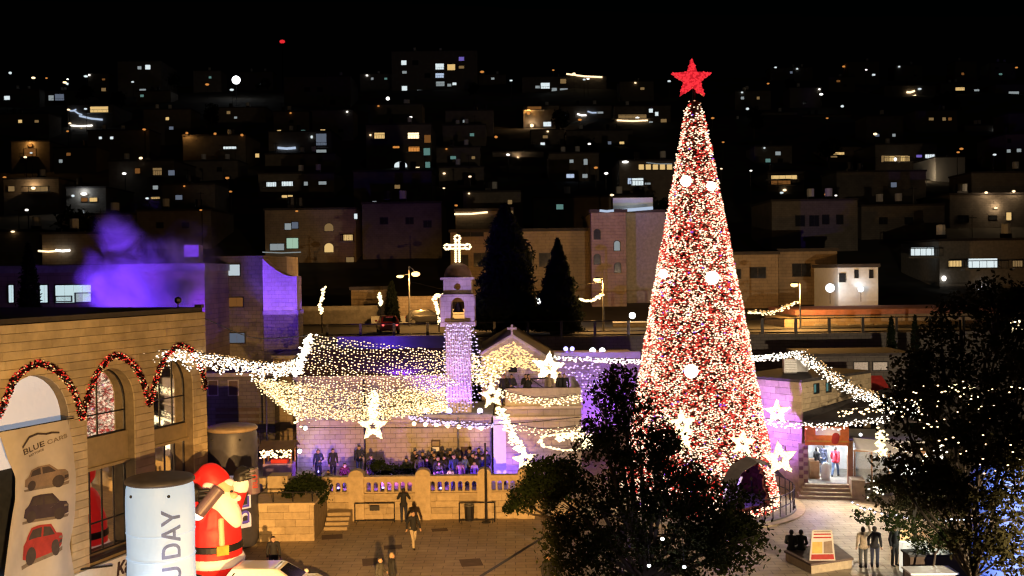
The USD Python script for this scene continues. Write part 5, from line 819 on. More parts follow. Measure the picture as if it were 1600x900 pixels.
plane_tree('tall olive-toned tree in the right foreground strung with small lights', (13.9, 30.8, 0), [B(*q, 29) for q in ((1560, 466, 46), (1598, 500, 60), (1500, 500, 46), (1470, 545, 50), (1540, 560, 62), (1600, 590, 66), (1430, 575, 40), (1440, 620, 48), (1500, 640, 64), (1570, 670, 70), (1420, 672, 38), (1460, 705, 54), (1530, 738, 56), (1598, 742, 56), (1420, 745, 40), (1480, 772, 44), (1385, 720, 26), (1560, 800, 40), (1605, 660, 60), (1400, 630, 26), (1540, 840, 44), (1585, 860, 46), (1525, 790, 36), (1500, 850, 26))], 30000, .085, 'leaf_olive', 22, .08, .60)
sb = [B(*q, 46) for q in ((1395, 770, 34), (1430, 755, 36), (1470, 770, 36), (1440, 790, 34), (1378, 750, 22), (1500, 790, 30))]
t = thing('bush', 'broad amber-lit bush in the planting bed by the shop terrace', 'bush', (P(1430, 800, 46)[0], 46, 0)); tr = MB(); limb(tr, (P(1430, 800, 46)[0], 46, 0), sb[1][0], .12, .04, r3); part(t, 'stem', tr, 'bark'); part(t, 'foliage', leaves(foliage_blobs(sb, 9000, .1, r3), .09, r3), 'leaf_olive', kind='stuff')
q = G(1412, 822); t = thing('amber_spot', 'amber spot in the planting bed lighting the broad bush', 'spot lamp', q); part(t, 'can', MB().tube([q, q + [0, 0, .22]], .09, 8), 'dark_metal'); lamp_light(t, q + [0, 0, .45], .08, (1., .5, .14), 90, sb[2][0], 60)
sb = [B(*q, 40) for q in ((1430, 830, 24), (1470, 835, 26), (1500, 840, 24), (1395, 815, 20), (1350, 806, 16))]
t = thing('bush', 'low thin bush behind the dark planter box', 'bush', (P(1450, 850, 40)[0], 40, 0)); tr = MB(); limb(tr, (P(1450, 850, 40)[0], 40, 0), sb[1][0], .06, .03, r3); part(t, 'stem', tr, 'bark'); part(t, 'foliage', leaves(foliage_blobs(sb, 2600, .1, r3), .08, r3), 'leaf_bush', kind='stuff')
sb = [B(*q, 50.5) for q in ((815, 778, 22), (832, 760, 20), (850, 742, 30), (880, 740, 30), (862, 770, 30), (795, 795, 10))]
t = thing('bush', 'dark bush against the end of the balustrade wall', 'bush', (P(850, 800, 50.5)[0], 50.5, 0)); tr = MB(); limb(tr, (P(850, 805, 50.5)[0], 50.5, 0), sb[2][0], .09, .04, r3); part(t, 'stem', tr, 'bark'); part(t, 'foliage', leaves(foliage_blobs(sb, 7000, .1, r3), .11, r3), 'leaf_bush', kind='stuff')
def conifer(label, px, ptop, pbot, wpx, Y, n, m, name='conifer', shape=.9, ragged=.25, size=.16, seed=1, zb=None):
    r = np.random.default_rng(seed); top = P(px, ptop, Y); base = np.array([P(px, (ptop + pbot) / 2, Y)[0], Y, zb if zb is not None else ground_z(0, Y)]); H = top[2] - base[2]; Rm = wpx / 2 * Y / F
    t = thing(name, label, 'tree', base); part(t, 'trunk', MB().tube([base, base + [0, 0, H * .6], base + [0, 0, H * .97]], [.3, .14, .03], 8), 'bark')
    k = r.random(n) ** .62; k = 1 - k; a = r.uniform(0, 2 * np.pi, n); prof = (1 - k) ** shape * (1 + ragged * np.sin(k * 42 + a * 3 + 3 * np.sin(a)) * .22 + ragged * .8 * (meshkit.noise(np.stack([np.cos(a) * 2, np.sin(a) * 2, k * 9], -1), seed) - .5)); prof *= np.clip(k / .04, .35, 1) * r.choice([1., 1., 1., 1.18, .8], n)
    R = Rm * prof * r.random(n) ** .35; p = np.stack([base[0] + R * np.cos(a), Y + R * np.sin(a), base[2] + H * (.06 + .94 * k) - .12 * R], -1); part(t, 'crown', leaves(p, size, r, .35), m, kind='stuff')
conifer('huge dark pine between the bell tower and the beige block', 790, 318, 520, 112, 84.5, 26000, 'leaf_pine', ragged=.55, shape=.62, size=.24, seed=3)
conifer('smaller dark pine just right of the huge pine', 872, 372, 545, 78, 83, 15000, 'leaf_pine', ragged=.6, shape=.8, size=.22, seed=4)
conifer('broad dark cypress before the long pale building', 45, 378, 520, 66, 66, 14000, 'leaf_cypress', 'cypress_tree', .55, .12, .15, 5)
conifer('slim dark cypress left of a pair behind the annex', 1393, 492, 640, 34, 74, 7000, 'leaf_cypress', 'cypress_tree', .6, .12, .14, 6); conifer('slim dark cypress right of a pair behind the annex', 1430, 490, 640, 30, 74.5, 7000, 'leaf_cypress', 'cypress_tree', .6, .12, .14, 7)
conifer('small dark cypress at the roadside behind the church', 612, 437, 500, 26, 103, 3000, 'leaf_pine', 'cypress_tree', .55, .2, .18, 8)
# ================================================================== REAR STREET AND MIDDLE BUILDINGS
rw = thing('retaining_wall', 'plain retaining wall below the rear street with a dark railing on top', 'wall', (0, 79.5, 0)); part(rw, 'wall', MB().box(-17, 70, 79.2, 79.75, 0, 7.75), 'dark_block'); rl = MB()
part(rw, 'rail', MB().tube([(-17, 79.5, 8.9), (70, 79.5, 8.9)], .05), 'dark_metal'); part(rw, 'lower_rail', MB().tube([(-17, 79.5, 8.1), (70, 79.5, 8.1)], .04), 'dark_metal')
for i, x in enumerate(np.arange(-17, 70, 2.6)): part(rw, 'post', MB().box(x - .1, x + .1, 79.4, 79.6, 7.75, 8.95), 'dark_metal')
SZ = 7.72
a, b, z0, z1 = pbox(440, 700, 528, 545, 78.4); lw = thing('violet_low_wall', 'low plain roof wall lit violet behind the church nave', 'wall', ((a + b) / 2, 78.4, 0)); part(lw, 'wall', MB().box(a, b, 78.2, 78.6, 0, P(600, 525, 78.4)[2]), 'white_paint'); q = P(600, 548, 76.5); t = thing('violet_spot', 'violet spot behind the nave roof aimed at the low wall', 'spot lamp', (q[0], 76.3, 0)); part(t, 'post', MB().tube([(q[0], 76.3, 0), (q[0], 76.3, q[2] - .3)], .06), 'dark_metal'); lamp_light(t, (q[0], 76.5, q[2]), .1, VIOLET, 22, P(610, 532, 78.4), 80)
def block(name, label, x0, x1, yt, Y, depth, wallm, wins=(), roof='roof_dark', zb=None, cat='building', rim=.35, yb=None, extras=None, kx=0, group=None):
    a, b = P(x0, yt + 30, Y)[0], P(x1, yt + 30, Y)[0]; z1 = P((x0 + x1) / 2, yt, Y)[2]; z0 = zb if zb is not None else ground_z(0, Y) - 2.5
    t = thing(name, label, cat, ((a + b) / 2, Y, max(z0, z0)), group); part(t, 'wall', MB().box(a, b, Y, Y + depth, z0, z1), wallm); part(t, 'roof', MB().box(a - rim * .5, b + rim * .5, Y - rim * .5, Y + depth + rim * .5, z1 + .003, z1 + rim), roof)
    for w in wins:
        px, py, ww, hh, m = w[:5]; o = w[5] if len(w) > 5 else ''
        if 'L' in o: # a bare lamp on the wall
            p = P(px, py, Y - .3); part(t, 'wall_lamp', MB().sph(p, min(ww, hh) / 2 * Y / F * .9, 2, (max(ww / hh, 1.) * .8, 1, 1)), 'lit_' + m, smooth=True)
            if 'I' in o: lamp_light(t, p + [0, -.6, .2], .1, {'o': SODIUM, 'k': (1., .7, .4)}.get(m, COOL), 14 * (Y / 100.) ** 2)
        elif 'S' in o: # a strip of lights under an eave or on a balcony rail
            dy = w[6] if len(w) > 6 else 0; p0, p1 = P(px - ww / 2, py - dy, Y - .4), P(px + ww / 2, py + dy, Y - .4); part(t, 'light_strip', MB().tube([p0, (p0 + p1) / 2 + [0, 0, -.15 * Y / 200], p1], hh / 2 * Y / F * .8, 6), 'lit_' + m)
        else: pwin(t, Y, px, py, ww, hh, 'lit_' + m if m in 'wxyzogvbqtrskp' and len(m) == 1 else m, n=2 if ww > 11 else 1, archtop='A' in o, frame='dark_metal')
    return t
block('beige_building', 'wide beige stone building with dark windows behind the pines', 704, 922, 362, 118, 14, 'warm_block', [(753, 406, 24, 20, 'pane_dark'), (815, 406, 32, 20, 'pane_dark'), (860, 406, 34, 20, 'pane_dark'), (722, 408, 18, 18, 'pane_dark'), (735, 364, 40, 10, 'pane_dark')])
block('beige_building', 'upper beige storey with a row of golden eave lights', 712, 800, 330, 128, 10, 'warm_block', [(736, 333, 52, 4, 'k', 'S', -1.5), (799, 330, 5, 10, 'z')])
t = block('corner_block', 'tall beige corner block with small arched windows and roof lights', 924, 978, 332, 114, 13, 'warm_block', [(933, 366, 9, 15, 'pane_dark', 'A'), (964, 384, 9, 15, 'lit_x', 'A'), (933, 405, 9, 15, 'pane_dark', 'A'), (965, 418, 9, 15, 'pane_dark', 'A'), (948, 329, 22, 5, 'b', 'S', 0)])
a, b, z0, z1 = pbox(978.6, 1040, 332, 480, 116); part(t, 'right_wing', MB().box(a, b, 116, 128, ground_z(0, 116) - 2, z1), 'concrete'); part(t, 'wing_roof', MB().box(a, b, 115.8, 128, z1 + .003, z1 + .3), 'roof_dark'); q = P(998, 327, 115.5), P(1020, 326, 115.5); part(t, 'light_strip', MB().tube([P(972, 329, 115.4), P(1020, 325, 115.4)], .2), 'lit_b'); a, b, z0, z1 = pbox(958, 1020, 309, 326, 119); part(t, 'roof_parapet', MB().box(a, b, 119, 119.3, z0 - 1, z1), 'white_paint'); lamp_light(t, P(992, 330, 116.5) + [0, 0, .6], .1, COOL, 18)
block('brown_house', 'brown stone house right of the lit tree with two dark windows', 1140, 1216, 398, 112, 12, 'warm_block', [(1184, 426, 24, 16, 'pane_dark'), (1150, 428, 14, 14, 'pane_dark')]); block('brown_house', 'brown stone house with one wide dark window behind the lamp post', 1216.6, 1308, 393, 113.5, 12, 'warm_block', [(1252, 422, 27, 19, 'pane_dark'), (1292, 430, 10, 26, 'concrete')])
t = block('white_house', 'small white house lit by a floodlight', 1310, 1372, 418, 100, 8, 'white_paint', [(1316, 434, 8, 12, 'pane_dark'), (1338, 428, 5, 12, 'pane_dark'), (1361, 428, 5, 12, 'pane_dark')])
p = P(1297, 450, 98.5); floodlight('bright white floodlight left of the small white house', p, P(1345, 440, 100), COOL, 45, 'lens_white', 80, .42, stand=1.5); p = P(1345, 452, 99); floodlight('smaller white floodlight in front of the small white house', p, P(1350, 430, 100), COOL, 10, 'lens_white', 80, .26, stand=1.2)
t = block('red_roofed_building', 'long low building with red eave and garage doors lit orange', 1246, 1640, 490, 90, 9, 'warm_block', [], roof='dome_red', zb=7.4, rim=.45)
for px, w in ((1290, 34), (1344, 36), (1382, 26), (1450, 30), (1500, 30)): pwin(t, 90, px, 520, w, 26, 'concrete', 'concrete')
a, b, z0, z1 = pbox(1226, 1250, 496, 540, 88); part(t, 'side_wing', MB().box(a, b, 88, 95, 7.4, P(1238, 498, 88)[2]), 'warm_block')
block('cream_hut', 'small cream house by the rear street behind the left post ornament', 549, 596, 453, 108, 6, 'warm_block', [], zb=7.5)
t = thing('street_wall', 'pale rendered wall along the far side of the rear street', 'wall', (P(580, 480, 104.5)[0], 104.5, 7.7)); a, b, z0, z1 = pbox(470, 604, 478, 500, 104.5); part(t, 'wall', MB().box(a, b, 104.5, 104.9, 7.6, z1), 'concrete'); a, b, z0, z1 = pbox(604.4, 690, 463, 500, 104.5); part(t, 'tall_wall', MB().box(a, b, 104.5, 104.9, 7.6, z1), 'church_stone'); part(t, 'white_kerb', MB().box(P(580, 495, 103.5)[0], P(690, 495, 103.5)[0], 103.4, 103.9, 7.72, 8.5), 'white_paint')
t = thing('street_wall', 'low dark wall with pale coping right of the corner block', 'wall', (P(1000, 510, 92)[0], 92, 7.7)); a, b, z0, z1 = pbox(958, 1044, 504, 540, 92); part(t, 'wall', MB().box(a, b, 92, 92.4, 7.6, z1), 'dark_block'); part(t, 'coping', MB().box(a, b, 91.9, 92.5, z1 + .002, z1 + .12), 'white_paint')
p = P(988, 493, 94); t = thing('wall_lamp', 'round white lamp above the low dark wall', 'lamp', (p[0], 94, 7.7)); part(t, 'post', MB().tube([(p[0], 94, 7.7), p], .06), 'dark_metal'); part(t, 'globe', MB().sph(p, .3, 2), 'lens_white', smooth=True); lamp_light(t, p + [0, -.6, .2], .1, (1., .85, .6), 40)
p = P(845, 470, 100); t = thing('glare_lamp', 'white lamp glaring between the two pines', 'lamp', (p[0], 100, 7.7)); part(t, 'post', MB().tube([(p[0], 100, 7.7), p], .07), 'dark_metal'); part(t, 'globe', MB().sph(p, .45, 2, (1.4, 1, .9)), 'lens_white', smooth=True); lamp_light(t, p + [0, -.8, 0], .1, COOL, 60)
car('red-lit car braking on the rear street behind the church', P(606, 512, 88)[0], 88, SZ, 1.78, 'red_car', lit=True)
car('dark car parked by the white kerb on the rear street', P(668, 495, 101)[0], 101, SZ, .05, 'dark_car'); car('white car parked on the rear street right of the dark car', P(728, 498, 102)[0], 101.6, SZ, .05, 'white_car')
b_ = P(640, 505, 97); street_lamp('twin-headed sodium street lamp behind the church nave', (b_[0], 97, SZ), P(640, 416, 97)[2] - SZ, np.array([P(651, 428, 97)[0] - P(640, 428, 97)[0], -.3, -.7]), SODIUM, 650, r=.34)
p = P(625, 432, 97); t = thing('side_lamp', 'smaller pale lamp left of the twin street lamp', 'lamp', p); part(t, 'lamp', MB().sph(p, .26, 2, (1.3, 1, .5)), 'lens_sodium', smooth=True); part(t, 'arm', MB().tube([p + [.2, 0, .12], P(640, 428, 97)], .05), 'grey_metal')
for px, py, Y, I, lb_ in ((942, 436, 86, 850, 'sodium street lamp before the tall corner block'), (1250, 444, 86, 1700, 'sodium street lamp above the red-roofed building'), (737, 430, 92, 450, 'small sodium lamp half hidden behind the bell tower dome')):
    q = P(px, py, Y); street_lamp(lb_, (q[0], Y, SZ), q[2] - SZ, (-.5, -.1, 0), SODIUM, I, r=.26)
# ================================================================== HOUSES ON THE HILLSIDE
def clutter(t, a, b, z1, Y, wins):
    r = np.random.default_rng(int(abs(a) * 97 + Y) % 100000); n = 1 + int((b - a) > 10)
    for i in range(n):
        x = a + (b - a) * r.uniform(.15, .85); d = r.uniform(2, 5); part(t, 'water_tank', MB().tube([(x, Y + d, z1 + .9), (x, Y + d, z1 + 2.1)], .55, 8), 'white_paint' if r.random() < .5 else 'dark_metal'); part(t, 'tank_stand', MB().box(x - .5, x + .5, Y + d - .5, Y + d + .5, z1 + .32, z1 + .89), 'dark_metal')
    x = a + (b - a) * r.uniform(.1, .9); part(t, 'aerial', MB().tube([(x, Y + 3, z1 + .3), (x, Y + 3, z1 + 3.2)], .05, 4).tube([(x - .6, Y + 3, z1 + 2.9), (x + .6, Y + 3, z1 + 2.9)], .04, 4), 'dark_metal')
    for w in wins:
        if len(w) == 5 and w[2] > 12 and w[4] != 'pane_dark' and r.random() < .8:
            p0, p1 = P(w[0] - w[2] * .75, w[1] + w[3] * .62, Y), P(w[0] + w[2] * .75, w[1] + w[3] * .62, Y); k = part(t, 'balcony', MB().box(p0[0], p1[0], Y - 1.2, Y - .01, p0[2] - .25, p0[2] - .05), 'concrete'); rb = MB().tube([(p0[0], Y - 1.15, p0[2] + .9), (p1[0], Y - 1.15, p0[2] + .9)], .05, 4)
            for q in np.linspace(p0[0] + .05, p1[0] - .05, 7): rb.tube([(q, Y - 1.15, p0[2] - .05), (q, Y - 1.15, p0[2] + .9)], .03, 4)
            part(k, 'railing', rb, 'dark_metal')
HOUSES = [
 ('apartment_house', 'brown apartment house with arched windows and lit balconies above the violet building', 414, 556, 328, 150, 'warm_block', [(450, 354, 10, 10, 'x'), (461, 352, 10, 10, 'q'), (457, 380, 18, 16, 'g'), (433, 386, 22, 10, 'x'), (514, 355, 14, 12, 'z', 'A'), (514, 387, 14, 14, 'y', 'A'), (544, 371, 14, 9, 'y'), (547, 407, 12, 10, 'z'), (556, 338, 5, 8, 'w'), (440, 394, 60, 2, 'x', 'S', 0)]),
 ('tower_block', 'tallest tower block on the ridge with columns of white windows', 612, 746, 80, 430, 'hill_stone', [(631, 98, 8, 7, 'w'), (632, 113, 7, 4, 'x'), (632, 138, 8, 7, 'w'), (632, 151, 8, 8, 'w'), (656, 143, 9, 5, 'x'), (673, 143, 8, 5, 'w'), (687, 104, 13, 9, 'w'), (705, 105, 12, 9, 'y'), (721, 105, 8, 4, 'z'), (721, 92, 8, 6, 'v'), (687, 118, 13, 7, 'b'), (688, 131, 13, 7, 'x'), (688, 145, 11, 8, 'w'), (702, 133, 6, 4, 'x'), (710, 131, 6, 4, 'w'), (706, 162, 15, 8, 'w'), (649, 98, 9, 7, 'pane_dark'), (668, 118, 9, 7, 'pane_dark')]),
 ('hill_house', 'violet-tinted house with warm windows and one arched lit window', 572, 674, 195, 250, 'hill_stone', [(593, 212, 16, 9, 'y'), (579, 211, 5, 3, 'k', 'L'), (646, 212, 17, 9, 'k'), (619, 230, 10, 3, 'o'), (647, 233, 17, 7, 'o'), (668, 217, 10, 12, 'p'), (667, 237, 10, 11, 't'), (626, 257, 20, 9, 'w', 'A'), (652, 266, 7, 10, 'k'), (668, 258, 8, 10, 't'), (602, 271, 10, 9, 'x', 'A')]),
 ('hill_house', 'wide dark house with three orange lamps on its roof edge', 286, 384, 212, 262, 'hill_stone', [(292, 208, 6, 4, 'o', 'LI'), (336, 209, 6, 4, 'o', 'L'), (378, 211, 6, 4, 'o', 'L'), (359, 231, 20, 4, 'w'), (362, 256, 16, 8, 'g'), (402, 243, 6, 6, 'y')]),
 ('hill_house', 'house with a strip of blue-white light and two pale stacked windows', 420, 518, 206, 255, 'hill_stone', [(487, 214, 5, 6, 'w', 'L'), (502, 218, 16, 18, 'q'), (501, 241, 18, 14, 'x'), (448, 231, 28, 5, 'b', 'S', 0)]),
 ('hill_house', 'dark house with a row of small white windows above the brown apartments', 404, 522, 272, 205, 'hill_stone', [(424, 288, 15, 7, 'w'), (449, 287, 17, 7, 'w'), (449, 309, 17, 8, 'y'), (478, 287, 6, 6, 'x'), (504, 286, 12, 5, 'x'), (427, 327, 7, 4, 'k', 'L')]),
 ('hill_house', 'house at the far left with two small white windows', -8, 62, 140, 400, 'hill_stone', [(16, 114, 7, 4, 'w', 'L'), (11, 153, 9, 6, 'w'), (5, 187, 10, 4, 'y'), (40, 176, 10, 8, 'x')]),
 ('hill_house', 'house with a wide pale window at the upper left', 64, 124, 142, 405, 'hill_stone', [(80, 153, 8, 8, 'x'), (93, 152, 14, 10, 'q'), (79, 184, 10, 4, 'y'), (105, 131, 6, 4, 'w', 'L'), (38, 189, 12, 6, 'p')]),
 ('hill_house', 'house with bright scribbled balcony light lines and golden awning lights', 106, 176, 164, 340, 'hill_stone', [(114, 172, 10, 3, 'b', 'S', -1), (122, 176, 12, 3, 'b', 'S', 3), (142, 184, 36, 4, 'b', 'S', 3), (155, 171, 28, 9, 'y'), (127, 196, 34, 3, 's', 'S', 0), (133, 202, 14, 3, 'y', 'S', 1)]),
 ('hill_house', 'small house with one greenish lit window right of the golden awning', 184, 252, 96, 420, 'hill_stone', [(203, 180, 8, 4, 'g', 'L'), (231, 105, 8, 7, 'w'), (218, 106, 6, 5, 'x'), (223, 142, 10, 6, 'x'), (162, 140, 7, 5, 'z')]),
 ('hill_house', 'low dark house with an orange lamp glowing at its corner', 18, 78, 222, 270, 'hill_stone', [(47, 227, 8, 5, 'o', 'LI'), (47, 238, 18, 12, 'p')]),
 ('hill_house', 'house with a grey-lit square window and a warm window below', 170, 272, 252, 205, 'hill_stone', [(246, 268, 14, 11, 'z'), (215, 267, 8, 8, 'p'), (243, 312, 14, 8, 'y'), (220, 247, 8, 4, 'k', 'L'), (268, 270, 10, 8, 'q'), (243, 293, 8, 6, 'x')]),
 ('hill_house', 'house with a golden lit porch at the left edge', 6, 92, 280, 190, 'warm_block', [(52, 294, 10, 5, 'k', 'LI'), (60, 295, 30, 8, 'z'), (34, 343, 18, 6, 'x'), (18, 295, 10, 8, 'z')]),  # wide dim golden pane is emission standing in for the lamp-lit wall
 ('hill_house', 'house with a bright porch lamp over a warm window row', 104, 166, 294, 188, 'hill_stone', [(131, 303, 14, 5, 's', 'LI'), (132, 312, 10, 6, 'p'), (146, 312, 12, 6, 'y'), (114, 306, 7, 4, 'w', 'L'), (129, 331, 6, 4, 'x')]),
 ('hill_house', 'brown house with golden street glow under its wall at the left', -6, 62, 362, 130, 'warm_block', [(20, 362, 9, 3, 'k', 'L')]),
 ('hill_house', 'brown house wall lit golden from below behind the long building', 66, 162, 366, 122, 'warm_block', [(75, 392, 30, 4, 'k', 'S', 0), (98, 391, 22, 5, 's', 'S', 0)]),
 ('hill_house', 'wide terraced house with cool windows and a golden roof strip', 816, 948, 120, 430, 'hill_stone', [(852, 134, 14, 9, 'w'), (852, 148, 14, 7, 'g'), (840, 136, 7, 4, 'x'), (880, 127, 9, 7, 'z'), (866, 140, 8, 5, 'x'), (881, 141, 12, 6, 'x'), (892, 142, 7, 5, 'w'), (893, 157, 18, 4, 'o'), (893, 151, 16, 6, 'p'), (913, 118, 56, 3, 'k', 'S', 2.5)]),
 ('hill_house', 'house with two orange lamps stacked on its corner wall', 818, 874, 166, 330, 'hill_stone', [(826, 177, 8, 5, 'o', 'LI'), (831, 196, 8, 6, 'k', 'LI'), (855, 194, 12, 7, 'w'), (835, 168, 22, 6, 'p')]),
 ('hill_house', 'house with a kinked white strip light on its balcony', 876, 956, 166, 335, 'hill_stone', [(909, 179, 14, 3, 's', 'S', 1), (925, 175, 14, 3, 'b', 'S', 1), (883, 197, 9, 8, 'x'), (883, 180, 9, 4, 'q'), (938, 176, 9, 3, 'x')]),
 ('hill_house', 'house with a golden lit balcony left of the lit tree', 960, 1048, 166, 330, 'hill_stone', [(988, 188, 48, 3, 'k', 'S', 0), (996, 184, 8, 3, 's', 'L'), (988, 182, 44, 6, 'z'), (1017, 173, 6, 6, 'w'), (1026, 178, 5, 6, 'w'), (1037, 189, 9, 6, 'z'), (1017, 192, 6, 5, 'x'), (1026, 197, 5, 6, 'g'), (1011, 214, 6, 4, 'p')]),
 ('hill_house', 'dark house with a greenish lamp and bluish window', 858, 936, 240, 230, 'hill_stone', [(891, 275, 12, 6, 'b'), (917, 287, 12, 6, 'g'), (915, 253, 6, 9, 'x'), (893, 252, 6, 5, 'x'), (914, 275, 8, 6, 'x')]),
 ('hill_house', 'house with five warm arches under a long white eave light', 968, 1056, 252, 190, 'hill_stone', [(977, 253, 14, 4, 's', 'L'), (1030, 255, 40, 1.5, 'x', 'S', 1)] + [(1002 + 11 * i, 261, 8, 8, 'y') for i in range(5)] + [(996, 284, 18, 11, 'w'), (984, 283, 6, 9, 'b'), (1012, 287, 9, 3, 'x')]),
 ('hill_house', 'pinkish dark house with a bright white window right of the lit tree', 1108, 1176, 190, 330, 'hill_stone', [(1168, 170, 7, 4, 'w', 'L'), (1135, 216, 7, 5, 'x'), (1149, 225, 9, 8, 's'), (1146, 216, 8, 4, 'w'), (1119, 196, 8, 4, 't'), (1149, 200, 5, 3, 'w')]),
 ('hill_house', 'house with a tiny violet lamp and dim windows', 1184, 1246, 176, 340, 'hill_stone', [(1203, 187, 5, 4, 'v', 'L'), (1192, 219, 5, 5, 'x'), (1173, 220, 5, 4, 'x')]),
 ('hill_house', 'house with a white glaring lamp and a dim brown wall', 1254, 1330, 180, 335, 'hill_stone', [(1269, 219, 16, 6, 's', 'L'), (1316, 166, 7, 4, 'w', 'L'), (1293, 188, 12, 3, 'k', 'L'), (1310, 203, 8, 16, 'p'), (1348, 203, 5, 3, 'x')]),  # tall dim orange pane glows in place of a dimly lit brown wall
 ('hill_house', 'stacked house with white windows near the upper right', 1382, 1462, 134, 400, 'hill_stone', [(1399, 157, 15, 6, 'w'), (1423, 143, 12, 4, 'k', 'S', -1), (1424, 150, 14, 3, 'k', 'S', -1), (1437, 139, 8, 3, 'w', 'L'), (1425, 167, 10, 2, 'y'), (1433, 196, 6, 6, 'w'), (1420, 199, 8, 4, 'x'), (1434, 207, 8, 3, 'w'), (1434, 212, 7, 3, 'w'), (1384, 220, 5, 3, 'x')]),
 ('hill_house', 'house with a warm lit top window at the upper right', 1470, 1528, 130, 410, 'hill_stone', [(1500, 139, 14, 5, 'y'), (1533, 169, 8, 4, 'o', 'LI'), (1482, 168, 9, 4, 'w'), (1541, 151, 6, 3, 'k', 'L'), (1526, 141, 8, 3, 'x')]),
 ('hill_house', 'house with a bright white window at the right frame edge', 1556, 1622, 132, 405, 'hill_stone', [(1585, 170, 22, 7, 'w'), (1565, 154, 8, 5, 'x'), (1584, 145, 16, 4, 'x'), (1564, 174, 8, 5, 'x')]),
 ('hill_house', 'house with a wide bright golden veranda on the right slope', 1508, 1562, 196, 300, 'hill_stone', [(1540, 214, 28, 10, 'y'), (1522, 215, 8, 8, 'x'), (1554, 203, 5, 4, 'w', 'L'), (1538, 210, 18, 3, 's', 'S', 0)]),
 ('hill_house', 'house with a long golden terrace and a white window beside it', 1368, 1464, 226, 245, 'hill_stone', [(1398, 248, 42, 10, 'z'), (1390, 248, 16, 8, 'y'), (1399, 249, 6, 7, 's', 'L'), (1414, 248, 14, 8, 'y'), (1453, 244, 15, 6, 'w'), (1436, 244, 9, 4, 'v'), (1388, 268, 7, 4, 'x')]),
 ('hill_house', 'house with dim golden eave light in the middle of the right slope', 1292, 1346, 230, 260, 'warm_block', [(1308, 240, 22, 4, 'y'), (1303, 243, 10, 6, 'z'), (1304, 260, 8, 2, 'x')]),
 ('hill_house', 'house with an orange-lit roof terrace right of the lit tree', 1200, 1256, 270, 205, 'hill_stone', [(1225, 277, 40, 6, 'y'), (1220, 284, 30, 8, 'p'), (1226, 297, 8, 4, 'k', 'L'), (1258, 310, 11, 10, 'b'), (1160, 313, 14, 7, 'z')]),
 ('hill_house', 'pale bare-walled house high on the right slope', 1462, 1508, 246, 232, 'white_paint', [(1430, 278, 8, 4, 's', 'L'), (1443, 276, 7, 4, 'k', 'LI')]),
 ('hill_house', 'brownish house with two small windows at the right edge', 1572, 1620, 210, 245, 'warm_block', [(1576, 236, 6, 5, 'x'), (1592, 235, 7, 5, 'x'), (1577, 220, 5, 6, 'pane_dark')]),
 ('hill_house', 'violet-tinted house with lamp-lit porch at the right', 1484, 1620, 304, 165, 'hill_stone', [(1541, 301, 7, 4, 'k', 'LI'), (1584, 299, 7, 4, 'k', 'LI'), (1556, 325, 8, 3, 'k', 'LI'), (1551, 340, 12, 6, 'pane_dark'), (1576, 338, 8, 12, 'y'), (1505, 342, 16, 10, 'pane_dark')]),
 ('hill_house', 'long terrace house with cool white windows behind the right tree', 1468, 1620, 376, 122, 'concrete', [(1441, 393, 36, 12, 'w'), (1492, 412, 20, 9, 'y'), (1535, 411, 46, 14, 'w'), (1475, 435, 9, 14, 's', 'L'), (1536, 451, 20, 6, 's', 'L'), (1590, 412, 16, 9, 'z')]),
 ('hill_house', 'dim wide house with dark arches behind the brown houses', 1206, 1340, 314, 150, 'hill_stone', [(1250, 345, 14, 16, 'pane_dark'), (1272, 345, 14, 16, 'pane_dark'), (1290, 343, 10, 14, 'pane_dark'), (1312, 343, 10, 14, 'pane_dark')]),
 ('hill_house', 'dim plain house left of the violet-tinted porch house', 1346, 1476, 322, 158, 'hill_stone', [(1380, 345, 12, 10, 'pane_dark'), (1420, 345, 12, 10, 'pane_dark')]),
 ('hill_house', 'unlit house with a small orange lamp above the pines', 770, 850, 238, 262, 'hill_stone', [(775, 214, 7, 4, 'o', 'L'), (809, 248, 8, 6, 'k', 'LI'), (793, 262, 8, 6, 'pane_dark')]),
 ('hill_house', 'dark house with one small lamp right of the arched window house', 686, 756, 262, 222, 'hill_stone', [(694, 271, 6, 3, 'k', 'L'), (720, 285, 9, 7, 'pane_dark'), (702, 340, 6, 4, 'r'), (740, 285, 9, 7, 'pane_dark')]),
 ('hill_house', 'faint violet-tinted tall house below the ridge tower', 444, 548, 120, 380, 'hill_stone', [(480, 140, 9, 7, 'pane_dark'), (500, 140, 9, 7, 'pane_dark'), (520, 160, 9, 7, 'pane_dark'), (606, 154, 8, 6, 's', 'L')]),
 ('hill_house', 'dark house facade right of the brown apartment house', 566, 690, 318, 152, 'hill_stone', [(600, 345, 12, 10, 'pane_dark'), (640, 345, 12, 10, 'pane_dark'), (668, 350, 12, 10, 'pane_dark')]),
 ('hill_house', 'dark flat house under the violet smoke', 214, 330, 330, 160, 'hill_stone', [(296, 403, 7, 4, 'x'), (250, 352, 10, 8, 'pane_dark'), (290, 352, 10, 8, 'pane_dark')]),
 ('hill_house', 'narrow house left of the smoke with a tiny window', 96, 204, 336, 158, 'hill_stone', [(130, 352, 10, 8, 'pane_dark'), (176, 352, 10, 8, 'pane_dark')])]
for nm, lb_, x0, x1, yt, Y, mt, wins in HOUSES: clutter(block(nm, lb_, x0, x1, yt, Y, 9 + Y / 40, mt, wins, rim=.3), P(x0, yt + 30, Y)[0], P(x1, yt + 30, Y)[0], P((x0 + x1) / 2, yt, Y)[2], Y, wins)
SEEN = set()
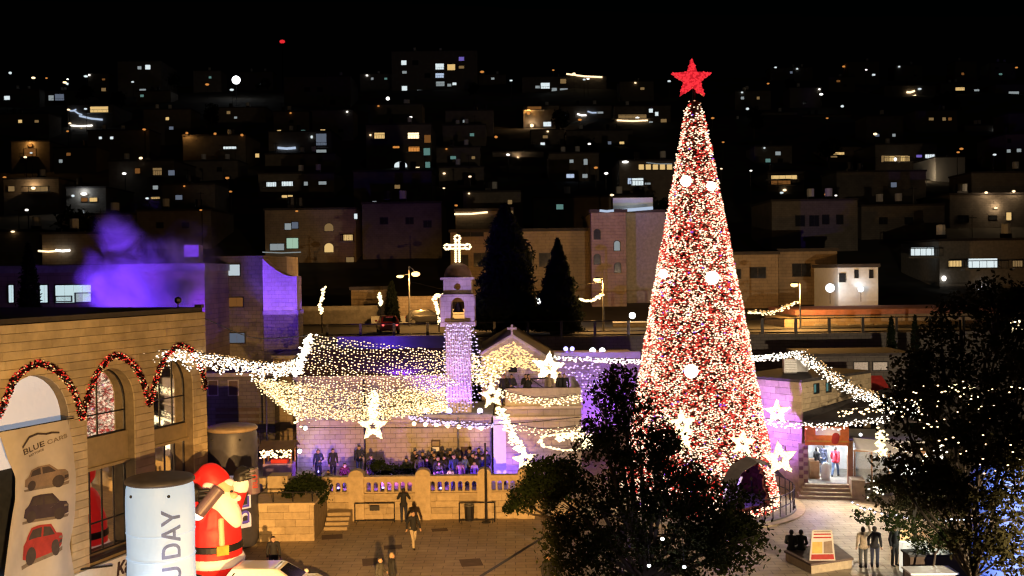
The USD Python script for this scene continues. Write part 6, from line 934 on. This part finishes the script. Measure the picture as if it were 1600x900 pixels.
def beside(px, py):
    h = min(HOUSES, key=lambda h: math.hypot((h[2] + h[3]) / 2 - px, (h[4] + 20 - py) * 1.5)); cx_, cy_ = (h[2] + h[3]) / 2, h[4] + 18; dx, dy = px - cx_, py - cy_
    w = h[1].split()[:9]
    while w[-1] in 'a an the of with and on in its by at over above under two three one small'.split(): w.pop()
    return ('left of' if dx < 0 else 'right of') + ' the ' + ' '.join(w) if abs(dx) > abs(dy) else ('above' if dy < 0 else 'below') + ' the ' + ' '.join(w)
def unseen(l): ok = l not in SEEN; SEEN.add(l); return ok
BOX = [(h[2] - 6, h[3] + 6, h[4] - 7, h[4] + 34) for h in HOUSES]; rh2 = np.random.default_rng(77); nd = 0
for _ in range(9000):
    Y = rh2.uniform(170, 500); px = rh2.uniform(-10, 1610); zb_ = float(hz(Y)); H = rh2.uniform(5, 10); wpx = rh2.uniform(9, 20) * F / Y; yt = 425 - (zb_ + H - CH) * F / Y + (800 - px) * .0131
    if nd >= 74: break
    if any(px - wpx / 2 < b and px + wpx / 2 > a and yt < d and yt + 24 > c for a, b, c, d in BOX) or yt < 88 or abs(px - 1085) < 60 + wpx / 2: continue
    lh = 'small dark house ' + beside(px, yt + 14)
    if not unseen(lh): continue
    BOX.append((px - wpx / 2 - 4, px + wpx / 2 + 4, yt - 6, yt + 20)); hp = H * F / Y; w_ = []
    for r_ in range(rh2.integers(1, 4)): w_.append((px + rh2.uniform(-.36, .36) * wpx, yt + hp * rh2.choice([.3, .62]), rh2.uniform(3.5, 7.5) * 220 / Y + 2, rh2.uniform(3.5, 5.5) * 220 / Y + 1, str(rh2.choice(['x', 'z', 'q', 'p', 'x', 'y', 'w', 'pane_dark', 'pane_dark', 't']))))
    w_ = [q for i, q in enumerate(w_) if all(abs(q[0] - o[0]) > (q[2] + o[2]) / 2 + 2 or abs(q[1] - o[1]) > 9 for o in w_[:i])]
    if rh2.random() < .35: w_.append((px + rh2.uniform(-.45, .45) * wpx, yt + 2, 4.5, 2.6, str(rh2.choice(['k', 'o', 's', 'w'])), 'L'))
    clutter(block('small_hill_house', lh, px - wpx / 2, px + wpx / 2, yt, Y, 9, 'hill_stone', w_, rim=.3, group='small dark houses on the hillside'), P(px - wpx / 2, yt + 30, Y)[0], P(px + wpx / 2, yt + 30, Y)[0], P(px, yt, Y)[2], Y, []); nd += 1
for _ in range(80):
    Y = rh2.uniform(150, 480); px = rh2.uniform(0, 1600); zb_ = float(hz(Y)); x = (px - 800) / F * Y; c = str(rh2.choice(['o', 'k', 's', 'w', 'o'])); ll_ = 'tiny ' + {'o': 'orange', 'k': 'golden', 's': 'white', 'w': 'bluish'}[c] + ' street lamp ' + beside(px, 425 - (zb_ + 7 - CH) * F / Y + (800 - px) * .0131)
    if not unseen(ll_): continue
    t = thing('hillside_lamp', ll_, 'street lamp', (x, Y, zb_), 'street lamps on the hillside')
    part(t, 'pole', MB().tube([(x, Y, zb_ - 1), (x, Y, zb_ + 7)], .09, 5), 'dark_metal'); part(t, 'lamp', MB().sph((x, Y - .5, zb_ + 7), rh2.uniform(.22, .42) * Y / 300, 1, (1.5, 1, .8)), 'lit_' + c, smooth=True)
for i in range(16):
    Y = rh2.uniform(120, 420); px = rh2.uniform(-10, 1610); x = (px - 800) / F * Y; zb_ = float(hz(Y)); h_t = rh2.uniform(5, 10); ll_ = 'dark rounded tree ' + beside(px, 425 - (zb_ + 5 - CH) * F / Y + (800 - px) * .0131)
    if not unseen(ll_): continue
    t = thing('hillside_tree', ll_, 'tree', (x, Y, zb_), 'dark trees on the hillside'); part(t, 'trunk', MB().tube([(x, Y, zb_ - 2), (x, Y, zb_ + h_t * .6)], [.3, .15], 6), 'bark'); bl = [(np.array([x + rh2.normal(0, 1.2), Y + rh2.normal(0, 1.), zb_ + h_t * rh2.uniform(.55, .9)]), rh2.uniform(1.4, 2.4)) for _ in range(5)]; part(t, 'crown', leaves(foliage_blobs(bl, 900, .1, rh2, .5), .45, rh2), 'leaf_pine', kind='stuff')
p = P(369, 125, 400); t = thing('floodlight_mast', 'dazzling white floodlight on a mast high on the left hill', 'floodlight', (p[0], 400, hz(400))); part(t, 'mast', MB().tube([(p[0], 400, hz(400)), p], .2), 'dark_metal'); part(t, 'lamp', MB().sph(p, 1.6, 2), 'lens_white', smooth=True); lamp_light(t, p + [0, -2.2, 0], .3, (.8, .88, 1.), 90)
p = P(441, 65, 520); t = thing('radio_mast', 'thin radio mast with a red beacon on the ridge', 'mast', (p[0], 520, hz(520))); part(t, 'mast', MB().tube([(p[0], 520, hz(520)), p], .35), 'dark_metal'); part(t, 'beacon', MB().sph(p, .9, 2, (1.5, 1, 1)), 'lit_r', smooth=True)
p = np.array([-6., 73.5, 13.0]); q = P(452, 460, 77); lamp_light('/World/violet_building', P(470, 505, 70.5), .1, VIOLET, 3000, P(620, 225, 250), 9)

# ================================================================== STREET LIGHTING OF THE SQUARE
street_lamp('street lamp at the near left of the square lighting the arched building', (-5, 16, 0), 6.6, (-1.2, .5, 0), (1., .57, .19), 7600, aim=(-17, 41.5, 5.2), cone=20)
street_lamp('street lamp at the near middle of the square', (-2, 15, 0), 6.6, (0, 1.2, 0), (1., .52, .15), 25000, aim=(-7, 47.5, -.5), cone=20)
street_lamp('street lamp at the near right of the square', (20, 18, 0), 6.6, (-.6, 1.2, 0), (1., .76, .48), 15000, aim=(16, 52, 0), cone=33)
# ================================================================== PEOPLE
def hull2(a, b, ra, rb, n=10): return Manifold.batch_hull([Manifold.sphere(ra, n).translate(list(map(float, a))), Manifold.sphere(rb, n).translate(list(map(float, b)))])
CACHE = {}
def figure(pose):
    """facing -y (towards the viewer); returns body, jacket, trousers, shoes, hair, eyes"""
    if pose in CACHE: return CACHE[pose]
    V = lambda *a: np.array(a, float); hipz = .93; lean = 0.
    hip = {s: V(s * .10, 0, hipz) for s in (-1, 1)}; kn = {s: V(s * .11, -.02, .50) for s in (-1, 1)}; an = {s: V(s * .11, .02, .09) for s in (-1, 1)}
    sh = {s: V(s * .185, 0, 1.43) for s in (-1, 1)}; el = {s: V(s * .25, .03, 1.15) for s in (-1, 1)}; wr = {s: V(s * .26, -.06, .90) for s in (-1, 1)}; hd = V(0, -.02, 1.62)
    if pose == 'walk': kn = {-1: V(-.10, -.20, .52), 1: V(.10, .05, .50)}; an = {-1: V(-.10, -.26, .10), 1: V(.10, .32, .14)}; el[1] = V(.25, -.1, 1.16); wr[1] = V(.24, -.26, .98); el[-1] = V(-.25, .14, 1.17); wr[-1] = V(-.26, .16, .92)
    if pose == 'phone': el = {s: V(s * .30, -.12, 1.2) for s in (-1, 1)}; wr = {s: V(s * .12, -.32, 1.42) for s in (-1, 1)}
    if pose == 'raise': el[-1] = V(-.32, -.06, 1.5); wr[-1] = V(-.28, -.1, 1.78)
    if pose == 'chat': el[1] = V(.28, -.02, 1.17); wr[1] = V(.12, -.26, 1.12)
    if pose == 'sit':
        dz = -.45; hip = {s: V(s * .10, 0, .48) for s in (-1, 1)}; kn = {s: V(s * .13, -.44, .50) for s in (-1, 1)}; an = {s: V(s * .12, -.46, .09) for s in (-1, 1)}; sh = {s: V(s * .185, -.04, .98) for s in (-1, 1)}; el = {s: V(s * .25, -.1, .72) for s in (-1, 1)}; wr = {s: V(s * .1, -.34, .60) for s in (-1, 1)}; hd = V(0, -.12, 1.17)
    mid = (hip[1] + hip[-1]) / 2; ch = (sh[1] + sh[-1]) / 2; nk = ch + V(0, -.01, .07)
    def union(l, ln, it=6): u = Manifold.batch_boolean(l, m3.OpType.Add).refine_to_length(ln).to_mesh(); t = trimesh.Trimesh(u.vert_properties[:, :3], u.tri_verts, process=True); return trimesh.smoothing.filter_taubin(t, .5, .53, it)
    b = [hull2(nk - V(0, 0, .05), hd - V(0, 0, .06), .055, .055), hull2(hd + V(0, .015, .03), hd + V(0, -.02, -.06), .095, .075), hull2(hd + V(0, -.09, -.005), hd + V(0, -.105, -.025), .012, .017), hull2(ch, mid, .11, .11)]
    for s in (-1, 1):
        b += [hull2(hd + V(s * .09, .01, .01), hd + V(s * .092, .01, -.03), .018, .014), hull2(ch, sh[s], .09, .06), hull2(sh[s], el[s], .05, .04), hull2(el[s], wr[s], .04, .028), hull2(mid, hip[s], .1, .085), hull2(hip[s], kn[s], .08, .055), hull2(kn[s], an[s], .055, .038)]
        d = wr[s] - el[s]; d /= np.linalg.norm(d); sd = np.cross(d, [0, 1., 0]); sd = sd / (np.linalg.norm(sd) + 1e-9); cu = np.cross(sd, d); pm = wr[s] + d * .07; b.append(hull2(wr[s], pm, .026, .036, 8))
        for i, (o, L) in enumerate(((-.03, .06), (-.01, .075), (.01, .07), (.028, .055))): r0 = pm + sd * o + d * .02; r1 = r0 + d * L * .6; b += [hull2(r0, r1, .0095, .009, 6), hull2(r1, r1 + d * L * .35 + cu * .02, .009, .0085, 6)]
        b.append(hull2(wr[s] + d * .03 - sd * .03 * s, wr[s] + d * .08 - sd * .058 * s, .011, .009, 6))
    j = [hull2(ch - V(0, 0, .02), mid + V(0, 0, .02), .145, .14), hull2(sh[1], sh[-1], .085, .085), hull2(nk - V(0, 0, .05), ch, .075, .11), hull2(mid + V(.08, 0, -.02), mid + V(-.08, 0, -.02), .13, .13)]
    t = [hull2(mid, mid - V(0, 0, .03), .13, .13)]; so = []
    for s in (-1, 1):
        j += [hull2(ch, sh[s], .12, .085), hull2(sh[s], el[s], .075, .062), hull2(el[s], wr[s] - (wr[s] - el[s]) * .06, .062, .047)]; t += [hull2(mid, hip[s], .12, .105), hull2(hip[s], kn[s], .10, .075), hull2(kn[s], an[s] + V(0, 0, .02), .075, .06)]
        so.append(union([hull2(an[s] + V(0, .02, -.04), an[s] + V(s * .01, -.15, -.05), .05, .04), hull2(an[s], an[s] + V(0, .03, -.04), .05, .048)], .05, 3))
    hr = union([hull2(hd + V(0, .025, .05), hd + V(0, .045, -.02), .098, .085)], .04, 3)
    CACHE[pose] = (union(b, .035, 4), union(j, .06), union(t, .06), so, hr, [hd + V(s * .035, -.088, .012) for s in (-1, 1)]); return CACHE[pose]
def person(label, X, Y, Z, rz, pose, top='cloth_black', legs='cloth_navy', hair='hair', sc=1.0, group=None):
    t = thing('person', label, 'person', (X, Y, Z), group); R = mat_rot(rz) * sc; w = lambda v: np.asarray(v) @ R.T + [X, Y, Z]; b, j, l, so, hr, ey = figure(pose)
    part(t, 'body', (w(b.vertices), b.faces), 'skin', smooth=True); part(t, 'jacket', (w(j.vertices), j.faces), top, smooth=True); part(t, 'trousers', (w(l.vertices), l.faces), legs, smooth=True); part(t, 'hair', (w(hr.vertices), hr.faces), hair, smooth=True)
    for s in so: part(t, 'shoe', (w(s.vertices), s.faces), 'black', smooth=True)
    for e in ey: q = MB().sph(e, .011, 1).get(); part(t, 'eye', (w(q[0]), q[1]), 'black')
    return t
def at_foot(px, py, z=0.): return G(px, py, z)
def P1(label, px, py, rz, pose, *a, z=0., **k): p = G(px, py, z); return person(label, p[0], p[1], z, rz, pose, *a, **k)
pi = math.pi
P1('person in dark clothes standing at the wall facing the balustrade with arms up', 631, 816, pi, 'phone', 'cloth_black', 'cloth_navy'); P1('person in dark jacket and cream trousers walking across the square', 646, 857, .5, 'walk', 'cloth_black', 'cloth_cream')
P1('person in tan top raising one hand on the right of the square', 1349, 887, pi, 'raise', 'cloth_tan', 'cloth_grey'); P1('person in black jacket standing beside the person with raised hand', 1367, 886, 2.6, 'stand', 'cloth_black', 'cloth_navy'); P1('person in black partly hidden by leaves right of the pair', 1398, 884, .4, 'stand', 'cloth_black', 'cloth_black')
P1('person behind the parked white car, head and shoulders visible', 428, 902, .3, 'stand', 'cloth_black', 'cloth_navy'); P1('person with light hair cut off by the lower frame edge', 613, 932, 2.0, 'stand', 'cloth_black', 'cloth_navy', 'hair_light'); P1('person mostly below the lower frame edge left of the light-haired one', 594, 936, 1.2, 'chat', 'cloth_grey', 'cloth_navy', sc=.95); P1('person at the lower frame edge under the dark foreground tree', 857, 935, .5, 'stand', 'cloth_black', 'cloth_navy')
# low display platform with a sign board and two seated people
c = G(1283, 882); dp = thing('display_plinth', 'low dark-topped stone plinth on the square with a poster board', 'plinth', (c[0], c[1], 0)); Fd = Frame(c[:2], (.90, -.44), (-.44, -.90)); 
pl4 = [G(1225, 876), G(1300, 862), G(1334, 888), G(1267, 898)]; ctr = sum(pl4) / 4
def slab(poly, z0, z1): a = np.array(poly, float); n = len(a); lo, hi = a.copy(), a.copy(); lo[:, 2], hi[:, 2] = z0, z1; return np.vstack([lo, hi]), [[n, n + 1, n + 2], [n, n + 2, n + 3], [0, 2, 1], [0, 3, 2]] + [f for i in range(n) for f in ([i, (i + 1) % n, n + (i + 1) % n], [i, n + (i + 1) % n, n + i])]
part(dp, 'base', slab([ctr + (q - ctr) * .95 for q in pl4], .005, .36), 'wall_stone_a'); part(dp, 'top', slab(pl4, .362, .45), 'slab_dark')
c2_ = G(1285, 876, .45); Fs = Frame(c2_[:2], (1, 0), (0, -1)); pbd = thing('poster_board', 'upright poster board with coloured print standing on the dark plinth', 'sign', (*c2_[:2], .45)); part(pbd, 'board', extr(Polygon([(-.55, .452), (.55, .452), (.42, 1.75), (-.42, 1.75)]), -.06, 0, Fs), 'banner')
for nm, po, m in (('print_block', [(-.48, .5), (.5, .5), (.47, .72), (-.46, .72)], 'ink_red'), ('print_field', [(-.44, .76), (.0, .76), (.0, 1.25), (-.42, 1.25)], 'gold'), ('print_picture', [(.06, .76), (.44, .76), (.40, 1.3), (.06, 1.25)], 'ink_tan'), ('print_line', [(-.38, 1.4), (.38, 1.4), (.37, 1.46), (-.37, 1.46)], 'ink_red'), ('print_line', [(-.37, 1.54), (.37, 1.54), (.36, 1.6), (-.36, 1.6)], 'ink_red'), ('print_line', [(-.36, 1.66), (.36, 1.66), (.36, 1.7), (-.36, 1.7)], 'ink_grey')): part(pbd, nm, extr(Polygon(po), .001, .008, Fs), m)
for px, lb_ in ((1238, 'left of two people sitting on the dark plinth edge'), (1253, 'right of two people sitting on the dark plinth edge, nearer the poster')): p = G(px, 876, .0); person(lb_, p[0], p[1] + .15, 0, pi - .4, 'sit', 'cloth_black', 'cloth_black')
# planter box with plants and a white parasol table at the lower right
c = G(1462, 905); pbx = thing('planter_box', 'long dark planter box below the right tree', 'planter', (c[0], c[1], 0)); part(pbx, 'box', MB().box(c[0] - 1.15, c[0] + 1.2, c[1] - .3, c[1] + .5, 0, 1.02), 'dark_wood'); part(pbx, 'rim', MB().box(c[0] - 1.22, c[0] + 1.27, c[1] - .37, c[1] + .57, 1.022, 1.1), 'black'); part(pbx, 'plants', leaves(foliage_blobs([(np.array([c[0] - .6, c[1] + .1, 1.3]), .4), (np.array([c[0] + .2, c[1] + .1, 1.35]), .42), (np.array([c[0] + .9, c[1] + .1, 1.28]), .35)], 1500, .1, r3), .07, r3), 'leaf_bush', kind='stuff')
lp = thing('glowing_sign_box', 'low white glowing box behind the planter', 'light box', (c[0] - .3, c[1] + 1.1, 0)); part(lp, 'box', MB().box(c[0] - 1.0, c[0] + .1, c[1] + 1.0, c[1] + 1.3, .0, 1.25), glow('light_box_skin', (.95, .92, .75), .8)); lamp_light(lp, (c[0] + .5, c[1] + 1.6, 2.0), .1, (.95, .95, .75), 55)
c = G(1452, 932); wc = thing('white_counter', 'white flat-topped counter at the bottom right edge', 'counter', (c[0], c[1], 0)); part(wc, 'body', MB().box(c[0] - .8, c[0] + .85, c[1] - .4, c[1] + .4, 0, .98), 'concrete'); part(wc, 'top', MB().box(c[0] - .9, c[0] + .95, c[1] - .5, c[1] + .5, .982, 1.05), 'white_paint')
# blue glowing inflatable behind the right tree, with a lattice screen
BX = P(1566, 800, 38)[0]; bc = thing('blue_light_column', 'tall column glowing blue behind the leaves of the right tree', 'light column', (BX, 38, 0)); glow('blue_skin', (.02, .13, 1.), .20, (.1, .2, .8)); prof = [(.01, 0), (.95, 0), (1.05, .4)] + [(1.05 + .05 * math.sin(k * 8), .4 + 4.6 * k) for k in np.linspace(0.05, 1, 14)] + [(.8, 5.3), (.01, 5.4)]; part(bc, 'skin', MB().lathe(prof, (BX, 38, 0), 36), 'blue_skin', smooth=True); lt_ = MB()
for k in np.linspace(.2, 4.8, 16): lt_.lathe([(1.09, k - .03), (1.12, k), (1.09, k + .03)], (BX, 38, 0), 36)
part(bc, 'hoops', lt_, plain('blue_hoop', (.02, .06, .4), .5), kind='stuff'); lamp_light(bc, (BX - 1.0, 36.2, .8), .1, (.05, .2, 1.), 14)
# little white lamps hung in the foreground tree
for px, py, lb_ in ((1014, 884, 'white lamp low in the big foreground tree, left of the pair'), (1069, 886, 'white lamp low in the big foreground tree, right of the pair'), (1035, 842, 'small white lamp in the middle of the big foreground tree')):
    p = P(px, py, 33.4); t = thing('hanging_lamp', lb_, 'lamp', p); part(t, 'bulb', MB().sph(p, .05, 2, (1.3, 1, 1)), 'lens_white', smooth=True); part(t, 'cable', MB().tube([p + [0, 0, .09], p + [0, .3, .9]], .012, 4), 'black')
    if py > 850: lamp_light(t, p + [0, .25, .12], .05, (.75, .7, 1.), 5)
p = P(985, 850, 36.5); t = thing('violet_spot', 'violet lamp among the lower leaves of the big foreground tree', 'spot lamp', p); part(t, 'can', MB().tube([p - [0, 0, .1], p + [0, 0, .1]], .07, 8), 'dark_metal'); lamp_light(t, p + [0, -.3, .2], .06, (.5, .25, 1.), 6)
# people on the terrace, the balcony and in the shop
def T1(label, px, py, rz, pose, *a, h=1.72, **k): # placed by the top of the head
    zt = (1.27 if pose == 'sit' else h) + TZ; p = G(px, py, zt); person(label, p[0], float(np.clip(p[1], 54.0, 59.9 if px > 595 else 61.5)), TZ, rz, pose, *a, sc=h / 1.72 if pose != 'sit' else 1.0, **k)
T1('person in blue light standing far left on the terrace', 497, 703, .2, 'chat', 'cloth_blue', 'cloth_navy'); T1('person in black standing left of the church corner spot', 520, 702, .4, 'stand', 'cloth_black', 'cloth_black'); T1('person in white jacket sitting on the terrace near the left balustrade', 513, 735, .1, 'sit', 'cloth_white', 'cloth_navy'); T1('person in dark red sitting behind the left balustrade', 538, 724, .3, 'sit', plain('cloth_maroon', (.10, .015, .02), .85), 'cloth_navy')
T1('person in navy standing alone below the big hanging star', 561, 697, .1, 'chat', 'cloth_navy', 'cloth_jeans'); T1('person in black standing by the hedge on the terrace', 648, 704, .6, 'phone', 'cloth_black', 'cloth_black'); T1('person in black sitting between hedge and crowd', 667, 716, -.4, 'chat', 'cloth_black', 'cloth_navy', h=1.5); T1('tall person in black below the notice board', 690, 702, pi, 'phone', 'cloth_black', 'cloth_black', h=1.8); T1('person in black right of the notice board', 698, 707, 2.8, 'stand', 'cloth_black', 'cloth_navy')
T1('person in blue before the church door', 709, 711, .3, 'stand', 'cloth_blue', 'cloth_navy'); T1('person in pink before the church door', 719, 721, pi, 'stand', 'cloth_pink', 'cloth_grey', h=1.5); T1('person in white shirt and dark jacket in the church doorway', 733, 702, .0, 'chat', 'cloth_navy', 'cloth_black'); T1('person in navy right of the church doorway', 748, 701, .5, 'stand', 'cloth_navy', 'cloth_blue'); T1('person in black at the right end of the terrace crowd', 760, 704, -.5, 'stand', 'cloth_black', 'cloth_black'); T1('child in yellow-green top in the terrace crowd', 704, 731, pi, 'stand', plain('cloth_lime', (.3, .35, .05), .85), 'cloth_navy', h=1.2); T1('child in violet near the right balustrade', 741, 722, .2, 'stand', 'purple_cloth', 'cloth_navy', h=1.35)
rc = np.random.default_rng(5)
for px, py, rz, ps_, tp, h, lb_ in ((655, 712, 2.9, 'stand', 'cloth_grey', 1.7, 'person in grey behind the hedge end on the terrace'), (678, 708, .4, 'phone', 'cloth_navy', 1.68, 'person in navy holding up a phone left of the notice board'), (686, 722, -.6, 'chat', 'cloth_grey', 1.45, 'short person in grey below the notice board'), (714, 706, pi, 'stand', 'cloth_black', 1.75, 'person in black seen from behind left of the church door'), (726, 712, .9, 'chat', 'cloth_jeans', 1.65, 'person in denim blue at the church door'), (742, 706, 2.2, 'stand', 'cloth_grey', 1.72, 'person in grey right of the church doorway'), (754, 713, -.2, 'stand', 'cloth_blue', 1.6, 'person in bright blue near the lamp pole on the terrace'), (580, 712, .5, 'stand', 'cloth_black', 1.66, 'person in black by the round terrace bush'), (636, 716, -.4, 'sit', 'cloth_navy', 1.7, 'person in navy sitting before the hedge planter')): T1(lb_, px, py, rz, ps_, tp, 'cloth_black', h=h)
for px, py, rz, ps_ in ((660, 707, .3, 'stand'), (668, 711, 2.7, 'chat'), (675, 704, 1.0, 'stand'), (694, 713, -.7, 'phone'), (703, 704, .2, 'stand'), (717, 710, 2.2, 'stand'), (738, 709, .6, 'chat'), (744, 711, -1., 'stand'), (751, 706, 2.9, 'stand'), (684, 714, .4, 'stand')): T1('dark silhouetted person standing in the crowd before the church door', px, py, rz, ps_, 'cloth_black', 'cloth_black', h=1.6 + .02 * (px % 7), group='crowd before the church door')
for lb_, l in (('thin dark cable from the arched building to the church roof', [(320, 498, 47.3), (400, 528, 53), (486, 524, 58)]), ('thin dark cable across the front of the church and balcony wing', [(470, 668, 57), (640, 668, 57.5), (770, 664, 57.6), (908, 652, 58.2)]), ('sagging cable over the rear street', [(640, 440, 96), (760, 462, 92), (943, 440, 86)])): c = catmull(W(l), 10); solo('overhead_cable', MB().tube(c, .022, 4), 'black', lb_, 'cable')
hd_ = P(625, 735, 57.5); hg = thing('hedge_planter', 'long low planter with dark hedge on the terrace', 'planter', (hd_[0], 57.5, TZ)); part(hg, 'box', MB().box(hd_[0] - 1.2, hd_[0] + 1.4, 57.2, 57.9, TZ, TZ + .55), 'wood'); part(hg, 'hedge', leaves(foliage_blobs([(np.array([hd_[0] - 1 + .55 * i, 57.55, TZ + .75]), .42) for i in range(5)], 3000, .1, r3), .08, r3), 'leaf_bush', kind='stuff')
t = thing('bush', 'round dark bush on the terrace by the central pier', 'bush', (P(597, 740, 56)[0], 56, TZ)); part(t, 'stem', MB().tube([(P(597, 740, 56)[0], 56, TZ), (P(597, 740, 56)[0], 56, TZ + .8)], .05), 'bark'); part(t, 'foliage', leaves(foliage_blobs([(P(600, 738, 56), .55), (P(590, 730, 56.2), .45), (P(612, 745, 56), .4)], 2200, .1, r3), .08, r3), 'leaf_bush', kind='stuff')
for px, py, rz, ps_, tp, lb_ in ((787, 592, .2, 'stand', 'cloth_black', 'leftmost person on the balcony'), (799, 594, -.3, 'chat', 'cloth_navy', 'second person from the left on the balcony'), (822, 591, .4, 'phone', 'cloth_black', 'person filming in the middle of the balcony'), (827, 594, 1.2, 'stand', 'cloth_black', 'person just right of the one filming on the balcony'), (860, 589, -.5, 'stand', 'cloth_tan', 'person in tan on the right part of the balcony'), (877, 590, .8, 'stand', 'cloth_black', 'second person from the right on the balcony'), (886, 593, -.2, 'stand', 'cloth_black', 'rightmost person on the balcony')):
    p = G(px, py, BALZ + 1.72); person(lb_, p[0], float(np.clip(p[1], AY + .6, 64.5)), BALZ, rz, ps_, tp, 'cloth_navy')
fb = thing('metal_stand', 'dark square metal stand with diagonal brace on the balcony', 'frame', (P(842, 600, 60)[0], 60, BALZ)); fm = MB(); A1, A2, A3, A4 = P(829, 592, 60), P(858, 590, 60), P(858, 612, 60), P(829, 612, 60); part(fb, 'frame', MB().tube([A4, A1], .04).tube([A1, A2], .05).tube([A2, A3], .04), 'dark_metal'); part(fb, 'brace', MB().tube([A1, A3], .03), 'dark_metal')
for s, t_, rz, tp, lg, ps_, lb_ in ((.55, -1.6, 1.9, 'cloth_black', 'cloth_black', 'chat', 'person in black at the shop counter'), (1.02, -2.6, 2.2, 'cloth_navy', 'cloth_jeans', 'chat', 'person in navy and jeans inside the shop'), (1.62, -1.9, 2.6, 'cloth_red', 'cloth_jeans', 'walk', 'person in red jacket inside the shop')): p = FS(np.array([[d0 + s, t_, dz0 + .003]]))[0]; person(lb_, p[0], p[1], p[2], rz, ps_, tp, lg)
wb = FS(np.array([[d0 + .95, -.9, dz0 + .003]]))[0]; t = thing('white_sack', 'tall white sack standing inside the shop doorway', 'sack', wb); part(t, 'sack', MB().lathe([(.01, 0), (.24, .0), (.27, .3), (.25, .8), (.12, 1.0), (.01, 1.02)], wb, 16), 'fabric_white', smooth=True)
